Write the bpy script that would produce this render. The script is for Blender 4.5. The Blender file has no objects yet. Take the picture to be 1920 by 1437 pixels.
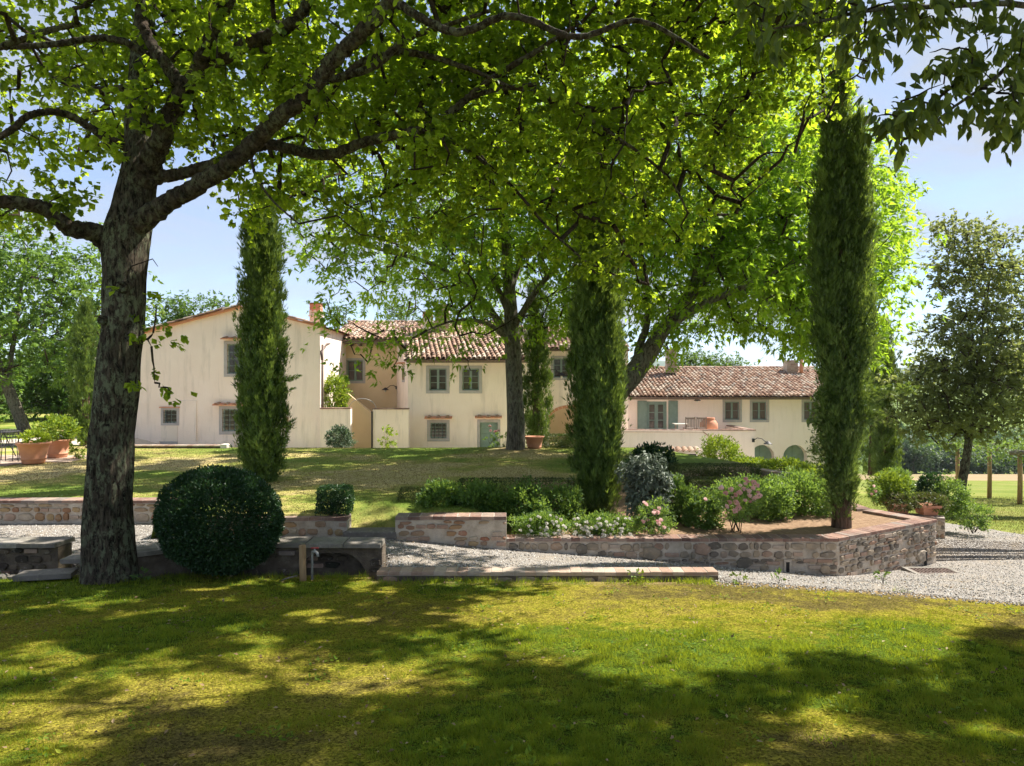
import bpy, math, random, time
import numpy as np
from mathutils import Vector, Matrix

# ------------------------------------------------------------------ scene, camera, light
SC = bpy.context.scene
COL = SC.collection
ZC, FPX = 3.0, 1280.0
cam_d = bpy.data.cameras.new('camera')
cam = bpy.data.objects.new('camera', cam_d)
COL.objects.link(cam)
cam.location = (0, 0, ZC)
cam.rotation_euler = (math.radians(90), 0, 0)
cam_d.sensor_width = 36.0
cam_d.lens = 24.0
cam_d.clip_start = 0.05
cam_d.clip_end = 9000
SC.camera = cam

SUN_EL, SUN_AZ = math.radians(52), math.radians(62)      # azimuth clockwise from +Y
sdir = Vector((math.sin(SUN_AZ) * math.cos(SUN_EL), math.cos(SUN_AZ) * math.cos(SUN_EL), math.sin(SUN_EL)))
sl = bpy.data.lights.new('sun', 'SUN')
sl.energy = 3.2
sl.angle = math.radians(0.6)
sl.color = (1.0, 0.95, 0.86)
so = bpy.data.objects.new('sun', sl)
COL.objects.link(so)
so.location = (20, 30, 60)
so.rotation_euler = sdir.to_track_quat('Z', 'Y').to_euler()

world = bpy.data.worlds.new('World')
SC.world = world
world.use_nodes = True
wt = world.node_tree
wt.nodes.clear()
wo = wt.nodes.new('ShaderNodeOutputWorld')
bg = wt.nodes.new('ShaderNodeBackground')
sky = wt.nodes.new('ShaderNodeTexSky')
sky.sky_type = 'NISHITA'
sky.sun_disc = False
sky.sun_elevation = SUN_EL
sky.sun_rotation = SUN_AZ
sky.altitude = 250
sky.air_density = 0.6
sky.dust_density = 0.0
sky.ozone_density = 1.0
bg.inputs['Strength'].default_value = 0.085
# thin cirrus streaks over the blue
tc = wt.nodes.new('ShaderNodeTexCoord')
mp = wt.nodes.new('ShaderNodeMapping')
mp.inputs['Scale'].default_value = (1.0, 1.6, 5.0)
mp.inputs['Rotation'].default_value = (0.15, 0.25, 0.2)
nz = wt.nodes.new('ShaderNodeTexNoise')
nz.inputs['Scale'].default_value = 2.2
nz.inputs['Detail'].default_value = 7
nz.inputs['Roughness'].default_value = 0.55
nz.inputs['Distortion'].default_value = 0.5
cr = wt.nodes.new('ShaderNodeMapRange')
cr.inputs['From Min'].default_value = 0.40
cr.inputs['From Max'].default_value = 0.66
cr.inputs['To Min'].default_value = 0.30
cr.inputs['To Max'].default_value = 0.97
mx = wt.nodes.new('ShaderNodeMix')
mx.data_type = 'RGBA'
mx.inputs['B'].default_value = (2.15, 2.32, 2.62, 1)
wt.links.new(tc.outputs['Generated'], mp.inputs['Vector'])
wt.links.new(mp.outputs['Vector'], nz.inputs['Vector'])
wt.links.new(nz.outputs['Fac'], cr.inputs['Value'])
wt.links.new(cr.outputs['Result'], mx.inputs['Factor'])
wt.links.new(sky.outputs['Color'], mx.inputs['A'])
wt.links.new(mx.outputs['Result'], bg.inputs['Color'])
wt.links.new(bg.outputs['Background'], wo.inputs['Surface'])

SC.view_settings.view_transform = 'Standard'
SC.view_settings.look = 'None'
SC.view_settings.exposure = 1.8
SC.view_settings.gamma = 1.0
SC.view_settings.use_curve_mapping = False
SC.cycles.max_bounces = 8
SC.cycles.diffuse_bounces = 4
SC.cycles.glossy_bounces = 2
SC.cycles.transmission_bounces = 5
SC.cycles.transparent_max_bounces = 6
SC.cycles.sample_clamp_indirect = 6
SC.cycles.use_denoising = True

rng = np.random.default_rng(11)
R = random.Random(5)

def at(px, py, d):
    return Vector(((px - 960) / FPX * d, d, ZC + (718.5 - py) / FPX * d))
def XX(px, d): return (px - 960) / FPX * d
def ZZ(py, d): return ZC + (718.5 - py) / FPX * d
def PX(x, y): return 960 + x / y * FPX
def PY(z, y): return 718.5 - (z - ZC) / y * FPX

# ------------------------------------------------------------------ noise
def vnoise(x, y, seed=0):
    x = np.asarray(x, float); y = np.asarray(y, float)
    xi = np.floor(x).astype(np.int64); yi = np.floor(y).astype(np.int64)
    fx = x - xi; fy = y - yi
    fx = fx * fx * (3 - 2 * fx); fy = fy * fy * (3 - 2 * fy)
    def h(a, b):
        n = (a * 374761393 + b * 668265263 + seed * 974711) & 0xffffffff
        n = ((n ^ (n >> 13)) * 1274126177) & 0xffffffff
        n = n ^ (n >> 16)
        return (n & 0xffff) / 65535.0
    return (h(xi, yi) * (1 - fx) + h(xi + 1, yi) * fx) * (1 - fy) + (h(xi, yi + 1) * (1 - fx) + h(xi + 1, yi + 1) * fx) * fy
def fbm(x, y, seed=0, o=4):
    s = 0; a = 0.5; t = 0
    for k in range(o):
        s = s + a * vnoise(np.asarray(x) * 2 ** k, np.asarray(y) * 2 ** k, seed + k); t += a; a *= 0.55
    return s / t
def lump(d, seed, fr=(3, 8), n=10):
    r = np.random.default_rng(seed)
    o = np.zeros(len(d))
    for i in range(n):
        k = r.normal(size=3); k = k / np.linalg.norm(k) * r.uniform(*fr)
        o += np.sin(d @ k + r.uniform(0, 6.28))
    return o / math.sqrt(n)
def smooth(t): 
    t = np.clip(t, 0, 1); return t * t * (3 - 2 * t)

# ------------------------------------------------------------------ object helpers
W = {}
def link(o, parent=None, w=(0, 0, 0)):
    w = Vector(w)
    COL.objects.link(o)
    W[o.name] = w
    if parent is not None:
        o.parent = parent
        o.location = w - W[parent.name]
    else:
        o.location = w
    return o
def thing(name, label, cat, loc=(0, 0, 0), group=None):
    o = bpy.data.objects.new(name, None)
    o.empty_display_size = 0.2
    link(o, None, loc)
    o['label'] = label; o['category'] = cat
    if group: o['group'] = group
    return o
def tag(o, label=None, cat=None, group=None, kind=None):
    if label: o['label'] = label
    if cat: o['category'] = cat
    if group: o['group'] = group
    if kind: o['kind'] = kind
    return o
def npmesh(name, co, loops, starts, mat=None, smoothf=False, attr=None):
    me = bpy.data.meshes.new(name)
    me.vertices.add(len(co)); me.vertices.foreach_set('co', np.asarray(co, np.float32).ravel())
    me.loops.add(len(loops)); me.loops.foreach_set('vertex_index', np.asarray(loops, np.int32))
    me.polygons.add(len(starts)); me.polygons.foreach_set('loop_start', np.asarray(starts, np.int32))
    me.update(calc_edges=True)
    me.polygons.foreach_set('use_smooth', np.full(len(starts), smoothf))
    if attr is not None:
        for an, av in attr.items():
            a = me.attributes.new(an, 'FLOAT', 'POINT')
            a.data.foreach_set('value', np.asarray(av, np.float32))
    if mat: me.materials.append(mat)
    return me
class MB:
    def __init__(s): s.v = []; s.f = []
    def quad(s, a, b, c, d):
        n = len(s.v); s.v += [tuple(a), tuple(b), tuple(c), tuple(d)]; s.f.append((n, n + 1, n + 2, n + 3)); return s
    def poly(s, pts):
        n = len(s.v); s.v += [tuple(p) for p in pts]; s.f.append(tuple(range(n, n + len(pts)))); return s
    def box(s, x0, x1, y0, y1, z0, z1):
        n = len(s.v)
        s.v += [(x0, y0, z0), (x1, y0, z0), (x1, y1, z0), (x0, y1, z0), (x0, y0, z1), (x1, y0, z1), (x1, y1, z1), (x0, y1, z1)]
        for f in ((0, 3, 2, 1), (4, 5, 6, 7), (0, 1, 5, 4), (1, 2, 6, 5), (2, 3, 7, 6), (3, 0, 4, 7)):
            s.f.append(tuple(n + i for i in f))
        return s
    def obox(s, c, ux, uy, uz, hx, hy, hz):
        c = Vector(c); n = len(s.v)
        for dz in (-1, 1):
            for dx, dy in ((-1, -1), (1, -1), (1, 1), (-1, 1)):
                s.v.append(tuple(c + ux * hx * dx + uy * hy * dy + uz * hz * dz))
        for f in ((0, 3, 2, 1), (4, 5, 6, 7), (0, 1, 5, 4), (1, 2, 6, 5), (2, 3, 7, 6), (3, 0, 4, 7)):
            s.f.append(tuple(n + i for i in f))
        return s
    def bar(s, a, b, w, h=None, up=(0, 0, 1)):
        a = Vector(a); b = Vector(b); h = h or w
        d = (b - a); L = d.length; d.normalize()
        u = Vector(up)
        if abs(d.dot(u)) > .98: u = Vector((0, 1, 0))
        x = d.cross(u).normalized(); z = x.cross(d)
        return s.obox((a + b) / 2, x, d, z, w / 2, L / 2, h / 2)
    def tube(s, pts, rad, n=8, cap=True):
        pts = [Vector(p) for p in pts]; m = len(pts)
        if not hasattr(rad, '__len__'): rad = [rad] * m
        base = len(s.v); prev = None
        for i, p in enumerate(pts):
            t = (pts[min(i + 1, m - 1)] - pts[max(i - 1, 0)]).normalized()
            if prev is None:
                u = Vector((1, 0, 0)) if abs(t.x) < .8 else Vector((0, 1, 0))
            else: u = prev
            x = (u - t * u.dot(t)).normalized(); y = t.cross(x); prev = x
            for k in range(n):
                a = 2 * math.pi * k / n
                s.v.append(tuple(p + (x * math.cos(a) + y * math.sin(a)) * rad[i]))
        for i in range(m - 1):
            for k in range(n):
                k2 = (k + 1) % n
                s.f.append((base + i * n + k, base + i * n + k2, base + (i + 1) * n + k2, base + (i + 1) * n + k))
        if cap:
            s.f.append(tuple(base + k for k in range(n))[::-1])
            s.f.append(tuple(base + (m - 1) * n + k for k in range(n)))
        return s
    def lathe(s, c, prof, n=28):
        c = Vector(c); base = len(s.v)
        for r, z in prof:
            for k in range(n):
                a = 2 * math.pi * k / n
                s.v.append((c.x + r * math.cos(a), c.y + r * math.sin(a), c.z + z))
        for i in range(len(prof) - 1):
            for k in range(n):
                k2 = (k + 1) % n
                s.f.append((base + i * n + k, base + i * n + k2, base + (i + 1) * n + k2, base + (i + 1) * n + k))
        return s
    def build(s, name, mat, parent=None, smooth=False, w=(0, 0, 0), kind=None, auto=False):
        me = bpy.data.meshes.new(name)
        me.from_pydata(s.v, [], s.f)
        if smooth: me.polygons.foreach_set('use_smooth', np.ones(len(me.polygons), bool))
        me.update()
        if mat: me.materials.append(mat)
        o = bpy.data.objects.new(name, me)
        link(o, parent, w)
        if kind: o['kind'] = kind
        return o
def mobj(name, me, parent=None, w=(0, 0, 0), kind=None):
    o = bpy.data.objects.new(name, me); link(o, parent, w)
    if kind: o['kind'] = kind
    return o

# ------------------------------------------------------------------ materials
def nt(name):
    m = bpy.data.materials.new(name); m.use_nodes = True
    t = m.node_tree; t.nodes.clear()
    out = t.nodes.new('ShaderNodeOutputMaterial')
    return m, t, out
def N(t, typ, **kw):
    n = t.nodes.new(typ)
    for k, v in kw.items():
        if k.startswith('i_'): n.inputs[k[2:].replace('_', ' ')].default_value = v
        else: setattr(n, k, v)
    return n
def ramp(t, stops, fac, interp='LINEAR'):
    r = t.nodes.new('ShaderNodeValToRGB'); r.color_ramp.interpolation = interp
    e = r.color_ramp.elements
    while len(e) < len(stops): e.new(0.5)
    for i, (p, c) in enumerate(stops):
        e[i].position = p; e[i].color = (*c, 1) if len(c) == 3 else c
    if fac is not None: t.links.new(fac, r.inputs[0])
    return r.outputs['Color']
def noise(t, scale, detail=5, rough=.6, vec=None, dist=0.0, out='Fac'):
    n = N(t, 'ShaderNodeTexNoise'); n.inputs['Scale'].default_value = scale
    n.inputs['Detail'].default_value = detail; n.inputs['Roughness'].default_value = rough; n.inputs['Distortion'].default_value = dist
    if vec is not None: t.links.new(vec, n.inputs['Vector'])
    return n.outputs[out]
def mix(t, a, b, fac, mode='MIX'):
    m = N(t, 'ShaderNodeMix', data_type='RGBA', blend_type=mode)
    for s, v in (('A', a), ('B', b)):
        if isinstance(v, (tuple, list)): m.inputs[s].default_value = (*v[:3], 1)
        else: t.links.new(v, m.inputs[s])
    if isinstance(fac, (int, float)): m.inputs['Factor'].default_value = fac
    else: t.links.new(fac, m.inputs['Factor'])
    return m.outputs['Result']
def math_(t, op, a, b=None, clamp=False):
    m = N(t, 'ShaderNodeMath', operation=op); m.use_clamp = clamp
    for i, v in enumerate((a, b)):
        if v is None: continue
        if isinstance(v, (int, float)): m.inputs[i].default_value = v
        else: t.links.new(v, m.inputs[i])
    return m.outputs[0]
def mrange(t, v, a, b, c=0, d=1):
    m = N(t, 'ShaderNodeMapRange'); t.links.new(v, m.inputs['Value'])
    for k, x in zip(('From Min', 'From Max', 'To Min', 'To Max'), (a, b, c, d)): m.inputs[k].default_value = x
    return m.outputs['Result']
def bump(t, h, strength=.5, dist=.02, nrm=None):
    b = N(t, 'ShaderNodeBump'); b.inputs['Strength'].default_value = strength; b.inputs['Distance'].default_value = dist
    t.links.new(h, b.inputs['Height'])
    if nrm is not None: t.links.new(nrm, b.inputs['Normal'])
    return b.outputs['Normal']
def princ(t, out, col, rough=.8, nrm=None, metal=0, spec=.3):
    p = N(t, 'ShaderNodeBsdfPrincipled')
    p.inputs['Roughness'].default_value = rough; p.inputs['Metallic'].default_value = metal
    p.inputs['Specular IOR Level'].default_value = spec
    if isinstance(col, (tuple, list)): p.inputs['Base Color'].default_value = (*col[:3], 1)
    else: t.links.new(col, p.inputs['Base Color'])
    if nrm is not None: t.links.new(nrm, p.inputs['Normal'])
    if out is not None: t.links.new(p.outputs[0], out.inputs['Surface'])
    return p
def objvec(t, scale=None):
    c = N(t, 'ShaderNodeTexCoord').outputs['Object']
    if scale:
        m = N(t, 'ShaderNodeMapping'); m.inputs['Scale'].default_value = scale; t.links.new(c, m.inputs['Vector']); c = m.outputs['Vector']
    return c
def orand(t): return N(t, 'ShaderNodeObjectInfo').outputs['Random']

def m_noise(name, stops, scale=4, detail=6, rough=.85, bs=.3, bscale=40, bd=.01, sc3=None, metal=0, spec=.3, stain=None):
    m, t, out = nt(name)
    v = objvec(t, sc3)
    c = ramp(t, stops, noise(t, scale, detail, .6, v))
    if stain:
        sv = objvec(t, stain[1]); c = mix(t, c, stain[0], mrange(t, noise(t, stain[2], 6, .65, sv), stain[3], stain[4], 0, stain[5]))
    nb = bump(t, noise(t, bscale, 4, .6, v), bs, bd) if bs else None
    princ(t, out, c, rough, nb, metal, spec)
    return m

MAT = {}
MAT['plaster'] = m_noise('plaster', [(.25, (.83, .685, .585)), (.75, (.91, .78, .69))], 1.1, 7, .93, .25, 60, .006, stain=((.46, .39, .33), (3.0, 3.0, .35), 1.5, .52, .80, .6))
MAT['plaster_light'] = m_noise('plaster_light', [(.25, (.88, .735, .65)), (.75, (.93, .81, .735))], 1.1, 7, .93, .25, 60, .006, stain=((.58, .50, .43), (2.5, 2.5, .35), 1.6, .52, .85, .5))
MAT['plaster_warm'] = m_noise('plaster_warm', [(.25, (.66, .49, .31)), (.75, (.74, .58, .39))], 1.1, 7, .93, .25, 60, .006, stain=((.48, .36, .24), (1.4, 1.4, .4), 1.6, .55, .85, .4))
MAT['plaster_stained'] = m_noise('plaster_stained', [(.25, (.76, .64, .53)), (.75, (.84, .73, .62))], 1.1, 7, .93, .25, 60, .006, stain=((.30, .27, .24), (6, 6, .5), 1.5, .56, .75, .6))
MAT['surround'] = m_noise('surround_paint', [(.3, (.38, .35, .345)), (.7, (.46, .43, .42))], 5, 4, .85, .15, 60, .004)
MAT['green'] = m_noise('green_paint', [(.3, (.18, .25, .215)), (.7, (.23, .305, .27))], 6, 4, .55, .15, 80, .003)
MAT['greygreen'] = m_noise('grey_green_paint', [(.3, (.19, .245, .23)), (.7, (.24, .30, .28))], 6, 4, .55, .15, 80, .003)
MAT['iron'] = m_noise('dark_iron', [(.3, (.03, .03, .032)), (.7, (.06, .058, .058))], 20, 4, .55, .2, 90, .003, metal=.4)
MAT['copper'] = m_noise('brown_copper', [(.3, (.09, .06, .05)), (.7, (.16, .11, .09))], 6, 4, .5, .1, 90, .003, metal=.3)
MAT['terracotta'] = m_noise('terracotta', [(.25, (.50, .21, .12)), (.55, (.60, .28, .17)), (.8, (.66, .40, .29))], 2.6, 6, .85, .3, 40, .006)
MAT['mortar'] = m_noise('mortar', [(.25, (.36, .295, .225)), (.5, (.54, .46, .365)), (.8, (.68, .60, .50))], 5, 8, .95, .8, 45, .02, stain=((.16, .13, .10), (1, 1, .8), 2.4, .52, .75, .6))
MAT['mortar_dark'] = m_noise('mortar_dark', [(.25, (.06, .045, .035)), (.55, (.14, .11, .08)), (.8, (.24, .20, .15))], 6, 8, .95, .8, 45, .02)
MAT['glass'] = None
def m_glass():
    m, t, out = nt('window_glass')
    v = objvec(t)
    c = ramp(t, [(.3, (.035, .03, .03)), (.7, (.10, .085, .08))], noise(t, 3, 3, .5, v))
    princ(t, out, c, .12, None, 0, .6)
    return m
MAT['glass'] = m_glass()
MAT['curtain'] = m_noise('brown_curtain', [(.3, (.10, .075, .07)), (.7, (.17, .13, .12))], 3, 4, .5, 0, 60, .003, (6, 6, 1))

def m_piece(name, stops, nscale=9, var=.5, rough=.9, bs=.6, bscale=30, bd=.01, moss=None, spec=.25):
    """stone / brick / tile pieces: the object's own random picks the colour, noise breaks it up"""
    m, t, out = nt(name)
    v = objvec(t)
    r = orand(t)
    loc = N(t, 'ShaderNodeVectorMath', operation='ADD')
    gp = N(t, 'ShaderNodeNewGeometry').outputs['Position']
    c = ramp(t, stops, r)
    n = noise(t, nscale, 7, .65, gp)
    c = mix(t, c, mix(t, (0, 0, 0), c, .38), mrange(t, n, .45, .75, 0, var))
    c = mix(t, c, (.60, .54, .46), mrange(t, noise(t, nscale * 1.7, 6, .6, gp), .56, .8, 0, .55))
    if moss: c = mix(t, c, moss, mrange(t, noise(t, 2.2, 6, .7, gp), .5, .7, 0, .8))
    princ(t, out, c, rough, bump(t, noise(t, bscale, 6, .65, gp), bs, bd), 0, spec)
    return m
MAT['stone'] = m_piece('wall_stone', [(0, (.15, .125, .10)), (.25, (.25, .205, .155)), (.5, (.34, .275, .20)), (.75, (.40, .31, .215)), (.88, (.36, .22, .15)), (1, (.46, .39, .30))], moss=(.12, .115, .095))
MAT['stone_ochre'] = m_piece('ochre_stone', [(0, (.30, .16, .09)), (.3, (.42, .29, .15)), (.6, (.36, .26, .17)), (.8, (.34, .15, .09)), (1, (.50, .42, .32))])
MAT['brick'] = m_piece('cap_brick', [(0, (.17, .10, .08)), (.3, (.25, .145, .11)), (.6, (.33, .20, .15)), (.85, (.38, .27, .21)), (1, (.24, .19, .165))], moss=(.19, .165, .14))
MAT['brick_pale'] = m_piece('pale_brick', [(0, (.34, .22, .16)), (.4, (.44, .31, .23)), (.7, (.50, .39, .30)), (1, (.40, .33, .27))])
MAT['slab'] = m_piece('stone_slab', [(0, (.17, .15, .13)), (.5, (.24, .21, .18)), (1, (.31, .28, .24))], moss=(.13, .12, .09))
MAT['wood_post'] = m_noise('weathered_wood', [(.2, (.17, .10, .05)), (.5, (.34, .215, .11)), (.8, (.46, .32, .19))], 7, 6, .85, .7, 22, .01, (3, 3, .35))
MAT['wood_grey'] = m_noise('grey_wood', [(.2, (.14, .11, .09)), (.8, (.30, .25, .21))], 8, 6, .85, .5, 25, .01, (3, 3, .5))

def m_tiles():
    m, t, out = nt('roof_tile')
    gp = N(t, 'ShaderNodeTexCoord').outputs['Object']
    tint = N(t, 'ShaderNodeAttribute', attribute_name='tint').outputs['Fac']
    c = ramp(t, [(0, (.15, .095, .07)), (.25, (.27, .165, .115)), (.5, (.38, .235, .16)), (.75, (.44, .32, .235)), (.92, (.52, .43, .34)), (1, (.26, .22, .18))], tint)
    c = mix(t, c, (.13, .105, .09), mrange(t, noise(t, 5, 7, .7, gp), .52, .75, 0, .7))
    c = mix(t, c, (.52, .49, .42), mrange(t, noise(t, 11, 6, .7, gp), .58, .72, 0, .6))
    princ(t, out, c, .92, bump(t, noise(t, 40, 4, .6, gp), .3, .008), 0, .2)
    return m
MAT['tile'] = m_tiles()

def m_leaf(name, stops, trans, tfac=.42, rough=.5, spec=.35, attr=True, brown=None):
    m, t, out = nt(name)
    if attr: f = N(t, 'ShaderNodeAttribute', attribute_name='tint').outputs['Fac']
    else: f = orand(t)
    c = ramp(t, stops, f)
    tr = ramp(t, [(0, tuple(x * .32 for x in trans)), (.5, tuple(x * .75 for x in trans)), (1, tuple(min(x * 1.15, .95) for x in trans))], f)
    p = princ(t, None, c, rough, None, 0, spec)
    tl = N(t, 'ShaderNodeBsdfTranslucent'); t.links.new(tr, tl.inputs['Color'])
    ms = N(t, 'ShaderNodeMixShader'); ms.inputs[0].default_value = tfac
    t.links.new(p.outputs[0], ms.inputs[1]); t.links.new(tl.outputs[0], ms.inputs[2])
    t.links.new(ms.outputs[0], out.inputs['Surface'])
    return m
OAKST = [(0, (.022, .058, .010)), (.4, (.045, .105, .014)), (.75, (.10, .165, .018)), (1, (.20, .23, .025))]
MAT['oak_leaf'] = m_leaf('oak_leaf', OAKST, (.66, .84, .04), .62)
MAT['oak_leaf_one'] = m_leaf('oak_leaf_single', OAKST, (.66, .84, .04), .62, attr=False)
MAT['maple_leaf'] = m_leaf('lobed_leaf', [(0, (.022, .07, .014)), (.4, (.045, .125, .02)), (.78, (.11, .19, .024)), (.97, (.22, .25, .03)), (1, (.45, .20, .03))], (.60, .88, .05), .60)
MAT['cherry_leaf'] = m_leaf('drooping_leaf', [(0, (.03, .055, .015)), (.6, (.065, .11, .024)), (1, (.14, .19, .04))], (.42, .50, .06), .42)
MAT['cherry_leaf_one'] = m_leaf('drooping_leaf_single', [(0, (.03, .055, .015)), (.6, (.065, .11, .024)), (1, (.14, .19, .04))], (.42, .50, .06), .42, attr=False)
MAT['bg_leaf'] = m_leaf('background_leaf', [(0, (.04, .10, .02)), (.5, (.085, .165, .035)), (1, (.16, .25, .05))], (.32, .50, .05), .42)
MAT['holm_leaf'] = m_leaf('small_oak_leaf', [(0, (.05, .08, .03)), (.5, (.13, .165, .055)), (.85, (.21, .24, .09)), (1, (.30, .29, .10))], (.50, .56, .14), .45)
MAT['far_leaf'] = m_leaf('far_leaf', [(0, (.03, .07, .03)), (.5, (.055, .10, .045)), (1, (.09, .14, .05))], (.12, .2, .05), .3)
MAT['cypress_leaf'] = m_leaf('cypress_spray', [(0, (.02, .045, .012)), (.35, (.065, .125, .028)), (.75, (.17, .26, .06)), (1, (.32, .36, .12))], (.36, .48, .06), .30)
MAT['box_leaf'] = m_leaf('box_leaf', [(0, (.014, .04, .014)), (.6, (.028, .072, .024)), (1, (.06, .11, .04))], (.08, .18, .03), .2, rough=.4)
MAT['hedge_leaf'] = m_leaf('hedge_leaf', [(0, (.03, .045, .012)), (.4, (.055, .08, .018)), (.7, (.08, .10, .02)), (1, (.17, .12, .05))], (.14, .2, .03), .25)
MAT['lime_leaf'] = m_leaf('lime_leaf', [(0, (.09, .17, .02)), (.5, (.17, .27, .03)), (1, (.30, .36, .04))], (.50, .62, .04), .40)
MAT['rose_leaf'] = m_leaf('rose_leaf', [(0, (.03, .08, .02)), (.5, (.095, .19, .04)), (1, (.26, .35, .09))], (.42, .60, .08), .38)
MAT['silver_leaf'] = m_leaf('silver_leaf', [(0, (.06, .085, .055)), (.5, (.16, .19, .14)), (1, (.34, .37, .30))], (.2, .25, .15), .2)
MAT['blue_leaf'] = m_leaf('blue_green_leaf', [(0, (.03, .055, .03)), (.5, (.09, .13, .08)), (1, (.26, .33, .26))], (.2, .3, .12), .25)
MAT['grass_blade'] = m_leaf('grass_blade', [(0, (.26, .17, .06)), (.2, (.36, .30, .045)), (.5, (.32, .31, .028)), (.75, (.13, .21, .02)), (1, (.025, .10, .012))], (.50, .56, .03), .40, rough=.6, spec=.15)
MAT['straw_blade'] = m_leaf('dry_grass', [(0, (.25, .16, .08)), (.4, (.26, .20, .085)), (.7, (.17, .18, .05)), (1, (.06, .12, .02))], (.34, .34, .08), .3, rough=.7, spec=.1)
MAT['pink'] = m_leaf('pink_petal', [(0, (.88, .46, .48)), (1, (.92, .72, .70))], (.95, .6, .55), .3, attr=False)
MAT['white'] = m_leaf('white_petal', [(0, (.72, .70, .60)), (1, (.82, .80, .76))], (.8, .75, .65), .25, attr=False)

def m_bark(name, dark, mid, lichen, amt=.5, vs=(9, 9, 2.2)):
    m, t, out = nt(name)
    v = objvec(t); vv = objvec(t, vs)
    fur = noise(t, 2.2, 9, .7, vv, .6)
    c = ramp(t, [(.40, dark), (.53, mid), (.70, tuple(x * 1.9 for x in mid))], fur)
    l = noise(t, 8.5, 9, .78, objvec(t, (1.6, 1.6, .8)), .3)
    l2 = noise(t, 1.6, 4, .6, v)
    lf = math_(t, 'MULTIPLY', mrange(t, l, .49, .56, 0, 1), mrange(t, l2, .36, .54, 0, amt))
    c = mix(t, c, mix(t, lichen, tuple(x * .6 for x in lichen), noise(t, 30, 5, .6, v)), lf)
    princ(t, out, c, .95, bump(t, fur, 1.0, .07, bump(t, noise(t, 26, 6, .7, vv), .6, .012)), 0, .12)
    return m
MAT['oak_bark'] = m_bark('oak_bark', (.012, .009, .007), (.095, .075, .055), (.28, .30, .19), 1.0, (13, 13, 3.2))
MAT['limb_bark'] = m_bark('limb_bark', (.02, .014, .010), (.075, .055, .042), (.24, .24, .15), .75, (6, 6, 6))
MAT['mid_bark'] = m_bark('grey_bark', (.06, .05, .04), (.17, .145, .115), (.30, .31, .22), .7)
MAT['twig'] = m_bark('twig_bark', (.03, .022, .015), (.07, .05, .035), (.1, .1, .06), .2, (6, 6, 6))
MAT['cyp_bark'] = m_bark('cypress_bark', (.06, .035, .022), (.17, .11, .075), (.22, .2, .13), .2, (9, 9, 1.5))

# ------------------------------------------------------------------ instancing many small shapes into one mesh
def T_(verts, faces): return np.array(verts, float), [tuple(f) for f in faces]
def half_leaf(pts, fold=.22, droop=.12):
    """outline given as (halfwidth, along); two halves either side of the midrib"""
    mid0 = pts[0]; mid1 = pts[-1]
    v = [(0, mid0[1], 0), (0, mid1[1], -droop)]
    f1 = [0]; f2 = [0]
    for w, a in pts[1:-1]:
        v.append((w, a, fold * w - droop * a * a)); f1.append(len(v) - 1)
    f1.append(1)
    for w, a in pts[1:-1]:
        v.append((-w, a, fold * w - droop * a * a)); f2.append(len(v) - 1)
    f2.append(1)
    return T_(v, [tuple(f1), tuple(f2[::-1])])
L_OAK = half_leaf([(0, 0), (.22, .28), (.12, .42), (.34, .62), (.20, .90), (0, 1)])
L_MAPLE = half_leaf([(0, 0), (.30, .14), (.13, .30), (.46, .56), (.15, .62), (.20, .84), (0, 1.08)])
L_STAR5 = T_([(0, 0, 0), (.34, .12, .05), (.13, .30, .0), (.48, .62, .03), (.12, .60, 0), (0, 1.05, -.15), (-.12, .60, 0), (-.48, .62, .03), (-.13, .30, 0), (-.34, .12, .05)],
            [(0, 1, 2), (2, 3, 4), (4, 5, 6), (6, 7, 8), (8, 9, 0), (0, 2, 4, 6, 8)])
L_STAR = T_([(0, 0, 0), (.20, .30, .02), (-.20, .30, .02), (.0, 1.05, -.12), (.50, .66, .05), (-.50, .66, .05), (.30, .02, .03), (-.30, .02, .03)], [(2, 1, 3), (0, 4, 1), (0, 2, 5)])
L_ELL = half_leaf([(0, 0), (.17, .22), (.24, .48), (.16, .76), (0, 1.05)], .3, .22)
L_ELL5 = half_leaf([(0, 0), (.20, .25), (.25, .52), (.13, .82), (0, 1.08)], .3, .22)
L_LOBE = T_([(0, 0, 0), (.16, .45, .05), (-.16, .45, .05), (0, 1.0, -.1), (.38, .62, .06), (-.38, .62, .06)], [(0, 4, 3, 5), (0, 1, 2)])
L_DIA = T_([(0, 0, 0), (.26, .42, .07), (0, 1, -.05), (-.26, .42, .07)], [(0, 1, 2), (0, 2, 3)])
L_TRI2 = T_([(0, 0, 0), (.3, .5, .05), (0, 1, 0), (-.3, .5, .05)], [(0, 1, 2, 3)])
def _spray():
    v = []; f = []
    for i, (a, l, w, o) in enumerate([(0, 1, .10, 0), (.5, .7, .085, .05), (-.45, .75, .085, .1), (.25, .8, .08, .25), (-.2, .62, .08, .3)]):
        s, c = math.sin(a), math.cos(a); n = len(v)
        v += [(-w * c, o + w * s, 0.03 * (i % 2)), (w * c, o - w * s, 0), (s * l, o + c * l * .8, .06 * (1 - 2 * (i % 2)))]
        f.append((n, n + 1, n + 2))
    return T_(v, f)
L_SPRAY = _spray()
L_SPR3 = T_([(-.11, 0, 0), (.11, .02, .02), (.02, 1.1, 0), (-.02, .1, .05), (.12, .25, -.04), (.42, .85, .05), (-.12, .05, -.04), (.02, .2, .05), (-.40, .8, 0)], [(0, 1, 2), (3, 4, 5), (6, 7, 8)])
L_CLUMP = T_([(-.3, 0, .1), (.05, -.1, 0), (-.1, .9, .1), (.3, .1, -.1), (.02, .2, .2), (.45, .8, 0), (-.5, .5, -.1), (-.35, .35, .1), (-.75, 1.0, .1)], [(0, 1, 2), (3, 5, 4), (6, 7, 8)])

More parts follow.
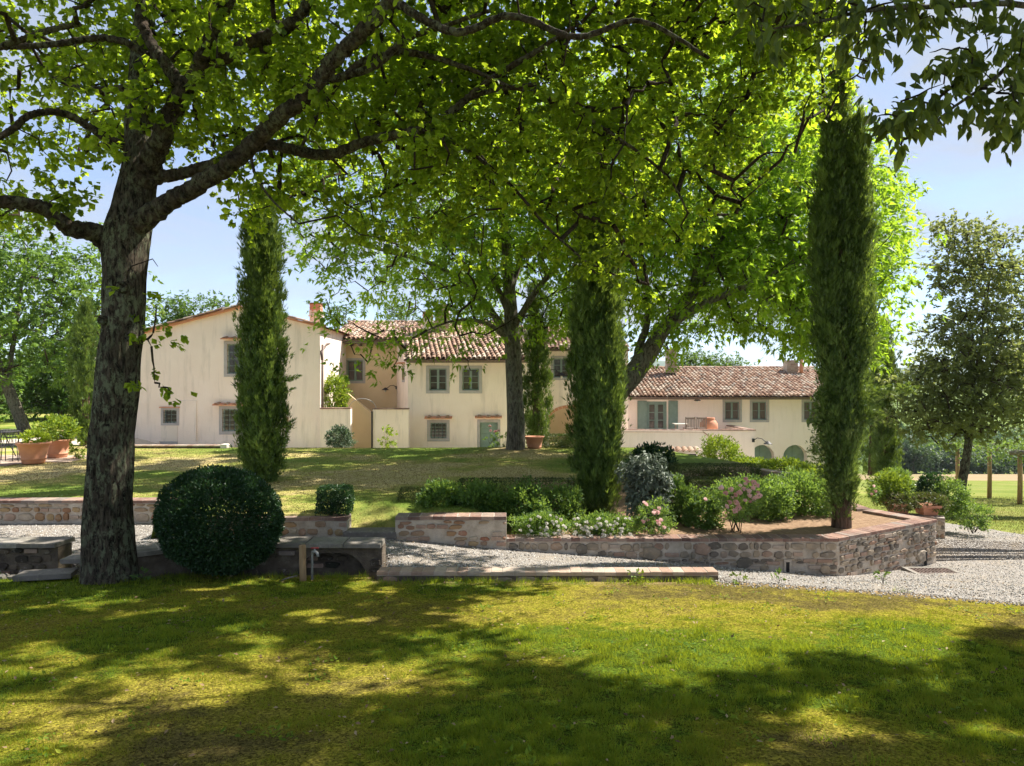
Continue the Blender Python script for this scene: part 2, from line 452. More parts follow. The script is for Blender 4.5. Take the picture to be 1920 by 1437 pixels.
def norm(a): return a / np.maximum(np.linalg.norm(a, axis=1, keepdims=True), 1e-9)
def frames(d, n):
    d = norm(d); x = norm(np.cross(d, n)); z = np.cross(x, d)
    return np.stack([x, d, z], axis=2)          # columns
def scatter(name, tmpl, pos, d, n, size, tint, mat, parent=None, kind=None, wide=None, w=(0, 0, 0)):
    V, Fs = tmpl; k = len(V); m = len(pos)
    M = frames(d, n) * np.asarray(size).reshape(-1, 1, 1)
    VV = V[None] if wide is None else V[None] * np.stack([wide, np.ones(m), np.ones(m)], 1)[:, None, :]
    co = np.einsum('mij,mkj->mki', M, np.broadcast_to(VV, (m, k, 3))) + pos[:, None, :]
    flat = np.concatenate([np.array(f) for f in Fs]); lens = np.array([len(f) for f in Fs])
    loops = (flat[None] + np.arange(m)[:, None] * k).ravel()
    st = np.concatenate([[0], np.cumsum(lens)[:-1]])
    starts = (st[None] + np.arange(m)[:, None] * lens.sum()).ravel()
    me = npmesh(name, co.reshape(-1, 3) - np.array(w), loops, starts, mat, False, {'tint': np.repeat(np.clip(tint, 0, 1), k)})
    return mobj(name, me, parent, w, kind)
def rdir(m, r=rng): return norm(r.normal(size=(m, 3)))

# ------------------------------------------------------------------ terrain heights
def tps_fit(P):
    P = np.array(P, float); n = len(P); xy = P[:, :2] / 10.0
    d = np.linalg.norm(xy[:, None] - xy[None], axis=2)
    K = np.where(d > 0, d * d * np.log(d + 1e-12), 0) + np.eye(n) * 1e-3
    A = np.zeros((n + 3, n + 3)); A[:n, :n] = K; A[:n, n] = 1; A[:n, n + 1:] = xy; A[n:, :n] = A[:n, n:].T
    s = np.linalg.solve(A, np.concatenate([P[:, 2], [0, 0, 0]]))
    def f(x, y):
        x = np.atleast_1d(np.asarray(x, float)); sh = x.shape
        q = np.stack([x.ravel(), np.broadcast_to(np.asarray(y, float), sh).ravel()], 1) / 10
        d = np.linalg.norm(q[:, None] - xy[None], axis=2)
        return (np.where(d > 0, d * d * np.log(d + 1e-12), 0) @ s[:n] + s[n] + q @ s[n + 1:]).reshape(sh)
    return f
H = tps_fit([(-12, 12.2, .46), (-12, 10, .5), (-6, 12, .47), (-6, 9.9, .5), (-1.9, 10.9, .5), (-1.9, 9.3, .48), (-.1, 10.9, .33), (0, 9.3, .45),
             (3.28, 10.9, .067), (2.8, 9.2, .37), (5.2, 10.9, -.10), (7.69, 12.38, -.28), (5.75, 7.67, .50), (4.74, 8.2, .455), (3.2, 8.83, .39),
             (11.8, 15.7, -.5), (11.2, 17.8, -.65), (16, 14, -.35), (22, 12, -.1), (10, 10, .05), (9, 20, -1.0), (8, 26, -1.9), (9, 34, -2.4),
             (22, 31, -2.35), (24, 25, -1.8), (30, 20, -1.1), (35, 40, -3.3), (40, 70, -6.5), (10, 50, -3.6), (-60, 12, .3), (-60, 60, -1), (-30, 10, .5),
             (-20, 40, -.6), (0, 6, .5), (-8, 6, .5), (6, 5, .62), (0, 0, .9), (-10, 0, .9), (12, 4, .75), (20, 4, .8), (40, 10, .2), (60, 30, -2), (7.3, 16, -.45), (0, 60, -4)])
def lawn_z(x, y): return 1.3 - .1 * np.asarray(y, float) + .03 * (fbm(np.asarray(x) * .5 + 9, np.asarray(y) * .5, 3) - .5)
EDGE = [(-40, 9.42), (-2.0, 9.42), (-1.75, 8.96), (2.75, 8.96), (3.2, 8.83), (4.74, 8.2), (5.75, 7.62), (8, 6.4), (12, 4.9), (40, 2.0)]
def edge_y(x): return np.interp(x, [e[0] for e in EDGE], [e[1] for e in EDGE])
def meadow_z(x, y):
    x = np.asarray(x, float); y = np.asarray(y, float)
    cx = np.clip(x, -60, 60); cy = np.clip(y, 0, 75)
    near = H(cx, cy)
    far = np.interp(y, [60, 90, 150, 260, 420, 800, 1500, 3000], [-6, -9.0, -17, -22, -6, -8, 0, 10])
    s = smooth((np.hypot(x * .8, y) - 45) / 45)
    return near * (1 - s) + far * s
def terr_z(x, y):
    x = np.asarray(x, float); y = np.asarray(y, float)
    b = np.full(np.broadcast(x, y).shape, .86)
    b = b + .05 * (fbm(x * .3, y * .3, 5) - .5)
    drop = smooth((y - 22.3) / 5.5) * np.where(x < -9, .66, .92)
    b = b - drop * smooth((x + 17) / 4)
    bed = smooth((x + .62) / .3) * (1 - smooth((y - 13.6) / 2.2 - np.clip(x - 3.5, 0, 3) * .5))
    b = b * (1 - bed) + .47 * bed
    low = (1 - smooth((x + 5.75) / .02)) * (1 - smooth((y - 12.45) / .02))
    b = np.where(low > .5, .2, b)
    b = np.where((x < -2.62) & (x > -5.6) & (y < 11.06), .2, b)
    gap = smooth((x + 3.0) / .2) * (1 - smooth((x + 1.55) / .2)) * (1 - smooth((y - 11.0) / 1.4))
    b = b - .28 * gap
    # mound round the middle tree
    b = b + .10 * np.exp(-((x - .1) ** 2 + (y - 21.3) ** 2) / 1.6)
    return b
def rows_mesh(name, ys, xl, xr, nx, zf, mat, attrf=None, kind='structure', warp=None):
    us = np.linspace(0, 1, nx) if warp is None else warp(np.linspace(0, 1, nx))
    Y = np.repeat(ys[:, None], nx, 1)
    X = xl(ys)[:, None] * (1 - us)[None] + xr(ys)[:, None] * us[None]
    Z = zf(X, Y)
    co = np.stack([X, Y, Z], 2).reshape(-1, 3)
    m = len(ys); i = np.arange(m - 1)[:, None] * nx + np.arange(nx - 1)[None]
    q = np.stack([i, i + 1, i + nx + 1, i + nx], 2).reshape(-1)
    me = npmesh(name, co, q, np.arange(0, len(q), 4), mat, True, None if attrf is None else {k: f(co[:, 0], co[:, 1]) for k, f in attrf.items()})
    return mobj(name, me, None, (0, 0, 0), kind)
# ------------------------------------------------------------------ ground sheets
def patch(x, y): return np.clip((fbm(np.asarray(x) * .55 + 3, np.asarray(y) * .8, 21, 5) - .5) * 2.6 + .58 + .22 * np.clip((-np.asarray(x)) / 4, -.6, 1), 0, 1)
def dryness(x, y): return np.clip((fbm(np.asarray(x) * .35 + 7, np.asarray(y) * .5, 31, 5) - .5) * 2.8 + .5, 0, 1)

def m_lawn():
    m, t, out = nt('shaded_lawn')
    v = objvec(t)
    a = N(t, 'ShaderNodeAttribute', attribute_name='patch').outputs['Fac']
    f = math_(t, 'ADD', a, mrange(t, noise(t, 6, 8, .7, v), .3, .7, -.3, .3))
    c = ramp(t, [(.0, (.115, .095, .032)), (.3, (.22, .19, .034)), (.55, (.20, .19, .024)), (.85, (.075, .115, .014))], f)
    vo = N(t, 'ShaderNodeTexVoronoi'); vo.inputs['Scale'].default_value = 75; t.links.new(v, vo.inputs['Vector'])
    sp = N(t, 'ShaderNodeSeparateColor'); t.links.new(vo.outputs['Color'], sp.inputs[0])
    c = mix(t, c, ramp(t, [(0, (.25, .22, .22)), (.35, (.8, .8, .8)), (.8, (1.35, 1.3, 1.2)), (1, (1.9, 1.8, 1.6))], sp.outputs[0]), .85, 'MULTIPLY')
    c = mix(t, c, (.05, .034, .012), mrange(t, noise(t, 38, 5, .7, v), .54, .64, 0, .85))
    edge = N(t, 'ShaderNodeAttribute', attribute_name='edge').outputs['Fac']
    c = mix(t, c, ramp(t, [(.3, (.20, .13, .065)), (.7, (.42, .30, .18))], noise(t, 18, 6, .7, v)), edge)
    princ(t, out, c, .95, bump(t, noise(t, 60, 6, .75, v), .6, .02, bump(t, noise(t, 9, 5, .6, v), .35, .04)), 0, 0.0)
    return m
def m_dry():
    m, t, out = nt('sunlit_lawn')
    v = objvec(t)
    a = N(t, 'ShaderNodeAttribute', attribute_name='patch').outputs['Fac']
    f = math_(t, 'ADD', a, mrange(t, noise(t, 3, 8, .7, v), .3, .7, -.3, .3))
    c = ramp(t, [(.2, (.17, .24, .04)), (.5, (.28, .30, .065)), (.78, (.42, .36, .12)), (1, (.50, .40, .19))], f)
    c = mix(t, c, (.09, .07, .035), mrange(t, noise(t, 30, 5, .7, v), .58, .75, 0, .25))
    s = N(t, 'ShaderNodeAttribute', attribute_name='soil').outputs['Fac']
    soil = ramp(t, [(.25, (.16, .10, .06)), (.55, (.33, .215, .135)), (.8, (.50, .37, .25))], noise(t, 12, 8, .75, v))
    c = mix(t, c, soil, s)
    princ(t, out, c, .97, bump(t, noise(t, 40, 6, .75, v), .8, .03), 0, .08)
    return m
def m_gravel():
    m, t, out = nt('gravel')
    v = objvec(t)
    vo = N(t, 'ShaderNodeTexVoronoi'); vo.inputs['Scale'].default_value = 55
    t.links.new(v, vo.inputs['Vector'])
    sep = N(t, 'ShaderNodeSeparateColor'); t.links.new(vo.outputs['Color'], sep.inputs[0])
    c = ramp(t, [(0, (.13, .11, .09)), (.35, (.31, .275, .24)), (.8, (.45, .41, .365)), (1, (.58, .54, .49))], sep.outputs[0])
    c = mix(t, c, (.12, .10, .085), mrange(t, vo.outputs['Distance'], .45, .8, 0, .8))
    c = mix(t, c, (.36, .29, .21), mrange(t, noise(t, 1.3, 8, .75, v), .50, .66, 0, .65))
    h = math_(t, 'SUBTRACT', 1, vo.outputs['Distance'])
    princ(t, out, c, .9, bump(t, h, .9, .02, bump(t, noise(t, 5, 5, .6, v), .5, .05)), 0, .2)
    return m
def m_meadow():
    m, t, out = nt('meadow')
    v = objvec(t)
    c = ramp(t, [(.3, (.13, .17, .03)), (.5, (.19, .22, .045)), (.7, (.27, .24, .085))], noise(t, .35, 8, .7, v))
    sx = N(t, 'ShaderNodeSeparateXYZ'); t.links.new(v, sx.inputs[0])
    y = math_(t, 'ADD', sx.outputs['Y'], math_(t, 'MULTIPLY', noise(t, .05, 3, .5, v), 6))
    # ploughed strip at the far side of the field, green slopes beyond
    band = ramp(t, [(0, (0, 0, 0)), (.236, (0, 0, 0)), (.24, (1, 1, 1)), (.40, (1, 1, 1)), (.41, (0, 0, 0))], math_(t, 'DIVIDE', y, 300.0), 'LINEAR')
    c = mix(t, c, (.36, .25, .15), band)
    c = mix(t, c, (.17, .24, .06), mrange(t, y, 140, 180, 0, .8))
    yd = N(t, 'ShaderNodeAttribute', attribute_name='yard').outputs['Fac']
    c = mix(t, c, ramp(t, [(.3, (.42, .38, .33)), (.7, (.60, .55, .49))], noise(t, 25, 6, .7, v)), yd)
    c = mix(t, c, (.10, .15, .05), mrange(t, noise(t, .012, 6, .6, v), .45, .6, 0, mrange(t, y, 150, 500) if False else .5))
    princ(t, out, c, .97, bump(t, noise(t, 20, 6, .7, v), .6, .04), 0, .05)
    return m
MAT['lawn'] = m_lawn(); MAT['dry'] = m_dry(); MAT['gravel'] = m_gravel(); MAT['meadow'] = m_meadow()

# foreground lawn
xs = np.unique(np.concatenate([np.linspace(-40, -9, 24), np.linspace(-9, 9, 181), np.linspace(9, 40, 24)]))
vs_ = np.concatenate([np.linspace(-40, 2, 16)[:-1], np.linspace(0, 1, 90)])
Yg = []
for x in xs:
    e = float(edge_y(x)) + .05 * (float(fbm(x * 1.7, 0.3, 41)) - .5) * (2.5 if x > 2.9 else .2)
    Yg.append(np.concatenate([np.linspace(-40, 1.5, 16)[:-1], np.linspace(1.5, e, 90), [e + .02]]))
Yg = np.array(Yg).T
Xg = np.repeat(xs[None], Yg.shape[0], 0)
Zg = lawn_z(Xg, Yg)
Zg = Zg + .012 * (fbm(Xg * 6, Yg * 6, 8) - .5)
Zg[-2] -= .012; Zg[-1] -= .35
co = np.stack([Xg, Yg, Zg], 2).reshape(-1, 3)
nx = len(xs); i = np.arange(Yg.shape[0] - 1)[:, None] * nx + np.arange(nx - 1)[None]
q = np.stack([i, i + 1, i + nx + 1, i + nx], 2).reshape(-1)
def edgef(x, y): return smooth(1 - (edge_y(x) - y) / (.2 + .4 * fbm(x * 1.3, y * 1.3, 77))) * np.where(x > 2.6, 1, .55)
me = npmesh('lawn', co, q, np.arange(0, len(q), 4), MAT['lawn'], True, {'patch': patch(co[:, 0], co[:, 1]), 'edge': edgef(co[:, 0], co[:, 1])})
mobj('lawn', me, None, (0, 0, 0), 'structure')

# raised garden terrace
def Rlim(y): return np.interp(y, [10.9, 12.38, 13.4, 16.5, 20, 24, 60], [5.2, 7.62, 7.05, 7.05, 5.5, 4.2, 4.2])
ys = np.concatenate([[10.9], np.linspace(10.95, 12.4, 30), np.linspace(12.46, 24, 60), np.linspace(24.5, 60, 30)])
soilf = lambda x, y: np.clip(smooth((x + .3) / .5) * (1 - smooth((y - 14.5 - np.clip(x - 3.0, 0, 3) * 1.0) / 2)) + .9 * np.exp(-((x - .1) ** 2 + (y - 21.3) ** 2) / 1.0)
                             + smooth((.9 - np.hypot(x + 2.3, (y - 11.5) * 1.3)) / .4) * .15, 0, 1)
rows_mesh('terrace_lawn', ys, lambda y: np.full(len(y), -60.0), Rlim, 200, terr_z, MAT['dry'], {'patch': dryness, 'soil': soilf},
          warp=lambda u: np.where(u < .12, u / .12 * .62, .62 + (u - .12) / .88 * .38))
# gravel path and drive
GRy = [4, 12.6, 14, 15.7, 17.8, 20]; GRx = [26, 26, 16.5, 11.8, 11.2, 11.0]
ys = np.concatenate([np.linspace(3.5, 7, 12), np.linspace(7.1, 12.7, 90), np.linspace(12.8, 20, 60)])
rows_mesh('gravel_path', ys, lambda y: np.where(y < 12.7, -40.0, Rlim(y) - .35), lambda y: np.interp(y, GRy, GRx) + .25 * (fbm(y * 1.5, 0 * y, 9) - .5), 240,
          lambda x, y: H(x, y) + .012 + .02 * (fbm(x * 2, y * 2, 14) - .5) - .5 * ((y < edge_y(x) - .03) | ((x < -1.8) & (y < 9.92)) | ((x < 2.6) & (y < 9.1))), MAT['gravel'], warp=lambda u: u ** .8)
# meadow to the horizon
def mz(x, y):
    z = meadow_z(x, y) - .03
    ins = (x < Rlim(np.clip(y, 10.9, 60)) - .3) & (y > 11.3) & (y < 59) & (x > -59)
    return np.where(ins, z - 1.6, np.where((y < 11.4) & (x < 4), z - .25, z))
ys = np.concatenate([np.linspace(1.5, 60, 90), np.geomspace(61, 3200, 50)])
rows_mesh('meadow', ys, lambda y: -(70 + y * 1.1), lambda y: 70 + y * 1.1, 180, mz, MAT['meadow'], {'yard': lambda x, y: ((x > 2) & (x < 12) & (y > 21.5) & (y < 36)).astype(float)}, warp=lambda u: .5 + np.sign(u - .5) * np.abs(2 * (u - .5)) ** 1.9 * .5)
# far blue hills
m, t, out = nt('hill_woods')
v = objvec(t)
princ(t, out, ramp(t, [(.3, (.05, .09, .04)), (.7, (.12, .16, .07))], noise(t, .01, 8, .6, v)), .95, None, 0, .05)
MAT['hill'] = m
def hill(name, y0, amp, base, seed, fr):
    x = np.linspace(-y0 * 1.3, y0 * 1.3, 220)
    rows = []
    for k, (dy, hh) in enumerate([(-500, -.4), (-250, .35), (-80, .85), (0, 1), (200, .5)]):
        h = base + amp * fbm(x * fr, x * 0 + seed, seed, 5)
        rows.append(np.stack([x, np.full_like(x, y0 + dy), np.where(hh > 0, h * hh, -40) + 3 * fbm(x * fr * 9, x * 0 + k, 3)], 1))
    co = np.concatenate(rows); n = len(x)
    i = np.arange(4)[:, None] * n + np.arange(n - 1)[None]
    q = np.stack([i, i + 1, i + n + 1, i + n], 2).reshape(-1)
    mobj(name, npmesh(name, co, q, np.arange(0, len(q), 4), MAT['hill'], True), None, (0, 0, 0), 'structure')
hill('hills', 3000, 110, 30, 4, .0016)
hill('near_hills', 1700, 60, 0, 9, .003)

# ------------------------------------------------------------------ grass
PEB = T_([(0, 0, .5), (.5, 0, 0), (.1, .5, 0), (-.45, .2, 0), (-.3, -.4, 0), (.25, -.45, 0)], [(0, 1, 2), (0, 2, 3), (0, 3, 4), (0, 4, 5), (0, 5, 1)])
m, t, out = nt('pebble'); princ(t, out, ramp(t, [(0, (.15, .13, .11)), (.5, (.40, .37, .33)), (1, (.66, .63, .58))], N(t, 'ShaderNodeAttribute', attribute_name='tint').outputs['Fac']), .9, None, 0, .2)
MAT['pebble'] = m
PEBM = MAT['pebble']
BL1 = T_([(-.5, 0, 0), (.5, 0, 0), (.1, 1, .25)], [(0, 1, 2)])
def blades(name, label, n, xf, yf, zf, h, wd, mat, tintf, keep=None):
    x = xf(n); y = yf(n)
    if keep is not None:
        k = keep(x, y); x, y = x[k], y[k]
    m = len(x)
    pos = np.stack([x, y, zf(x, y) - .004], 1)
    d = norm(np.stack([rng.normal(size=m) * .45, rng.normal(size=m) * .45, np.ones(m)], 1))
    nn = np.stack([np.cos(a := rng.uniform(0, 6.28, m)), np.sin(a), np.zeros(m)], 1)
    hh = h(x, y) * rng.uniform(.5, 1.35, m)
    o = scatter(name, BL1, pos, d, nn, hh, tintf(x, y), mat, None, 'stuff', wide=wd(x, y) / hh)
    return o
def near_y(n): # more blades close to the camera
    u = rng.uniform(0, 1, n); return 3.0 / (1 - u * (1 - 3.0 / 9.5))
def ntint(x, y):
    return np.clip(patch(x, y) * .72 + .1 + rng.normal(0, .24, len(x)), 0, 1)
yy_ = None
def lx(n):
    global yy_
    yy_ = near_y(n); return rng.uniform(-.84, .84, n) * yy_
def ly(n): return yy_
o = blades('grass', None, 900000, lx, ly, lambda x, y: lawn_z(x, y), lambda x, y: (.013 + .024 * patch(x, y) ** 1.5) * (.4 + 1.2 * vnoise(x * 9, y * 9, 5) ** 1.5) * (1 + .04 * y),
           lambda x, y: np.full(len(x), .0038) * (.6 + .11 * y), MAT['grass_blade'], ntint,
           keep=lambda x, y: (y < edge_y(x) - .02) & (rng.uniform(0, 1, len(x)) < (.35 + .65 * patch(x, y)) * np.clip(.15 + 2.2 * (fbm(x * 9, y * 9, 91, 2) - .32), 0, 1.2)) & ~((x > 2.6) & (edge_y(x) - y < rng.uniform(0, .55, len(x)))))
# tall uncut grass along the kerb and scattered tufts
tx, ty = [], []
for k in range(190):
    cx = R.uniform(-5.3, 2.7) if k < 120 else R.uniform(-6, 6)
    cy = float(edge_y(cx)) - R.uniform(.03, .3) if k < 120 else R.uniform(3.6, 8.6)
    if k < 120 and cx < -2.0: cy -= .02
    if k >= 120 and vnoise(cx * .8, cy * .8, 3) < .35: continue
    c = R.randint(14, 40)
    tx += list(rng.normal(cx, .05, c)); ty += list(rng.normal(cy, .035, c))
tx = np.array(tx); ty = np.minimum(np.array(ty), edge_y(tx) - .03)
blades('tall_grass', None, len(tx), lambda n: tx, lambda n: ty, lambda x, y: lawn_z(x, y), lambda x, y: np.where(edge_y(x) - y < .45, .085, .055),
       lambda x, y: np.full(len(x), .006), MAT['grass_blade'], lambda x, y: rng.uniform(.6, 1, len(x)))
# fallen leaves and bits on the near lawn
fx = rng.uniform(-6, 6.5, 1500); fy = rng.uniform(3.2, 9.3, 1500); k = (fy < edge_y(fx) + .25) & (np.abs(fx) < fy * .82); fx, fy = fx[k], fy[k]; m = len(fx)
MAT['dead_leaf'] = m_leaf('dead_leaf', [(0, (.10, .06, .03)), (.5, (.26, .16, .08)), (1, (.42, .32, .18))], (.3, .2, .08), .15, rough=.7)
scatter('fallen_leaves', L_DIA, np.stack([fx, fy, lawn_z(fx, fy) + .022], 1), norm(np.stack([rng.normal(size=m), rng.normal(size=m), .3 * rng.normal(size=m)], 1)), norm(np.array([[0, 0, 1.]]) + .5 * rng.normal(size=(m, 3))), rng.uniform(.018, .045, m), rng.uniform(0, 1, m), MAT['dead_leaf'], None, 'stuff')
gx_l = rng.uniform(-8, 13, 900); gy_l = rng.uniform(7.5, 15, 900); k = (gy_l > edge_y(gx_l) + .1) & ((gy_l < 10.8) | (gx_l > Rlim(gy_l) + .1)) & ((gx_l > -1.7) | (gy_l > 9.95)); gx_l, gy_l = gx_l[k], gy_l[k]; m = len(gx_l)
scatter('fallen_leaves', L_DIA, np.stack([gx_l, gy_l, H(gx_l, gy_l) + .032], 1), norm(np.stack([rng.normal(size=m), rng.normal(size=m), .3 * rng.normal(size=m)], 1)), norm(np.array([[0, 0, 1.]]) + .5 * rng.normal(size=(m, 3))), rng.uniform(.02, .05, m), rng.uniform(0, 1, m), MAT['dead_leaf'], None, 'stuff')
# low clover and small weeds
wx_, wy_ = [], []
for k in range(170):
    cx = R.uniform(-6, 6); cy = R.uniform(3.4, 9.0); c = R.randint(8, 26)
    wx_ += list(rng.normal(cx, .07, c)); wy_ += list(rng.normal(cy, .05, c))
wx_ = np.array(wx_); wy_ = np.array(wy_); k = (wy_ < edge_y(wx_) - .05); wx_, wy_ = wx_[k], wy_[k]; m = len(wx_)
scatter('clover', L_DIA, np.stack([wx_, wy_, lawn_z(wx_, wy_) + rng.uniform(.015, .05, m)], 1), norm(np.stack([rng.normal(size=m), rng.normal(size=m), .35 + .3 * rng.normal(size=m)], 1)), norm(np.array([[0, 0, 1.]]) + .4 * rng.normal(size=(m, 3))), rng.uniform(.02, .05, m), rng.uniform(.6, 1, m), MAT['grass_blade'], None, 'stuff')
# pebbles kicked onto the lawn edge
kx = rng.uniform(2.6, 9, 2500); ky = edge_y(kx) - np.abs(rng.normal(0, .16, 2500)); m = 2500
scatter('stray_pebbles', PEB, np.stack([kx, ky, lawn_z(kx, ky) + .004], 1), norm(rng.normal(size=(m, 3))), norm(np.array([[0, 0, 1.]]) + .3 * rng.normal(size=(m, 3))), rng.uniform(.01, .03, m), rng.uniform(0, 1, m), PEBM, None, 'stuff')
# dry short grass on the upper terrace
def ux(n): return rng.uniform(-15, 4.5, n)
u_y = lambda n: 11.2 + 12 * rng.uniform(0, 1, n) ** 1.3
blades('terrace_grass', None, 150000, ux, u_y, terr_z, lambda x, y: .020 + 0 * x, lambda x, y: .009 + .0006 * y, MAT['straw_blade'],
       lambda x, y: np.clip(1 - dryness(x, y) + rng.normal(0, .2, len(x)), 0, 1),
       keep=lambda x, y: (soilf(x, y) < .4) & (np.abs(x) < y * .82) & ((x > -5.4) | (y > 12.7)))
def mgx(n): return rng.uniform(8, 26, n)
blades('meadow_grass', None, 70000, mgx, lambda n: rng.uniform(10, 34, n), lambda x, y: meadow_z(x, y) - .03, lambda x, y: .06 + .0 * x, lambda x, y: .014 + 0 * x, MAT['straw_blade'],
       lambda x, y: rng.uniform(.35, 1, len(x)), keep=lambda x, y: (x > np.interp(y, GRy, GRx) + .05 + rng.normal(0, .12, len(x))) & (x < y * .82))
# loose pebbles on the gravel
px_ = rng.uniform(-9, 12, 50000); py_ = rng.uniform(7, 16, 50000)
k = (py_ > edge_y(px_) + .12) & (np.abs(px_) < py_ * .82) & (((py_ < 12.3) & (px_ < -5.2)) | (py_ < 10.95) | (px_ > Rlim(py_))) & ((px_ > -1.8) | (py_ > 9.9)) & ((px_ > 2.75) | (px_ < -1.8) | (py_ > 9.25))
px_, py_ = px_[k], py_[k]; mm = len(px_)
zd = norm(np.stack([rng.normal(size=mm), rng.normal(size=mm), .2 * rng.normal(size=mm)], 1))
scatter('gravel_stones', PEB, np.stack([px_, py_, H(px_, py_) + .014], 1), zd, norm(np.array([[0, 0, 1.]]) + .3 * rng.normal(size=(mm, 3))), rng.uniform(.012, .032, mm), rng.uniform(0, 1, mm) ** .8, MAT['pebble'], None, 'stuff')

# ------------------------------------------------------------------ pieces: stones, bricks
def stone_mesh(seed, n=8, boxy=.5):
    r = random.Random(seed); mb = MB(); a0 = r.uniform(0, 1)
    out1, out2, back = [], [], []
    for k in range(n):
        a = 2 * math.pi * (k + .5) / n + r.uniform(-.22, .22)
        c, s = math.cos(a), math.sin(a)
        q = 1 / max(abs(c), abs(s)); rad = .5 * (boxy * q + (1 - boxy)) * r.uniform(.88, 1.0)
        x = max(-.5, min(.5, c * rad)); z = max(-.5, min(.5, s * rad))
        back.append((x, .5, z)); out1.append((x, -.45 + r.uniform(-.1, .1), z)); out2.append((x * .88, -1 + r.uniform(-.15, .1), z * .84))
    mb.v = back + out1 + out2 + [(r.uniform(-.1, .1), -1.12, r.uniform(-.1, .1))]
    for k in range(n):
        k2 = (k + 1) % n
        mb.f += [(k, k2, n + k2, n + k), (n + k, n + k2, 2 * n + k2, 2 * n + k), (2 * n + k, 2 * n + k2, 3 * n)]
    me = bpy.data.meshes.new('stone'); me.from_pydata(mb.v, [], mb.f); me.update(); return me
def brick_mesh(seed):
    r = random.Random(seed); b = .06
    mb = MB(); rings = []
    for z, i in ((-.5, b), (-.5 + b * 1.5, 0), (.5 - b * 1.5, 0), (.5, b)):
        h = .5 - i * .6
        rings.append([(sx * h + r.uniform(-.02, .02), sy * h, z + r.uniform(-.03, .03)) for sx, sy in ((-1, -1), (1, -1), (1, 1), (-1, 1))])
    for rr in rings: mb.v += rr
    for i in range(3):
        for k in range(4):
            k2 = (k + 1) % 4; mb.f.append((i * 4 + k, i * 4 + k2, i * 4 + 4 + k2, i * 4 + 4 + k))
    mb.f += [(0, 3, 2, 1), (12, 13, 14, 15)]
    me = bpy.data.meshes.new('brick'); me.from_pydata(mb.v, [], mb.f); me.update(); return me
MAT['stone_shade_moss'] = m_piece('shade_moss_stone', [(0, (.035, .028, .022)), (.5, (.08, .06, .045)), (.85, (.14, .105, .075)), (1, (.17, .15, .11))], moss=(.03, .035, .02))  # shade painted into the stone colour, together with dark moss
STONES = {}; BRICKS = {}
MAT['joint'] = m_noise('cap_joint', [(.3, (.30, .25, .21)), (.7, (.50, .44, .38))], 9, 6, .95, .4, 50, .006)
def stones_of(mat):
    if mat not in STONES:
        L = []
        for s in range(8):
            me = stone_mesh(s, 8 + s % 2, .66 + .06 * s); me.materials.append(MAT[mat]); L.append(me)
        STONES[mat] = L
    return STONES[mat]
def bricks_of(mat):
    if mat not in BRICKS:
        L = []
        for s in range(4):
            me = brick_mesh(s); me.materials.append(MAT[mat]); L.append(me)
        BRICKS[mat] = L
    return BRICKS[mat]
def piece(name, me, parent, w, sc, rz=0, rx=0, ry=0):
    o = bpy.data.objects.new(name, me); link(o, parent, w); o.scale = sc; o.rotation_euler = (rx, ry, rz); return o

def wall_face(root, p0, p1, ztop, zb, mat, hr=(.07, .15), wr=(.10, .30), gap=.02, proud=.014, dens=1.0, r=R, brickmix=.12, bmat='brick_pale', skip=None, big=0):
    p0 = Vector((p0[0], p0[1], 0)); p1 = Vector((p1[0], p1[1], 0)); L = (p1 - p0).length; u = (p1 - p0) / L
    ang = math.atan2(u.y, u.x)
    zmin = min(zb(0), zb(L), zb(L / 2)); z = ztop
    rowsz = []
    while z > zmin + .03:
        h = r.uniform(*hr); rowsz.append((z - h, z)); z -= h
    for za, zc in rowsz:
        s = r.uniform(0, .06)
        h = zc - za
        while s < L - .05:
            w = min(r.uniform(*wr), L - s)
            hh = h
            zz = (za + zc) / 2
            if zz - h * .25 > zb(s + w / 2) and r.random() < dens and not (skip and skip(s + w / 2, zz)):
                isb = r.random() < brickmix
                if isb: w = min(r.uniform(.16, .25), L - s); hh = min(h, .058)
                p = p0 + u * (s + w / 2)
                me = R.choice(bricks_of(bmat)) if isb else R.choice(stones_of(mat))
                sh = r.uniform(-.012, .012)
                if isb: piece('brick', me, root, (p.x, p.y, zz + sh), (w - gap, .05, hh), ang, 0, r.uniform(-.03, .03))
                else: piece('stone', me, root, (p.x, p.y, zz + sh), ((w - gap) * r.uniform(.9, 1.06), proud * r.uniform(1.0, 2.2), (hh - gap * .6) * r.uniform(.85, 1.1)), ang, 0, r.uniform(-.08, .08))
            s += w
    for _ in range(int(L * big)):
        s = r.uniform(.2, L - .2); sz_ = r.uniform(.15, .24); zz = r.uniform(zb(s) + sz_ * .5, ztop - sz_ * .55) if ztop - zb(s) > sz_ * 1.15 else None
        if zz is None or (skip and skip(s, zz)): continue
        p = p0 + u * s
        piece('stone', R.choice(stones_of(mat)), root, (p.x, p.y, zz), (sz_ * r.uniform(1.0, 1.5), proud * 2.9, sz_), ang, 0, r.uniform(-.1, .1))
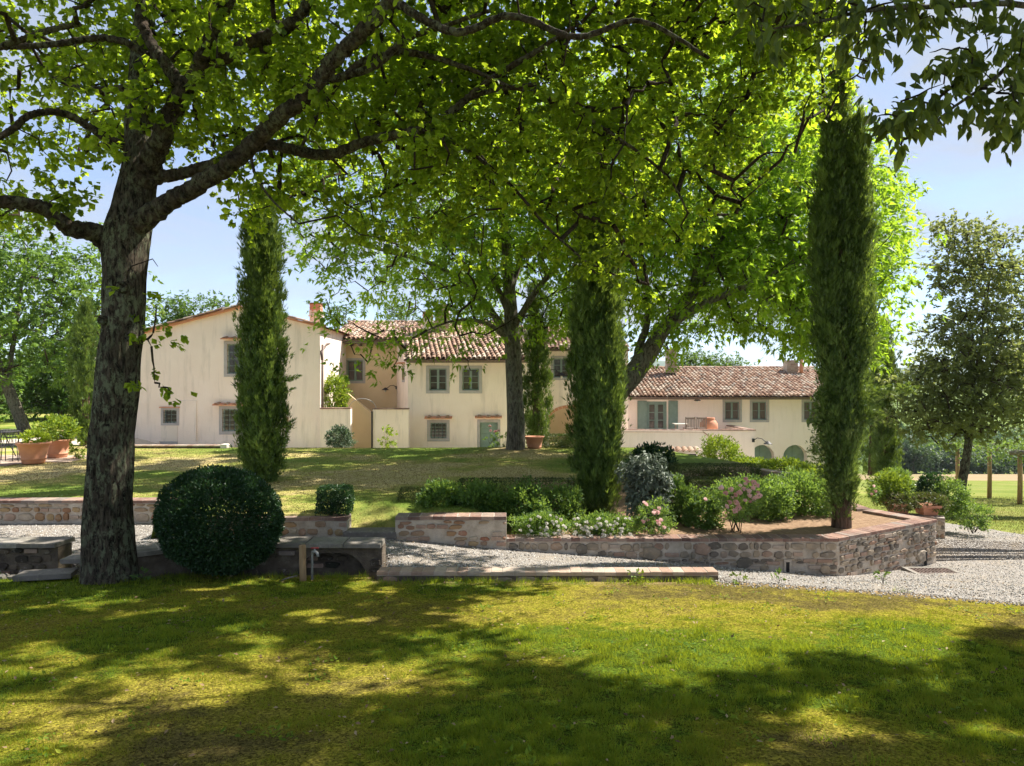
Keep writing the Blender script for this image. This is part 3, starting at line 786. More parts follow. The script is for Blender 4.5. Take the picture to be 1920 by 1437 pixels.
def wall_caps(root, p0, p1, ztop, step, depth, h, mat, over=.02, zoff=0, r=R):
    p0 = Vector((p0[0], p0[1], 0)); p1 = Vector((p1[0], p1[1], 0)); L = (p1 - p0).length; u = (p1 - p0) / L
    nrm = Vector((u.y, -u.x, 0)); ang = math.atan2(u.y, u.x)
    n = max(1, round(L / step)); st = L / n
    c_ = (p0 + p1) / 2 - nrm * (depth / 2 - over)
    MB().obox((c_.x, c_.y, ztop - h / 2 - .004), u, -nrm, Vector((0, 0, 1)), L / 2 - .003, depth / 2 - .006, h / 2).build('joint', MAT['joint'], root)
    for i in range(n):
        p = p0 + u * (i + .5) * st - nrm * (depth / 2 - over)
        piece('brick', R.choice(bricks_of(mat)), root, (p.x, p.y, ztop - h / 2 + r.uniform(-.003, .003)), (st - .007, depth * r.uniform(.97, 1.02), h), ang + r.uniform(-.012, .012), r.uniform(-.01, .01), r.uniform(-.012, .012))
def wall_core(root, segs, ztop, zbot, th, mat, side=1, name='mortar'):
    mb = MB()
    for p0, p1 in segs:
        p0 = Vector((p0[0], p0[1], 0)); p1 = Vector((p1[0], p1[1], 0)); L = (p1 - p0).length; u = (p1 - p0) / L
        nrm = Vector((u.y, -u.x, 0))
        n = max(2, int(L / .12)); m = max(2, int((ztop - zbot) / .1))
        base = len(mb.v)
        for i in range(n + 1):
            for j in range(m + 1):
                q = p0 + u * (L * i / n) + nrm * .008 * R.uniform(-1, 1) * (0 < i < n)
                mb.v.append((q.x, q.y, zbot + (ztop - zbot) * j / m))
        for i in range(n):
            for j in range(m):
                a = base + i * (m + 1) + j; mb.f.append((a, a + m + 1, a + m + 2, a + 1))
        b0 = p0 - nrm * th; b1 = p1 - nrm * th
        mb.quad((p0.x, p0.y, ztop), (p1.x, p1.y, ztop), (b1.x, b1.y, ztop), (b0.x, b0.y, ztop))
        mb.quad((b1.x, b1.y, zbot), (b0.x, b0.y, zbot), (b0.x, b0.y, ztop), (b1.x, b1.y, ztop))
        mb.quad((b0.x, b0.y, zbot), (p0.x, p0.y, zbot), (p0.x, p0.y, ztop), (b0.x, b0.y, ztop))
        mb.quad((p1.x, p1.y, zbot), (b1.x, b1.y, zbot), (b1.x, b1.y, ztop), (p1.x, p1.y, ztop))
    return mb.build(name, MAT[mat], root)
hz = lambda p0, p1: (lambda s: float(H(p0[0] + (p1[0] - p0[0]) * s / math.dist(p0, p1), p0[1] + (p1[1] - p0[1]) * s / math.dist(p0, p1))[0]))

# planter: low front, right face, return to the back
A0, A, B, Cc = (-.09, 10.9), (5.2, 10.9), (7.69, 12.38), (7.07, 13.45)
w = thing('planter_wall', 'long low rubble stone retaining wall with brick coping round the rose bed', 'wall', (2.5, 10.9, .1))
wall_core(w, [(A0, A), (A, B), (B, Cc), (Cc, (7.05, 16.4))], .472, -.75, .28, 'mortar')
hole = lambda s, z: abs(s - 4.48) < .13 and z < .16
wall_face(w, A0, A, .455, hz(A0, A), 'stone', hr=(.045, .135), wr=(.07, .27), gap=.016, dens=.9, skip=hole, big=1.3)
w2 = thing('planter_wall', 'angled end of the rubble stone rose bed wall, facing the wide gravel drive', 'wall', (6.5, 11.7, -.1))
wall_face(w2, A, B, .455, hz(A, B), 'stone', hr=(.045, .135), wr=(.07, .26), gap=.016, dens=.9, big=1.3)
wall_caps(w, A0, A, .525, .145, .30, .055, 'brick')
wall_caps(w2, A, B, .5262, .145, .30, .055, 'brick')
wall_caps(w2, B, Cc, .5232, .145, .30, .055, 'brick')
wall_caps(w2, Cc, (7.05, 16.4), .522, .145, .30, .055, 'brick')
MB().box(A[0] - .1, A[0] + .02, 10.885, 10.93, .3, .4).build('quoin', MAT['mortar'], w2)
mb = MB(); mb.box(4.33, 4.36, 10.86, 10.9, -.2, .15).box(4.42, 4.45, 10.86, 10.9, -.2, .15).box(4.33, 4.45, 10.86, 10.9, .15, .19)
mb.build('drain_surround', MAT['mortar'], w)
MB().box(4.361, 4.419, 10.885, 10.894, -.2, .149).build('drain_opening', MAT['iron'], w)
mb = MB(); mb.box(7.35, 7.38, 12.13, 12.17, -.3, .0); mb.build('drain_slot', MAT['iron'], w2)

B0, B1 = (-1.86, 10.88), (-.09, 10.88)
w = thing('garden_wall', 'pale mortared stone wall stub with brick coping beside the lawn step', 'wall', (-1, 10.9, .3))
wall_core(w, [(B0, B1)], .82, .1, .30, 'mortar')
wall_face(w, B0, B1, .81, hz(B0, B1), 'stone_ochre', hr=(.06, .12), wr=(.10, .26), dens=.72, brickmix=.2)
wall_caps(w, B0, B1, .878, .2, .33, .06, 'brick')
C0, C1 = (-4.9, 11.0), (-2.66, 11.0)
w = thing('garden_wall', 'short pale stone wall with brick coping behind the round clipped bush', 'wall', (-3.6, 11, .3))
wall_core(w, [(C0, C1)], .785, .1, .30, 'mortar')
wall_face(w, C0, C1, .775, hz(C0, C1), 'stone_ochre', hr=(.06, .13), wr=(.10, .28), dens=.7, brickmix=.2)
wall_caps(w, C0, C1, .84, .2, .33, .06, 'brick')
D0, D1 = (-12.5, 12.32), (-5.2, 12.32)
w = thing('garden_wall', 'long sunny ochre stone wall along the gravel path beyond the oak trunk', 'wall', (-8, 12.3, .4))
wall_core(w, [(D0, D1), (D1, (-4.9, 11.0))], .83, .1, .30, 'mortar')
wall_face(w, D0, D1, .825, hz(D0, D1), 'stone_ochre', hr=(.06, .16), wr=(.12, .34), dens=.95, brickmix=.2)
wall_caps(w, D0, D1, .885, .24, .34, .055, 'brick')

# front kerb right of the recess
K0, K1 = (-1.78, 9.0), (2.72, 9.0)
w = thing('kerb_wall', 'low brick topped kerb between the gravel path and the shaded lawn', 'kerb', (.5, 9.0, .4))
wall_core(w, [(K0, K1)], .462, .1, .22, 'mortar_dark', name='kerb_base')
wall_face(w, K0, K1, .455, lambda s: .33, 'stone', hr=(.10, .12), wr=(.2, .34), dens=.5, brickmix=.1, proud=.006)
wall_caps(w, K0, K1, .514, .148, .25, .05, 'brick_pale')
# front wall, stones coloured dark for shade and moss, with coping and arched recess
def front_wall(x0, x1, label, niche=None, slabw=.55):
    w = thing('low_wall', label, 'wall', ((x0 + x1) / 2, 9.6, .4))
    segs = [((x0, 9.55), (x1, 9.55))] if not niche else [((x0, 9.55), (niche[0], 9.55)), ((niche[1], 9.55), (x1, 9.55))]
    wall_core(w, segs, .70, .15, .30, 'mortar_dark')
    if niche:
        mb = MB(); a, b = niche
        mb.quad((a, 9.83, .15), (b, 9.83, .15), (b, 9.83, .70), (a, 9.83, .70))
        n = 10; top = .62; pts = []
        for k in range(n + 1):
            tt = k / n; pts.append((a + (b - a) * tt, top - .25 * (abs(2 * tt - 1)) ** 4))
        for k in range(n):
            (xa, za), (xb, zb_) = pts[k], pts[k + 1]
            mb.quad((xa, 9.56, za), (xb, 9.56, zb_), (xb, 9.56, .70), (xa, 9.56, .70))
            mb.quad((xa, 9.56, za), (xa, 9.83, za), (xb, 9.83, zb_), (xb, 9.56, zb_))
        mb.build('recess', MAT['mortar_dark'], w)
        wall_face(w, (a, 9.83), (b, 9.83), .66, lambda s: .3, 'stone_shade_moss', hr=(.09, .14), wr=(.14, .26), dens=.8, brickmix=.1)
    for (s0, s1) in segs: wall_face(w, s0, s1, .69, lambda s: .3, 'stone_shade_moss', hr=(.08, .14), wr=(.12, .26), dens=.8, brickmix=.2, bmat='brick')
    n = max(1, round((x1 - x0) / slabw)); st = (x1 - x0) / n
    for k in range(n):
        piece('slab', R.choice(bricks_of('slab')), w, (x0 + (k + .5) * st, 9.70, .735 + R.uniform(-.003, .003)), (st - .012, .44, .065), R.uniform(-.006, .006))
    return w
front_wall(-3.95, -1.82, 'stone wall coloured dark for shade and moss, with arched recess and worn slab coping behind the wooden post', niche=(-3.0, -2.05))
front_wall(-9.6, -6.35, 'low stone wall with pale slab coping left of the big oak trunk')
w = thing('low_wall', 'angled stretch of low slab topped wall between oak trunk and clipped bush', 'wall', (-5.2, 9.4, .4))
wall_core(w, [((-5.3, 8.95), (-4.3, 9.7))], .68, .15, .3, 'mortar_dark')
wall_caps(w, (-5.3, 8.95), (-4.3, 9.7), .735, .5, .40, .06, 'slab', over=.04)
# stone steps
def step(x, y, z, wx, wy, wz, rz, label):
    o = piece('stone_step', brick_mesh(R.randint(0, 99)), None, (x, y, z), (wx, wy, wz), rz)
    o.data.materials.append(MAT['slab']); tag(o, label, 'step')
step(-5.85, 9.33, .60, .46, .30, .07, .1, 'upper worn stone step tucked against the left side of the oak trunk')
step(-6.15, 9.02, .47, .66, .30, .08, .22, 'lower long stone step leading down to the lawn left of the oak')
step(-2.26, 11.02, .575, .82, .34, .12, 0.0, 'wide stone step in the gap between the two pale wall stubs')
# rough stones at the foot of the left wall
for k in range(26):
    x = R.uniform(-8.2, -6.6); y = R.uniform(9.05, 9.45)
    o = piece('rubble_stone', R.choice(stones_of('slab')), None, (x, y, float(lawn_z(x, y)) + .01), (R.uniform(.05, .13), R.uniform(.03, .05), R.uniform(.04, .08)), R.uniform(0, 6), -1.2)
    tag(o, 'small loose stone in the soil below the low slab topped wall left of the oak', 'stone', 'loose stones below the left wall')

# wooden post with the garden tap behind it
P = thing('wooden_post', 'short round weathered wooden post standing in grass by the dark recess', 'post', (-2.75, 8.98, .38))
mb = MB(); mb.tube([(-2.745, 8.98, .25), (-2.75, 8.98, .5), (-2.757, 8.98, .86), (-2.757, 8.98, .868)], [.047, .044, .046, .041], 14)
mb.build('shaft', MAT['wood_post'], P, True)
T = thing('garden_tap', 'grey metal standpipe tap with a red handle beside the wooden post', 'tap', (-2.62, 9.05, .38))
mb = MB(); mb.tube([(-2.65, 9.05, .3), (-2.65, 9.05, .72), (-2.64, 9.04, .765), (-2.60, 9.02, .775), (-2.565, 9.0, .755), (-2.555, 8.99, .71)], [.016, .016, .018, .02, .018, .016], 10)
mb.tube([(-2.61, 9.03, .77), (-2.61, 9.03, .81)], .012, 8)
mb.build('pipe', m_noise('galvanised', [(.3, (.28, .27, .26)), (.7, (.5, .48, .46))], 30, 5, .6, .3, 80, .004, metal=.3), T, True)
mb = MB(); mb.box(-2.66, -2.56, 9.02, 9.04, .81, .825)
mb.build('handle', m_noise('red_paint', [(.3, (.30, .03, .03)), (.7, (.42, .06, .05))], 20, 3, .5, 0), T)
s = thing('dead_stick', 'pale broken stick lying in the grass left of the wooden post', 'stick', (-2.95, 8.95, .4))
MB().tube([(-3.05, 8.93, .40), (-2.95, 8.95, .44), (-2.82, 8.97, .47)], [.008, .011, .009], 6).build('branch', MAT['wood_grey'], s, True)
# drain grate in the drive
gx, gy = XX(1755, 11.4), 11.45
gz = float(H(gx, gy)[0]) + .035
g = thing('drain_grate', 'flat iron drain grate in a pale stone frame at the wall end', 'grate', (gx, gy, gz))
ax = .0
mb = MB()
for a_, b_, c_, d_ in ((-.40, .40, -.27, -.20), (-.40, .40, .20, .27), (-.40, -.33, -.20, .20), (.33, .40, -.20, .20)):
    mb.box(gx + a_, gx + b_, gy + c_, gy + d_, gz - .08, gz)
mb.build('frame', MAT['slab'], g)
for k in range(11): MB().box(gx - .32 + k * .062, gx - .29 + k * .062, gy - .198, gy + .198, gz - .03, gz - .004).build('bar', MAT['copper'], g)
for k in range(4): MB().box(gx - .329, gx + .329, gy - .15 + k * .1 - .008, gy - .15 + k * .1 + .008, gz - .028, gz - .006).build('cross_bar', MAT['copper'], g)
MB().box(gx - .33, gx + .33, gy - .2, gy + .2, gz - .07, gz - .06).build('pit', MAT['iron'], g)
# ------------------------------------------------------------------ farmhouse
def facade(mb, x0, x1, z0, z1, y, ops, depth=.22, thick=.35, roof=None, xr=()):
    """wall facing -Y with real openings; ops = (xa, xb, za, zb)"""
    xs = sorted({x0, x1, *xr, *[v for o in ops for v in o[:2]]}); zs = sorted({z0, z1, *[v for o in ops for v in o[2:4]]})
    for i in range(len(xs) - 1):
        for j in range(len(zs) - 1):
            cx, cz = (xs[i] + xs[i + 1]) / 2, (zs[j] + zs[j + 1]) / 2
            if any(o[0] < cx < o[1] and o[2] < cz < o[3] for o in ops): continue
            P = [(xs[i], zs[j]), (xs[i + 1], zs[j]), (xs[i + 1], zs[j + 1]), (xs[i], zs[j + 1])]
            if roof:
                ra, rb = roof(xs[i]), roof(xs[i + 1]); g = lambda p: (ra + (rb - ra) * (p[0] - xs[i]) / (xs[i + 1] - xs[i])) - p[1]
                Q = []
                for k in range(4):
                    p, q = P[k], P[(k + 1) % 4]; a, b = g(p), g(q)
                    if a >= 0: Q.append(p)
                    if (a >= 0) != (b >= 0): t = a / (a - b); Q.append((p[0] + (q[0] - p[0]) * t, p[1] + (q[1] - p[1]) * t))
                P = Q
            if len(P) > 2: mb.poly([(p[0], y, p[1]) for p in P])
    for a, b, c, d in [o[:4] for o in ops]:
        mb.quad((a, y, c), (a, y + depth, c), (a, y + depth, d), (a, y, d))
        mb.quad((b, y + depth, c), (b, y, c), (b, y, d), (b, y + depth, d))
        mb.quad((a, y + depth, d), (b, y + depth, d), (b, y, d), (a, y, d))
        mb.quad((a, y, c), (b, y, c), (b, y + depth, c), (a, y + depth, c))
def rect(px0, px1, py0, py1, D): return (XX(px0, D), XX(px1, D), ZZ(py1, D), ZZ(py0, D))

def window(parent, r, y, inner=.13, cols=2, rows=3, fmat='greygreen', bars=False, sash=True, inset=.10, pmat='glass', surround=True):
    a, b, c, d = r; ia, ib, ic, id_ = a + inner, b - inner, c + inner, d - inner * .9
    if surround:
        mb = MB()
        for q in ((a, b, id_, d), (a, b, c, ic), (a, ia, ic, id_), (ib, b, ic, id_)):
            mb.box(q[0], q[1], y - .022, y + .02, q[2], q[3])
        win = mb.build('window', MAT['surround'], parent)
    else: win = MB().box(ia, ib, y + inset + .02, y + inset + .05, ic - .03, ic).build('window', MAT['surround'], parent)
    yf = y + inset; f = .055
    mb = MB()
    for q in ((ia, ib, id_ - f, id_), (ia, ib, ic, ic + f), (ia, ia + f, ic + f, id_ - f), (ib - f, ib, ic + f, id_ - f)):
        mb.box(q[0], q[1], yf, yf + .06, q[2], q[3])
    if sash: mb.box((ia + ib) / 2 - .05, (ia + ib) / 2 + .05, yf - .008, yf + .055, ic + f, id_ - f)
    mb.build('frame', MAT[fmat], win)
    halves = [(ia + f, (ia + ib) / 2 - .05), ((ia + ib) / 2 + .05, ib - f)] if sash else [(ia + f, ib - f)]
    n = max(1, cols // len(halves)); mb = MB(); bars_ = []; hh = (id_ - ic - 2 * f)
    for (ha, hb) in halves:
        for k in range(1, n):
            xm = ha + (hb - ha) * k / n; mb.box(xm - .013, xm + .013, yf + .012, yf + .045, ic + f, id_ - f); bars_.append((xm - .013, xm + .013, yf + .012, yf + .045, ic + f, id_ - f))
        for k in range(1, rows):
            zm = ic + f + hh * k / rows; bars_.append((ha, hb, yf + .01, yf + .043, zm - .013, zm + .013))
        for k in range(n):
            for j in range(rows):
                xa, xb = ha + (hb - ha) * k / n, ha + (hb - ha) * (k + 1) / n
                MB().box(xa + .005, xb - .005, yf + .024, yf + .03, ic + f + hh * j / rows + .005, ic + f + hh * (j + 1) / rows - .005).build('pane', MAT[pmat], win)
    for b6 in bars_: MB().box(*b6).build('muntin', MAT[fmat], win)
    MB().quad((ia, yf + .09, ic), (ib, yf + .09, ic), (ib, yf + .09, id_), (ia, yf + .09, id_)).build('curtain', MAT['curtain'], win)
    if bars:
        mb = MB()
        for k in range(1, 4): 
            xm = ia + (ib - ia) * k / 4; mb.bar((xm, y + .035, ic), (xm, y + .035, id_), .016)
        for k in range(1, 5):
            zm = ic + (id_ - ic) * k / 5; mb.bar((ia, y + .03, zm), (ib, y + .03, zm), .016)
        mb.build('iron_bars', MAT['iron'], win)
    return win, (ia, ib, ic, id_)
def inner_of(r, i=.13): return (r[0] + i, r[1] - i, r[2] + i, r[3] - i * .9)

def cover_tile(n=7, L=1.0):
    """one half-round tile, axis along +y (downslope is -y), width 1"""
    v = []; f = []
    for j, (yy, rr) in enumerate(((0, .5), (1, .40))):
        for t_, zz in ((0, 0), ):
            for k in range(n):
                a = math.pi * k / (n - 1); v.append((-math.cos(a) * rr, yy, math.sin(a) * rr * .85))
    for k in range(n - 1): f.append((k, n + k, n + k + 1, k + 1))
    for k in range(n):           # lip thickness at the front end
        a = math.pi * k / (n - 1); v.append((-math.cos(a) * .40, 0, math.sin(a) * .40 * .85 - .02))
    for k in range(n - 1): f.append((k, k + 1, 2 * n + k + 1, 2 * n + k))
    return T_(v, f)
TC = cover_tile()
TP = T_([(-.5, 0, .06), (-.38, 0, 0), (.38, 0, 0), (.5, 0, .06), (-.5, 1, .06), (-.38, 1, 0), (.38, 1, 0), (.5, 1, .06)], [(0, 1, 5, 4), (1, 2, 6, 5), (2, 3, 7, 6)])
def tile_roof(parent, name, x0, x1, y0, z0, y1, z1, col=.215, row=.34, seed=1, tm=0, xs_at=None):
    """courses from eave (y0,z0) to ridge (y1,z1)"""
    r = np.random.default_rng(seed)
    L = math.hypot(y1 - y0, z1 - z0); s = np.array([0, (y1 - y0) / L, (z1 - z0) / L]); up = np.array([0, -s[2], s[1]])
    nc = round((x1 - x0) / col); nr = int(L / row) + 1
    ix, iy = np.meshgrid(np.arange(nc), np.arange(nr)); ix = ix.ravel(); iy = iy.ravel(); m = len(ix)
    def place(off, jit, lift):
        px = x0 + (ix + off) * col + r.normal(0, jit, m)
        d = iy * row + r.normal(0, .012, m)
        if xs_at is not None:
            sh = xs_at(d / L)
            px = px + sh
        pos = np.stack([px, np.full(m, y0), np.full(m, z0)], 1) + d[:, None] * s + (lift + r.normal(0, .006, m))[:, None] * up
        return pos
    tint = r.uniform(0, 1, m) * .9 + tm
    sag = np.tile(s + up * (-.05), (m, 1)) + r.normal(0, .012, (m, 3)); nn = np.tile(up, (m, 1)) + r.normal(0, .03, (m, 3))
    def put(nm, tmpl, pos, wd):
        V, Fs = tmpl; V = V * np.array([wd, row * 1.22, wd])
        return scatter(nm, (V, Fs), pos, sag, nn, np.ones(m), tint, MAT['tile'], parent, 'stuff')
    put(name, TC, place(1.0, .006, .055), col * .86)
    put('pan_tiles', TP, place(.5, .004, .02), col * .95)
    MB().poly([(x0, y0 + .03, z0 - .06), (x1, y0 + .03, z0 - .06), (x1, y1, z1 - .06), (x0, y1, z1 - .06)]).build('roof_deck', MAT['copper'], parent)
    # ridge course
    k = int((x1 - x0) / .36) + 1
    pos = np.stack([x0 + np.arange(k) * .36 + (xs_at(1.0) if xs_at is not None else 0), np.full(k, y1), np.full(k, z1 + .03)], 1)
    V, Fs = TC
    scatter('ridge_tiles', (V * np.array([.26, .42, .30]), Fs), pos, np.tile([[1., 0, 0]], (k, 1)) + r.normal(0, .02, (k, 3)), np.tile([[0, 0, 1.]], (k, 1)), np.ones(k), r.uniform(0, 1, k), MAT['tile'], parent, 'stuff')
def gutter(parent, x0, x1, y, z):
    mb = MB(); n = 8; ring = []
    for x in (x0, x1):
        for k in range(n):
            a = math.pi * (1 + k / (n - 1)); mb.v.append((x, y + math.cos(a) * .07, z + math.sin(a) * .075))
    for k in range(n - 1): mb.f.append((k, n + k, n + k + 1, k + 1))
    mb.build('gutter', MAT['copper'], parent, True)
    mb = MB(); x = x0 + .3
    while x < x1: mb.box(x, x + .03, y - .075, y + .08, z - .005, z + .01); x += .8
    mb.build('gutter_brackets', MAT['surround'], parent)
def hood(parent, x0, x1, y, z, n=3, out=.28):
    """little tiled canopy over a window"""
    mb = MB(); mb.obox(((x0 + x1) / 2, y - out / 2, z - .02), Vector((1, 0, 0)), Vector((0, 1, .25)).normalized(), Vector((0, -.25, 1)).normalized(), (x1 - x0) / 2, out / 2, .02)
    h = mb.build('hood', MAT['terracotta'], parent)
    k = n; pos = np.stack([x0 + (np.arange(k) + .5) * (x1 - x0) / k, np.full(k, y - out - .01), np.full(k, z - .05)], 1)
    for q in range(k):
        V, Fs = TC
        o = scatter('tile', (V * np.array([.21, out + .02, .17]), Fs), pos[q:q + 1], np.array([[0, 1, .25]]), np.array([[0, -.25, 1.]]), np.ones(1), rng.uniform(.2, .8, 1), MAT['tile'], h)
def chimney(parent, x, y, z0, w, h, style=0, cap=True):
    mb = MB()
    if style == 0:      # plastered flared shaft, brick lantern
        mb.box(x - w / 2, x + w / 2, y - w / 2, y + w / 2, z0, z0 + h * .42)
        c = mb.build('chimney', MAT['plaster_stained'], parent)
        mb = MB(); mb.box(x - w * .6, x + w * .6, y - w * .6, y + w * .6, z0 + h * .42, z0 + h * .47)
        for dx in (-.42, 0, .42):
            for dy in (-.42, .42): mb.box(x + w * dx - .05, x + w * dx + .05, y + w * dy - .05, y + w * dy + .05, z0 + h * .47, z0 + h * .68)
        mb.build('lantern', MAT['plaster_stained'], c)
        for k in range(4): MB().box(x - w * (.48 + .03 * (k % 2)), x + w * (.48 + .03 * (k % 2)), y - w * .5, y + w * .5, z0 + h * (.68 + .07 * k), z0 + h * (.745 + .07 * k)).build('brick_course', MAT['terracotta'], c)
        MB().box(x - w * .6, x + w * .6, y - w * .6, y + w * .6, z0 + h * .965, z0 + h).build('cap', MAT['tile'], c)
    else:
        c = MB().box(x - w / 2 + .01, x + w / 2 - .01, y - w / 2 + .01, y + w / 2 - .01, z0, z0 + h - .01).build('chimney', MAT['mortar'], parent)
        zz = z0 + .04; k = 0
        while zz < z0 + h - .05:
            n = 3
            for i in range(n):
                off = .5 if k % 2 else 0
                xa = x - w / 2 + w * (i + off * .5) / n
                piece('brick', R.choice(bricks_of('brick_pale')), c, (x - w / 2 + w * (i + .5) / n, y - w / 2 + .02, zz + .025), (w / n - .015, .06, .055))
            zz += .07; k += 1
        if cap: MB().box(x - w * .58, x + w * .58, y - w * .58, y + w * .58, z0 + h - .03, z0 + h + .02).build('cap', MAT['tile'], c)
    return c
def lamp(x, y, z, dx, label, s=1.0):
    t_ = thing('wall_lamp', label, 'lamp', (x, y, z), 'swan neck wall lamps')
    pts = [(x, y, z), (x + dx * .12 * s, y - .10 * s, z + .10 * s), (x + dx * .26 * s, y - .2 * s, z + .08 * s), (x + dx * .36 * s, y - .28 * s, z - .02 * s), (x + dx * .44 * s, y - .33 * s, z - .02 * s)]
    MB().tube(pts, .014 * s, 8).build('arm', MAT['iron'], t_, True)
    MB().box(x - .05 * s, x + .05 * s, y - .03, y, z - .07 * s, z + .07 * s).build('bracket', MAT['iron'], t_)
    c = pts[-1]
    MB().lathe((c[0], c[1], c[2] - .08 * s), [(.02 * s, .1 * s), (.05 * s, .085 * s), (.16 * s, .0), (.17 * s, -.01 * s), (.15 * s, .0), (.0, .075 * s)], 18).build('shade', MAT['iron'], t_, True)
    MB().lathe((c[0], c[1], c[2] - .13 * s), [(.0, -.04 * s), (.03 * s, -.03 * s), (.04 * s, .0), (.02 * s, .06 * s)], 12).build('bulb', MAT['white'], t_, True)

# added pale apron, hidden behind the lawn crest, bouncing light onto the house
ys = np.linspace(24.2, 28.6, 20)
rows_mesh('bounce_apron', ys, lambda y: np.full(len(y), -19.0), lambda y: np.full(len(y), 3.8), 60, lambda x, y: terr_z(x, y) + .012,
          m_noise('pale_bounce', [(.3, (.50, .42, .34)), (.7, (.66, .57, .47))], 6, 6, .9, .3, 30, .01))
# ---- gable house (left)
DA = 28.5
gh = thing('gable_house', 'tall cream gabled farmhouse end behind the left cypress', 'house', (XX(400, DA), DA, 0))
xl, xr = XX(176, DA), XX(600, DA); zb_ = -.6
xap, zap = XX(453, DA), ZZ(577, DA)
zl = zap - (xap - xl) * .262; zr = zap - (xr - xap) * .245
rA1 = rect(420, 474, 640, 707, DA); rA2 = rect(411, 466, 762, 815, DA); rA3 = rect(302, 336, 765, 798, DA)
lowr = min(zl, zr) - .02
mb = MB()
facade(mb, xl, xr, zb_, zap, DA, [inner_of(rA1), inner_of(rA2), inner_of(rA3, .10)], roof=lambda x: zap - abs(x - xap) * (.262 if x < xap else .245), xr=(xap,))
mb.poly([(xr, DA, zb_), (xr, DA + 9, zb_), (xr, DA + 9, zr), (xr, DA, zr)])
mb.poly([(xl, DA + 9, zb_), (xl, DA, zb_), (xl, DA, zl), (xl, DA + 9, zl)])
mb.build('wall', MAT['plaster'], gh)
window(gh, rA1, DA, cols=2, rows=4, bars=True, sash=True)
window(gh, rA2, DA, cols=4, rows=4, sash=False, bars=True)
window(gh, rA3, DA, inner=.10, cols=2, rows=3, sash=False, bars=True)
hood(gh, XX(418, DA), XX(478, DA), DA, ZZ(634, DA), 4); hood(gh, XX(403, DA), XX(470, DA), DA, ZZ(757, DA), 4)
MB().box(XX(300, DA), XX(338, DA), DA - .09, DA, ZZ(764, DA) - .02, ZZ(764, DA) + .02).build('hood', MAT['terracotta'], gh)
# buttress and plinth
mb = MB(); mb.quad((XX(336, DA), DA - .12, zb_), (XX(369, DA), DA - .12, zb_), (XX(369, DA), DA - .03, ZZ(752, DA)), (XX(338, DA), DA - .03, ZZ(752, DA)))
mb.quad((XX(369, DA), DA - .12, zb_), (XX(369, DA), DA, zb_), (XX(369, DA), DA, ZZ(752, DA)), (XX(369, DA), DA - .03, ZZ(752, DA)))
mb.quad((XX(336, DA), DA, zb_), (XX(336, DA), DA - .12, zb_), (XX(338, DA), DA - .03, ZZ(752, DA)), (XX(338, DA), DA, ZZ(752, DA)))
mb.quad((XX(338, DA), DA - .03, ZZ(752, DA)), (XX(369, DA), DA - .03, ZZ(752, DA)), (XX(369, DA), DA, ZZ(751, DA)), (XX(338, DA), DA, ZZ(751, DA)))
mb.build('buttress', MAT['plaster'], gh)
mb = MB(); zp = ZZ(827, DA)
for a_, b_ in ((xl, XX(300, DA)), (XX(369, DA), XX(440, DA))): mb.box(a_, b_, DA - .07, DA - .004, zb_, zp)
mb.build('plinth', MAT['plaster'], gh)
MB().box(XX(301, DA), XX(333, DA), DA - .03, DA - .004, ZZ(836, DA), ZZ(828, DA)).build('vent', MAT['surround'], gh)
MB().box(XX(302, DA), XX(333, DA), DA - .012, DA - .003, ZZ(828, DA), ZZ(799, DA)).build('blocked_panel', MAT['plaster_stained'], gh)
MB().box(XX(535, DA), XX(541, DA), DA - .1, DA - .004, ZZ(796, DA), ZZ(782, DA)).build('meter_box', MAT['wood_post'], gh)
# verge tiles along the gable and roof slopes
def verge(parent, p0, p1, n, depth):
    p0 = np.array(p0); p1 = np.array(p1); d = (p1 - p0) / np.linalg.norm(p1 - p0); L = np.linalg.norm(p1 - p0); row = L / n
    k = np.arange(n); V, Fs = TC; up = np.cross(np.array([1., 0, 0]) if abs(d[0]) < .5 else np.array([0, -1., 0]), d); up = up * (1 if up[2] > 0 else -1)
    ny = int(depth / .22)
    for j in (0, 1):
        pos = p0[None] + (k * row)[:, None] * d[None] + np.array([0, .22 * j, .03 - .01 * j]) + rng.normal(0, .01, (n, 3))
        scatter('verge_tiles', (V * np.array([.21, row * 1.2, .2]), Fs), pos, np.tile(d, (n, 1)) + rng.normal(0, .02, (n, 3)), np.tile(up, (n, 1)), np.ones(n), rng.uniform(0, 1, n), MAT['tile'], parent, 'stuff')
xlo, xro = XX(166, DA - .3), XX(606, DA - .3)
vz = lambda x: zap + .04 - abs(x - xap) * (.262 if x < xap else .245)
verge(gh, (xlo, DA - .22, vz(xlo)), (xap, DA - .22, vz(xap)), 19, 9)
verge(gh, (xro, DA - .22, vz(xro)), (xap, DA - .22, vz(xap)), 9, 9)
mb = MB()
for xa, xb in ((xlo, xap), (xap, xro)):
    mb.poly([(xa, DA - .2, vz(xa) + .02), (xb, DA - .2, vz(xb) + .02), (xb, DA + 9.2, vz(xb) + .02), (xa, DA + 9.2, vz(xa) + .02)])
    mb.poly([(xa, DA - .2, vz(xa) - .06), (xb, DA - .2, vz(xb) - .06), (xb, DA + 9.2, vz(xb) - .06), (xa, DA + 9.2, vz(xa) - .06)])
    mb.poly([(xa, DA - .2, vz(xa) - .06), (xb, DA - .2, vz(xb) - .06), (xb, DA - .2, vz(xb) + .02), (xa, DA - .2, vz(xa) + .02)])
mb.build('roof', MAT['terracotta'], gh)
chimney(gh, XX(593, 30.3), 30.3, ZZ(612, 30.3), .46, 1.02, 0)
MB().tube([(XX(603, 28.4), 28.55, ZZ(646, 28.4)), (XX(603, 28.4), 28.45, -.3)], .05, 8).build('downpipe', MAT['copper'], gh, True)
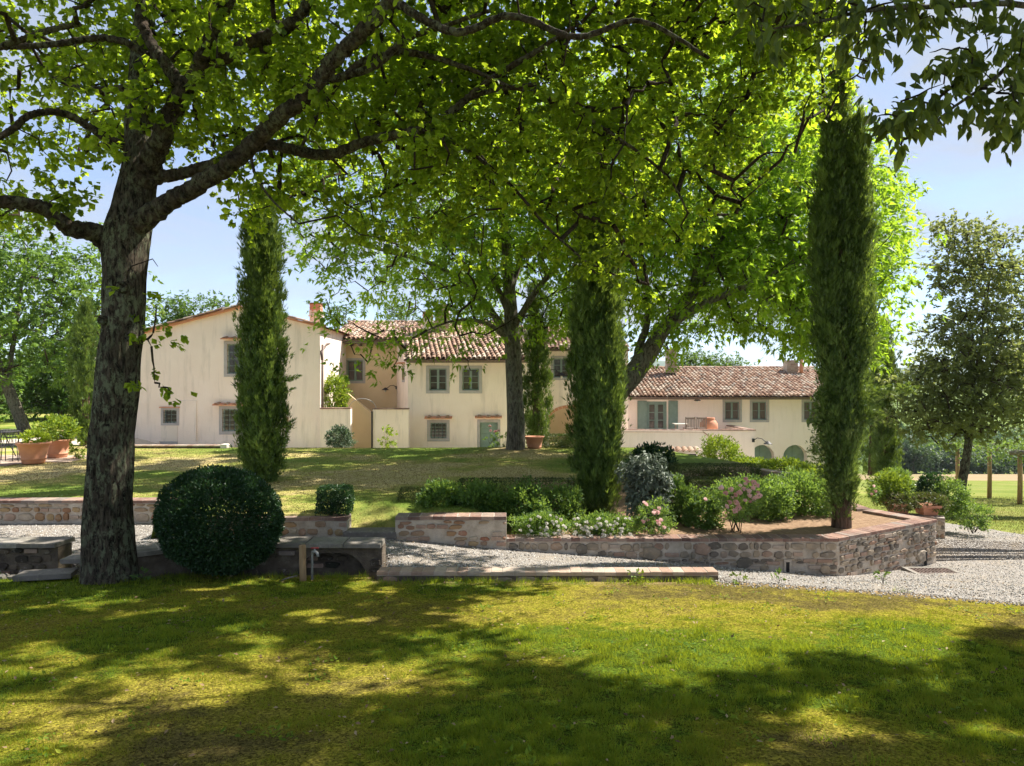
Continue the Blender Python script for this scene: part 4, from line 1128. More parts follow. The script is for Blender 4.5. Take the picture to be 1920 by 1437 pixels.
MB().tube([(XX(625, 31), 31.0, ZZ(643, 31)), (XX(612, 29.5), 29.5, ZZ(646, 29.5)), (XX(604, 28.6), 28.5, ZZ(660, 28.6)), (XX(603, 28.4), 28.47, ZZ(675, 28.4))], .05, 8).build('gutter_elbow', MAT['copper'], gh, True)

# garden wall with gateway, to the right of the gable
def cap_wall(x0, x1, y, zt, zb, th, label, mat='plaster', capm='terracotta', cat='wall', slope=None):
    t_ = thing('courtyard_wall', label, cat, ((x0 + x1) / 2, y, zb))
    MB().box(x0, x1, y, y + th, zb, zt - .05).build('wall', MAT[mat], t_)
    n = max(2, round((x1 - x0) / .3)); st = (x1 - x0) / n
    for k in range(n): piece('tile', bricks_of('brick')[k % 4], t_, (x0 + (k + .5) * st, y + th / 2 - .01, zt - .02), (st - .01, th + .08, .05))
    return t_
cap_wall(XX(600, 28.3), XX(657, 28.3), 28.3, ZZ(765, 28.3), -.6, .3, 'cream courtyard wall behind the small round shrub, left of the gateway')
cap_wall(XX(699, 28.3), XX(766, 28.3), 28.3, ZZ(766, 28.3), -.6, .3, 'streak stained pale courtyard wall right of the narrow gateway', mat='plaster_stained')
ga = thing('gate_arch', 'thin metal hoop over the courtyard gateway with a dark gate post', 'arch', (XX(678, 28.2), 28.2, 0))
cx0, cx1, zc0 = XX(652, 28.2), XX(703, 28.2), ZZ(767, 28.2)
MB().tube([((cx0 + cx1) / 2 + (cx1 - cx0) / 2 * math.cos(a), 28.42, zc0 + .42 * math.sin(a)) for a in np.linspace(math.pi, 0, 14)], .012, 6).build('hoop', MAT['surround'], ga, True)
MB().tube([(XX(697, 28.2), 28.25, -.4), (XX(697, 28.2), 28.25, zc0 - .1)], .035, 8).build('post', MAT['iron'], ga, True)
st = thing('stair_wall', 'ochre side wall of the outside stair seen through the gateway', 'wall', (XX(670, 31), 31, 0))
mb = MB()
pts = [(XX(598, 31), -.6), (XX(760, 31), -.6), (XX(760, 31), ZZ(815, 31)), (XX(700, 31), ZZ(777, 31)), (XX(652, 31), ZZ(738, 31)), (XX(598, 31), ZZ(738, 31))]
mb.poly([(x, 31, z) for x, z in pts]); mb.poly([(x, 31.25, z) for x, z in pts][::-1])
for k in range(len(pts)):
    a_, b_ = pts[k], pts[(k + 1) % len(pts)]; mb.quad((a_[0], 31, a_[1]), (a_[0], 31.25, a_[1]), (b_[0], 31.25, b_[1]), (b_[0], 31, b_[1]))
mb.build('wall', MAT['plaster_warm'], st)

# ---- link wing in shade
DB = 33.0
lw = thing('link_wing', 'ochre recessed wing under a deep eave between gable and middle house', 'house', (XX(680, DB), DB, 0))
rB = rect(646, 685, 672, 719, DB)
mb = MB(); facade(mb, XX(590, DB), XX(770, DB), -.6, ZZ(638, DB), DB, [inner_of(rB, .11)])
mb.poly([(XX(770, DB), DB, ZZ(700, DB)), (XX(960, DB), DB, ZZ(700, DB)), (XX(960, DB), DB, ZZ(640, DB)), (XX(770, DB), DB, ZZ(638, DB))])
mb.build('wall', MAT['plaster_warm'], lw)
window(lw, rB, DB, inner=.11, cols=2, rows=2, fmat='green', pmat='curtain')
ze, zr_ = ZZ(637, 32.3), ZZ(606, 36.5)
tile_roof(lw, 'cover_tiles', XX(612, 32.3), XX(955, 32.3), 32.3, ze, 36.5, zr_, seed=3, tm=.1)
MB().box(XX(600, 32.3), XX(770, 32.3), 32.35, DB, ze - .16, ze - .08).build('eave_board', MAT['wood_grey'], lw)
x = XX(604, 32.4)
while x < XX(768, 32.4): MB().box(x, x + .09, 32.38, DB - .01, ze - .28, ze - .162).build('rafter', MAT['wood_grey'], lw); x += .42
gutter(lw, XX(604, 32.2), XX(770, 32.2), 32.2, ze - .02)
lamp(XX(744, DB), DB - .02, ZZ(727, DB), -1, 'black swan neck lamp on the ochre recessed wall', 1.1)

# ---- middle house
DC = 29.5
mh = thing('middle_house', 'cream two storey middle house behind the grey barked tree', 'house', (XX(850, DC), DC, 0))
rC1, rC2 = rect(799, 843, 686, 738, DC), rect(861, 904, 686, 738, DC)
rC3, rC4 = rect(801, 843, 788, 828, DC), rect(895, 938, 787, 862, DC)
x0, x1 = XX(765, DC), XX(990, DC); zt = ZZ(677, DC)
xs_, ys_ = XX(744, DB), DB
mb = MB(); facade(mb, x0, x1, -.6, zt, DC, [inner_of(rC1), inner_of(rC2), inner_of(rC3), inner_of(rC4, .11)])
def sidept(u, z): return (x0 + (xs_ - x0) * u, DC + (ys_ - DC) * u, z)
zt2 = ZZ(640, DB)
mb.quad(sidept(1, -.6), sidept(0, -.6), sidept(0, zt), sidept(1, zt2 - .1))
mb.build('wall', MAT['plaster'], mh)
window(mh, rC1, DC, cols=2, rows=3, fmat='greygreen', bars=False); window(mh, rC2, DC, cols=2, rows=3, fmat='greygreen')
window(mh, rC3, DC, cols=4, rows=4, sash=False, fmat='greygreen', bars=True)
hood(mh, XX(797, DC), XX(848, DC), DC, ZZ(782, DC), 3); hood(mh, XX(891, DC), XX(941, DC), DC, ZZ(781, DC), 3)
a_, b_, c_, d_ = rC4
mb = MB()
for q in ((a_, b_, d_ - .12, d_), (a_, a_ + .11, -.6, d_ - .12), (b_ - .11, b_, -.6, d_ - .12)): mb.box(q[0], q[1], DC - .022, DC + .02, q[2], q[3])
mb.build('door_surround', MAT['surround'], mh)
door = MB().box(a_ + .11, b_ - .11, DC + .11, DC + .14, -.6, d_ - .12).build('door', MAT['green'], mh)
for k in range(7): MB().box(a_ + .13, b_ - .13, DC + .085, DC + .11, d_ - .2 - (k + 1) * .2, d_ - .215 - k * .2).build('plank', MAT['green'], door)
# narrow side window and its hood
su = .38; xm, ym = sidept(su, 0)[:2]
sd = (Vector((xs_, ys_, 0)) - Vector((x0, DC, 0))).normalized(); sn = Vector((-sd.y, sd.x, 0))
if sn.y > 0: sn = -sn
cz = (ZZ(690, 31) + ZZ(714, 31)) / 2
sw = MB().obox((xm, ym, cz), sd, sn, Vector((0, 0, 1)), .42, .012, .36).build('window', MAT['surround'], mh)
MB().obox(Vector((xm, ym, cz)) + sn * .012, sd, sn, Vector((0, 0, 1)), .28, .01, .25).build('pane', MAT['glass'], sw)
MB().obox(Vector((xm, ym, cz + .5)) + sn * .12, sd, sn, Vector((0, 0, 1)), .55, .14, .025).build('hood', MAT['terracotta'], mh)
ze, zr_ = ZZ(674, 29.0), ZZ(617, 34.5)
tile_roof(mh, 'cover_tiles', XX(756, 29.0), XX(1000, 29.0), 29.0, ze, 34.5, zr_, seed=5, tm=.05, xs_at=lambda u: -1.0 * np.asarray(u))
gutter(mh, XX(758, 28.9), XX(1000, 28.9), 28.93, ze - .02)
MB().box(XX(762, 29.1), XX(990, 29.1), 29.05, DC, ze - .14, ze - .07).build('eave_board', MAT['wood_grey'], mh)
mb = MB(); mb.tube([(XX(848, DC), DC - .02, ZZ(678, DC)), (XX(849, DC), DC - .03, ZZ(700, DC)), (XX(845, DC), DC - .02, ZZ(714, DC))], .006, 5); mb.build('loose_cable', MAT['iron'], mh)
chimney(mh, XX(830, 34), 34, ZZ(622, 34), .7, 1.3, 1)
chimney(mh, XX(815, 33.5) - .3, 33.2, ZZ(622, 34), .45, .9, 0)

# ---- loggia house right of the trunk
DD = 33.5
lh = thing('loggia_house', 'pinkish house wall with brick arched loggia behind the central cypress', 'house', (XX(1050, DD), DD, 0))
rD = rect(1033, 1072, 668, 713, DD)
xa, xb = XX(1030, DD), XX(1110, DD); xm = (xa + xb) / 2; zs = ZZ(788, DD); rad = (xb - xa) / 2
mb = MB(); facade(mb, XX(950, DD), XX(1178, DD), ZZ(762, DD), ZZ(655, DD), DD, [inner_of(rD, .12)])
zt_ = ZZ(762, DD)
mb.quad((XX(950, DD), DD, -.8), (xa, DD, -.8), (xa, DD, zt_), (XX(950, DD), DD, zt_)); mb.quad((xb, DD, -.8), (XX(1178, DD), DD, -.8), (XX(1178, DD), DD, zt_), (xb, DD, zt_))
def arch(mb, xm, rad, zs, zt, y, hr, depth, n=16, reveal=True):
    P = [(xm - rad * math.cos(math.pi * k / n), zs + hr * math.sin(math.pi * k / n)) for k in range(n + 1)]
    for k in range(n):
        (a0, b0), (a1, b1) = P[k], P[k + 1]
        mb.quad((a0, y, b0), (a1, y, b1), (a1, y, zt), (a0, y, zt))
        if reveal: mb.quad((a0, y, b0), (a0, y + depth, b0), (a1, y + depth, b1), (a1, y, b1))
    return P
P_ = arch(mb, xm, rad, zs, zt_, DD, .6, .4)
mb.quad((xa, DD, -.8), (xa, DD + .4, -.8), (xa, DD + .4, zs), (xa, DD, zs)); mb.quad((xb, DD + .4, -.8), (xb, DD, -.8), (xb, DD, zs), (xb, DD + .4, zs))
mb.build('wall', MAT['plaster'], lh)
MB().quad((xa - .5, DD + 2.5, -.8), (xb + .5, DD + 2.5, -.8), (xb + .5, DD + 2.5, zt_), (xa - .5, DD + 2.5, zt_)).build('loggia_back', MAT['plaster_warm'], lh)
for k in range(16):
    (a0, b0), (a1, b1) = P_[k], P_[k + 1]; d = Vector((a1 - a0, 0, b1 - b0)).normalized(); nn = Vector((-d.z, 0, d.x))
    MB().obox(Vector(((a0 + a1) / 2, DD + .1, (b0 + b1) / 2)) + nn * .07, d, Vector((0, 1, 0)), nn, math.dist(P_[k], P_[k + 1]) / 2 - .004, .12, .07).build('arch_brick', MAT['terracotta'], lh)
window(lh, rD, DD, inner=.12, cols=2, rows=3, fmat='greygreen')
tile_roof(lh, 'cover_tiles', XX(945, 33), XX(1182, 33), 33.0, ZZ(655, 33), 38, ZZ(615, 38), seed=8, tm=.05)
gutter(lh, XX(945, 32.9), XX(1180, 32.9), 32.93, ZZ(655, 33) - .03)
lamp(XX(1026, DD) , DD - .02, ZZ(699, DD), 1, 'swan neck lamp on the pinkish wall beside the loggia window', 1.5)

# ---- low right wing
DE = 35.0
rw = thing('right_wing', 'long low cream wing with terracotta tile roof and arched doors', 'house', (XX(1350, DE), DE, -2.4))
zt = ZZ(749, DE); zb2 = -2.6
door_r = (XX(1212, DE), XX(1250, DE), ZZ(812, DE), ZZ(753, DE))
rE = [rect(1355, 1391, 749.5, 792, DE), rect(1406, 1442, 749.5, 792, DE), rect(1503, 1539, 749.5, 792, DE)]
arcs = [(XX(1429.5, DE), .62, ZZ(858, DE), .64), (XX(1491, DE), .62, ZZ(858, DE), .64)]
zA = ZZ(832, DE)
mb = MB(); facade(mb, XX(1100, DE), XX(1600, DE), zA, zt, DE, [door_r] + [inner_of(r_, .12) for r_ in rE])
xc = XX(1100, DE)
for (xm, rad, zs, hr) in arcs:
    mb.quad((xc, DE, zb2), (xm - rad, DE, zb2), (xm - rad, DE, zA), (xc, DE, zA)); xc = xm + rad
    arch(mb, xm, rad, zs, zA, DE, hr, .45)
    mb.quad((xm - rad, DE, zb2), (xm - rad, DE + .45, zb2), (xm - rad, DE + .45, zs), (xm - rad, DE, zs)); mb.quad((xm + rad, DE + .45, zb2), (xm + rad, DE, zb2), (xm + rad, DE, zs), (xm + rad, DE + .45, zs))
mb.quad((xc, DE, zb2), (XX(1600, DE), DE, zb2), (XX(1600, DE), DE, zA), (xc, DE, zA))
mb.quad((XX(1600, DE), DE, zb2), (XX(1600, DE), DE + 6, zb2), (XX(1600, DE), DE + 6, zt), (XX(1600, DE), DE, zt))
mb.build('wall', MAT['plaster_light'], rw)
for (xm, rad, zs, hr) in arcs:
    n = 16; pts = [(xm - rad * math.cos(math.pi * k / n), DE + .40, zs + hr * math.sin(math.pi * k / n)) for k in range(n + 1)]
    for s_, name in ((0, 'arched_door'), (1, 'arched_door')):
        pp = pts[:9] + [(xm - .01, DE + .40, zb2), (xm - rad, DE + .40, zb2)] if s_ == 0 else [(xm + .01, DE + .40, zs + hr)] + pts[9:] + [(xm + rad, DE + .40, zb2), (xm + .01, DE + .40, zb2)]
        MB().poly(pp).build(name, MAT['green'], rw)
    MB().quad((xm - rad, DE + .43, zb2), (xm + rad, DE + .43, zb2), (xm + rad, DE + .43, zs + hr), (xm - rad, DE + .43, zs + hr)).build('door_backing', MAT['iron'], rw)
for r_ in rE: window(rw, r_, DE, inner=.12, cols=2, rows=2, fmat='greygreen', inset=.08, pmat='curtain')
# french door with shutters
a_, b_, c_, d_ = door_r
dr = MB()
for q in ((a_, a_ + .07, c_, d_), (b_ - .07, b_, c_, d_), (a_ + .07, b_ - .07, d_ - .07, d_)): dr.box(q[0], q[1], DE + .02, DE + .14, q[2], q[3])
for (p_, q_) in ((a_ + .07, (a_ + b_) / 2), ((a_ + b_) / 2, b_ - .07)):
    dr.box(p_, p_ + .09, DE + .06, DE + .11, c_, d_ - .07).box(q_ - .09, q_, DE + .06, DE + .11, c_, d_ - .07)
    dr.box(p_ + .09, q_ - .09, DE + .06, DE + .11, d_ - .17, d_ - .07).box(p_ + .09, q_ - .09, DE + .06, DE + .11, c_, c_ + .25)
    hh = (d_ - .17 - c_ - .25) / 3
    for k in (1, 2): dr.box(p_ + .09, q_ - .09, DE + .065, DE + .105, c_ + .25 + hh * k - .02, c_ + .25 + hh * k + .02)
dr = dr.build('french_door', MAT['green'], rw)
for (p_, q_) in ((a_ + .07, (a_ + b_) / 2), ((a_ + b_) / 2, b_ - .07)):
    for k in range(3): MB().box(p_ + .092, q_ - .092, DE + .08, DE + .086, c_ + .25 + hh * k + .022, c_ + .25 + hh * (k + 1) - .022).build('pane', MAT['glass'], dr)
MB().quad((a_, DE + .2, c_), (b_, DE + .2, c_), (b_, DE + .2, d_), (a_, DE + .2, d_)).build('dark_interior', MAT['iron'], dr)
for (p_, q_) in ((XX(1195, DE), XX(1212.5, DE)), (XX(1253, DE), XX(1270.5, DE))):
    mb = MB().box(p_, q_, DE - .06, DE - .025, c_, d_ + .03)
    sh = mb.build('shutter', MAT['green'], rw)
    zm = (c_ + d_) / 2
    for za_, zb__ in ((c_ + .12, zm - .08), (zm + .02, d_ - .09)): 
        m2 = MB()
        m2.box(p_ + .06, q_ - .06, DE - .074, DE - .061, za_, zb__); m2.build('panel', MAT['green'], sh)
ze, zr_ = ZZ(744, 34.4), ZZ(691.5, 40)
tile_roof(rw, 'cover_tiles', XX(1120, 34.4), XX(1606, 34.4), 34.4, ze, 40, zr_, col=.205, row=.33, seed=12, tm=.12)
gutter(rw, XX(1120, 34.3), XX(1606, 34.3), 34.33, ze - .02)
MB().box(XX(1120, 34.5), XX(1600, 34.5), 34.45, DE, ze - .15, ze - .08).build('eave_board', MAT['wood_grey'], rw)
chimney(rw, XX(1258, 38.5), 38.5, ZZ(700, 38.5), .55, 1.35, 1)
chimney(rw, XX(1482, 39), 39, ZZ(702, 39), .62, .80, 1, cap=False)
MB().tube([(XX(1497, 39), 38.6, ZZ(700, 39)), (XX(1497, 39), 38.6, ZZ(673, 39))], .10, 12).build('flue_pipe', MAT['terracotta'], rw, True)
lamp(XX(1286, DE), DE - .02, ZZ(747, DE), 1, 'small swan neck lamp under the eave right of the green shutters', 1.1)

# terrace in front of the wing
tp = thing('terrace_wall', 'cream terrace parapet with brick coping in front of the right wing', 'wall', (XX(1300, 31.5), 31.5, -2))
DT = 31.5; ztp = ZZ(806, DT)
MB().box(XX(1100, DT), XX(1415, DT), DT, DT + .25, -2.8, ztp - .04).build('wall', MAT['plaster_light'], tp)
MB().box(XX(1415, DT) - .25, XX(1415, DT), DT + .25, DE - .01, -2.8, ztp - .04).build('side_wall', MAT['plaster_light'], tp)
MB().box(XX(1100, DT), XX(1415, DT) - .25, DT + .25, DE - .01, ztp - .5, ztp - .42).build('floor', MAT['plaster_stained'], tp)
n = 40; st_ = (XX(1417, DT) - XX(1100, DT)) / n
for k in range(n): piece('brick', bricks_of('brick')[k % 4], tp, (XX(1100, DT) + (k + .5) * st_, DT + .12, ztp - .015), (st_ - .01, .33, .05))
n = 14
for k in range(n): piece('brick', bricks_of('brick')[k % 4], tp, (XX(1415, DT) - .12, DT + .35 + k * .22, ztp - .016), (.32, .21, .05))
DF = 29.5
sp = thing('stair_parapet', 'lower cream stair parapet sloping down at its right end before the terrace', 'wall', (XX(1260, DF), DF, -1.5))
pts = [(XX(1150, DF), -2.8), (XX(1336, DF), -2.8), (XX(1336, DF), ZZ(824, DF)), (XX(1318, DF), ZZ(811, DF)), (XX(1150, DF), ZZ(810.5, DF))]
mb = MB(); mb.poly([(x, DF, z) for x, z in pts]); mb.poly([(x, DF + .25, z) for x, z in pts][::-1])
for k in range(len(pts)):
    p_, q_ = pts[k], pts[(k + 1) % len(pts)]; mb.quad((p_[0], DF, p_[1]), (p_[0], DF + .25, p_[1]), (q_[0], DF + .25, q_[1]), (q_[0], DF, q_[1]))
mb.build('wall', MAT['plaster_light'], sp)
for (p_, q_) in ((pts[4], pts[3]), (pts[3], pts[2])):
    mb = MB(); mb.bar((p_[0], DF + .12, p_[1] + .025), (q_[0], DF + .12, q_[1] + .025), .32, .045); mb.build('coping', MAT['brick_pale'], sp)
lamp(XX(1412, DT), DT - .02, ZZ(826, DT), 1, 'swan neck lamp on the terrace corner above the first arch', 1.2)
# tile canopy on a stub pier
DG = 26.0
cp = thing('tiled_niche', 'small wall niche topped with curved terracotta tiles before the terrace', 'niche', (XX(1285, DG), DG, -.5))
MB().box(XX(1266, DG), XX(1304, DG), DG, DG + .4, -2, ZZ(846, DG)).build('pier', MAT['plaster_stained'], cp)
MB().box(XX(1268, DG), XX(1290, DG), DG - .003, DG + .01, ZZ(866, DG), ZZ(850, DG)).build('opening', MAT['plaster_warm'], cp)
V, Fs = TC
for k in range(5):
    xx = XX(1262 + 11.5 * k, DG)
    scatter('tile', (V * np.array([.24, .42, .2]), Fs), np.array([[xx, DG - .14, ZZ(847, DG)]]), np.array([[0, 1, .3]]), np.array([[0, -.3, 1.]]), np.ones(1), np.array([.3 + .12 * k]), MAT['tile'], cp)
DH = 22.0
rl = thing('grey_railing', 'weathered grey wooden railing with a brick pier among the hedges', 'railing', (XX(1275, DH), DH, .3))
for k in range(9): MB().box(XX(1259 + k * 4, DH), XX(1261 + k * 4, DH), DH, DH + .03, .1, ZZ(855, DH)).build('slat', MAT['wood_grey'], rl)
MB().box(XX(1252, DH), XX(1305, DH), DH - .04, DH + .08, ZZ(855, DH), ZZ(851, DH)).build('rail', MAT['wood_grey'], rl)
MB().box(XX(1293, DH), XX(1305, DH), DH - .03, DH + .2, 0, ZZ(857, DH)).build('pier', MAT['mortar'], rl)

# back garden wall descending right
G0, G1 = (XX(1305, 20.5), 20.5), (XX(1535, 16.8), 16.8)
gw = thing('back_garden_wall', 'long brick coped stone wall running behind the hedges toward the arches', 'wall', (6.3, 18.5, .3))
wall_core(gw, [(G0, G1)], .60, -1.4, .28, 'mortar')
wall_face(gw, G0, G1, .60, lambda s: .05, 'stone', hr=(.08, .13), wr=(.12, .26))
wall_caps(gw, G0, G1, .665, .2, .32, .055, 'brick_pale')
# low wall carrying pots at the right of the bed
Q0, Q1 = (XX(1628, 15.6), 15.6), (XX(1772, 14.9), 14.9)
lwz = ZZ(965, 15.3)
pw = thing('pot_wall', 'very low mossy stone ledge carrying two planted terracotta troughs', 'wall', (9, 15.2, 0))
wall_core(pw, [(Q0, Q1)], lwz - .05, -1.0, .3, 'mortar')
wall_face(pw, Q0, Q1, lwz - .06, lambda s: -.5, 'stone', hr=(.07, .12), wr=(.1, .24))
wall_caps(pw, Q0, Q1, lwz, .22, .34, .055, 'brick')
# low planter wall before gable house
fw = thing('front_bed_wall', 'low brick edged bed wall with white end pier before the gable house', 'wall', (XX(340, 22.4), 22.4, .3))
MB().box(XX(160, 22.4), XX(414, 22.4), 22.4, 22.62, .5, ZZ(837, 22.4)).build('wall', MAT['mortar_dark'], fw)
MB().box(XX(414, 22.4), XX(426, 22.4), 22.36, 22.66, .5, ZZ(833.5, 22.4)).build('pier', MAT['plaster'], fw)
n = 24; st_ = (XX(414, 22.4) - XX(160, 22.4)) / n
for k in range(n): piece('brick', bricks_of('brick_pale')[k % 4], fw, (XX(160, 22.4) + (k + .5) * st_, 22.51, ZZ(836.5, 22.4)), (st_ - .01, .28, .05))

# ------------------------------------------------------------------ patio, pots, furniture
pt = thing('patio', 'sunny paved patio under the pots and metal chairs at left', 'patio', (-14, 18.5, .87)); del pt['category'], pt['label']; pt['kind'] = 'structure'
pz = .875
for ix in range(22):
    for iy in range(7):
        x = -19.0 + ix * .34; y = 17.4 + iy * .42
        if x > -11.75 + (iy - 4) * .05 - (abs(iy - 5) ** 1.6) * .12: continue
        piece('paving_slab', bricks_of('brick_pale')[(ix * 3 + iy) % 4], pt, (x, y, pz - .03 + R.uniform(-.003, .003)), (.33, .41, .06), 0)
def terracotta_pot(x, y, z, s, label, cat='pot', group='large terracotta pots'):
    t_ = thing('terracotta_pot', label, cat, (x, y, z), group)
    r_ = s / 2
    prof = [(0, 0), (r_ * .62, 0), (r_ * .66, r_ * .10), (r_ * .68, r_ * .26), (r_ * .73, r_ * .30), (r_ * .73, r_ * .34), (r_ * .70, r_ * .37), (r_ * .80, r_ * .8), (r_ * .90, r_ * 1.2), (r_ * .98, r_ * 1.26), (r_ * 1.02, r_ * 1.33), (r_, r_ * 1.40), (r_ * .88, r_ * 1.40), (r_ * .84, r_ * 1.2), (r_ * .5, r_ * 1.19)]
    MB().lathe((x, y, z), prof, 36).build('body', MAT['terracotta'], t_, True)
    MB().poly([(x + r_ * .84 * math.cos(a), y + r_ * .84 * math.sin(a), z + r_ * 1.25) for a in np.linspace(0, 6.283, 25)[:-1]]).build('soil', MAT['mortar_dark'], t_)
    return t_
terracotta_pot(XX(63, 18.1), 18.1, .875, .80, 'wide terracotta pot of yellow foliage, nearer of the two on the patio')
terracotta_pot(XX(108, 19.5), 19.5, .875, .74, 'terracotta pot with tall lime green plant, farther back on the patio')
terracotta_pot(XX(1002, 21.6), 21.6, .88, .62, 'empty terracotta pot beside the grey barked tree and loggia cypress')
def metal_chair(x, y, z, rz, label):
    t_ = thing('metal_chair', label, 'chair', (x, y, z), 'black metal patio chairs')
    c, s_ = math.cos(rz), math.sin(rz)
    q = lambda a, b, h: (x + a * c - b * s_, y + a * s_ + b * c, z + h)
    for a, b in ((-.22, -.22), (.22, -.22), (-.22, .22), (.22, .22)):
        MB().tube([q(a * 1.1, b * 1.1, 0), q(a, b, .43)], .012, 6).build('leg', MAT['iron'], t_, True)
    mb = MB()
    mb.tube([q(-.24, -.24, .44), q(.24, -.24, .44), q(.24, .24, .44), q(-.24, .24, .44), q(-.24, -.24, .44)], .012, 6)
    for k in range(6): mb.tube([q(-.2 + k * .08, -.24, .44), q(-.2 + k * .08, .24, .44)], .008, 5)
    mb.build('seat', MAT['iron'], t_)
    mb = MB(); mb.tube([q(-.22, .22, .43), q(-.24, .28, .68), q(-.2, .31, .83), q(.2, .31, .83), q(.24, .28, .68), q(.22, .22, .43)], .012, 6)
    for k in range(5): mb.tube([q(-.16 + k * .08, .23, .45), q(-.16 + k * .08, .31, .82)], .006, 5)
    mb.build('backrest', MAT['iron'], t_)
    for sg in (-1, 1): MB().tube([q(.24 * sg, .27, .64), q(.26 * sg, 0, .66), q(.25 * sg, -.2, .62), q(.24 * sg, -.22, .44)], .010, 6).build('armrest', MAT['iron'], t_, True)
metal_chair(XX(30, 18.9), 18.9, .875, 1.2, 'black metal patio chair half behind the yellow planted pot')
metal_chair(XX(5, 18.3), 18.3, .875, -1.9, 'black metal patio chair cut by the left edge of the view')
tb = thing('patio_table', 'round black metal patio table behind the chairs at left', 'table', (XX(-2, 19.6), 19.6, .875))
MB().lathe((XX(-2, 19.6), 19.6, .875), [(0, .74), (.50, .74), (.51, .725), (.5, .71), (0, .71)], 30).build('top', MAT['iron'], tb)
for a in (0.5, 2.6, 4.7): MB().tube([(XX(-2, 19.6) + .1 * math.cos(a), 19.6 + .1 * math.sin(a), 1.585), (XX(-2, 19.6) + .4 * math.cos(a), 19.6 + .4 * math.sin(a), .875)], .014, 6).build('leg', MAT['iron'], tb)
# terrace furniture
tz = ztp - .42
def wood_chair(x, y, z, label):
    t_ = thing('wooden_chair', label, 'chair', (x, y, z), 'wooden chairs on the terrace')
    for a in (-.22, .22):
        MB().box(x + a - .02, x + a + .02, y - .24, y - .2, z, z + .98).build('leg', MAT['wood_grey'], t_); MB().box(x + a - .02, x + a + .02, y + .2, y + .24, z, z + .42).build('leg', MAT['wood_grey'], t_)
    MB().box(x - .24, x + .24, y - .24, y + .24, z + .42, z + .46).build('seat', MAT['wood_grey'], t_)
    MB().box(x - .2, x + .2, y - .235, y - .205, z + .88, z + .96).build('top_rail', MAT['wood_grey'], t_)
    for k in range(5): MB().box(x - .16 + k * .07, x - .125 + k * .07, y - .23, y - .21, z + .47, z + .88).build('slat', MAT['wood_grey'], t_)
wood_chair(XX(1292, 32.6), 32.6, tz - .02, 'slatted wooden chair left of its twin behind the terrace parapet')
wood_chair(XX(1313, 32.6), 32.6, tz - .02, 'slatted wooden chair partly in front of the terracotta jar')
wt_ = thing('terrace_table', 'white slatted table top just showing above the terrace parapet', 'table', (XX(1277, 32.7), 32.7, tz))
for k in range(5): MB().box(XX(1264, 32.7), XX(1290, 32.7), 32.4 + k * .14, 32.52 + k * .14, tz + .60, tz + .63).build('plank', MAT['white'], wt_)
for a in (XX(1267, 32.7), XX(1287, 32.7)): MB().box(a - .03, a + .03, 32.7, 32.76, tz, tz + .6).build('leg', MAT['wood_grey'], wt_)
jr = thing('terracotta_jar', 'big round bellied terracotta jar standing on the terrace', 'jar', (XX(1329, 33.0), 33.0, tz))
MB().lathe((XX(1329, 33), 33.0, tz), [(0, 0), (.22, 0), (.34, .18), (.43, .42), (.42, .62), (.32, .76), (.26, .80), (.28, .84), (.29, .90), (.24, .905), (.22, .84), (0, .8)], 30).build('body', MAT['terracotta'], jr, True)
# planted troughs
for px_c, lab in ((1690, 'square terracotta trough with trailing grass, left of two on the ledge'), (1745, 'square terracotta trough with trailing grass, right of two on the ledge')):
    D_ = 15.45 - (px_c - 1690) * .0045; x = XX(px_c, D_)
    t_ = thing('terracotta_trough', lab, 'trough', (x, D_, lwz), 'planted troughs on the ledge')
    mb = MB(); b_, tw, hh = .15, .20, .22
    for k in range(4):
        c4 = [(-1, -1), (1, -1), (1, 1), (-1, 1)]; p_, q_ = c4[k], c4[(k + 1) % 4]
        mb.quad((x + p_[0] * b_, D_ + .15 + p_[1] * b_, lwz), (x + q_[0] * b_, D_ + .15 + q_[1] * b_, lwz), (x + q_[0] * tw, D_ + .15 + q_[1] * tw, lwz + hh), (x + p_[0] * tw, D_ + .15 + p_[1] * tw, lwz + hh))
    mb.build('body', MAT['terracotta'], t_)
    MB().box(x - tw - .015, x + tw + .015, D_ + .15 - tw - .015, D_ + .15 + tw + .015, lwz + hh - .05, lwz + hh).build('rim', MAT['terracotta'], t_)
# pergola
pgz = float(meadow_z(22, 31)) - .03
pg = thing('pergola', 'rustic wooden pergola draped with creeper on the right lawn', 'pergola', (XX(1870, 31), 31, pgz))
for px_c, D_ in ((1795, 33.5), (1855, 33.0), (1912, 29.6), (1985, 29.6), (1975, 33.5)):
    z0 = float(meadow_z(XX(px_c, D_), D_)) - .1
    MB().tube([(XX(px_c, D_), D_, z0), (XX(px_c, D_) + .02, D_, z0 + 1.2), (XX(px_c, D_), D_, ZZ(848, 31))], [.10, .09, .085], 10).build('post', MAT['wood_post'], pg, True)
zt = ZZ(846, 31) + .05
for a_, b_ in (((XX(1795, 33.5) - .5, 33.5), (XX(2000, 33.5), 33.5)), ((XX(1905, 29.6) - .3, 29.6), (XX(2050, 29.6), 29.6)), ((XX(1795, 33.5), 33.8), (XX(1912, 29.6), 29.2)), ((XX(1855, 33.2), 33.8), (XX(1985, 29.6), 29.2))):
    MB().tube([(a_[0], a_[1], zt), (b_[0], b_[1], zt + .05)], .09, 10).build('beam', MAT['wood_grey'], pg, True)
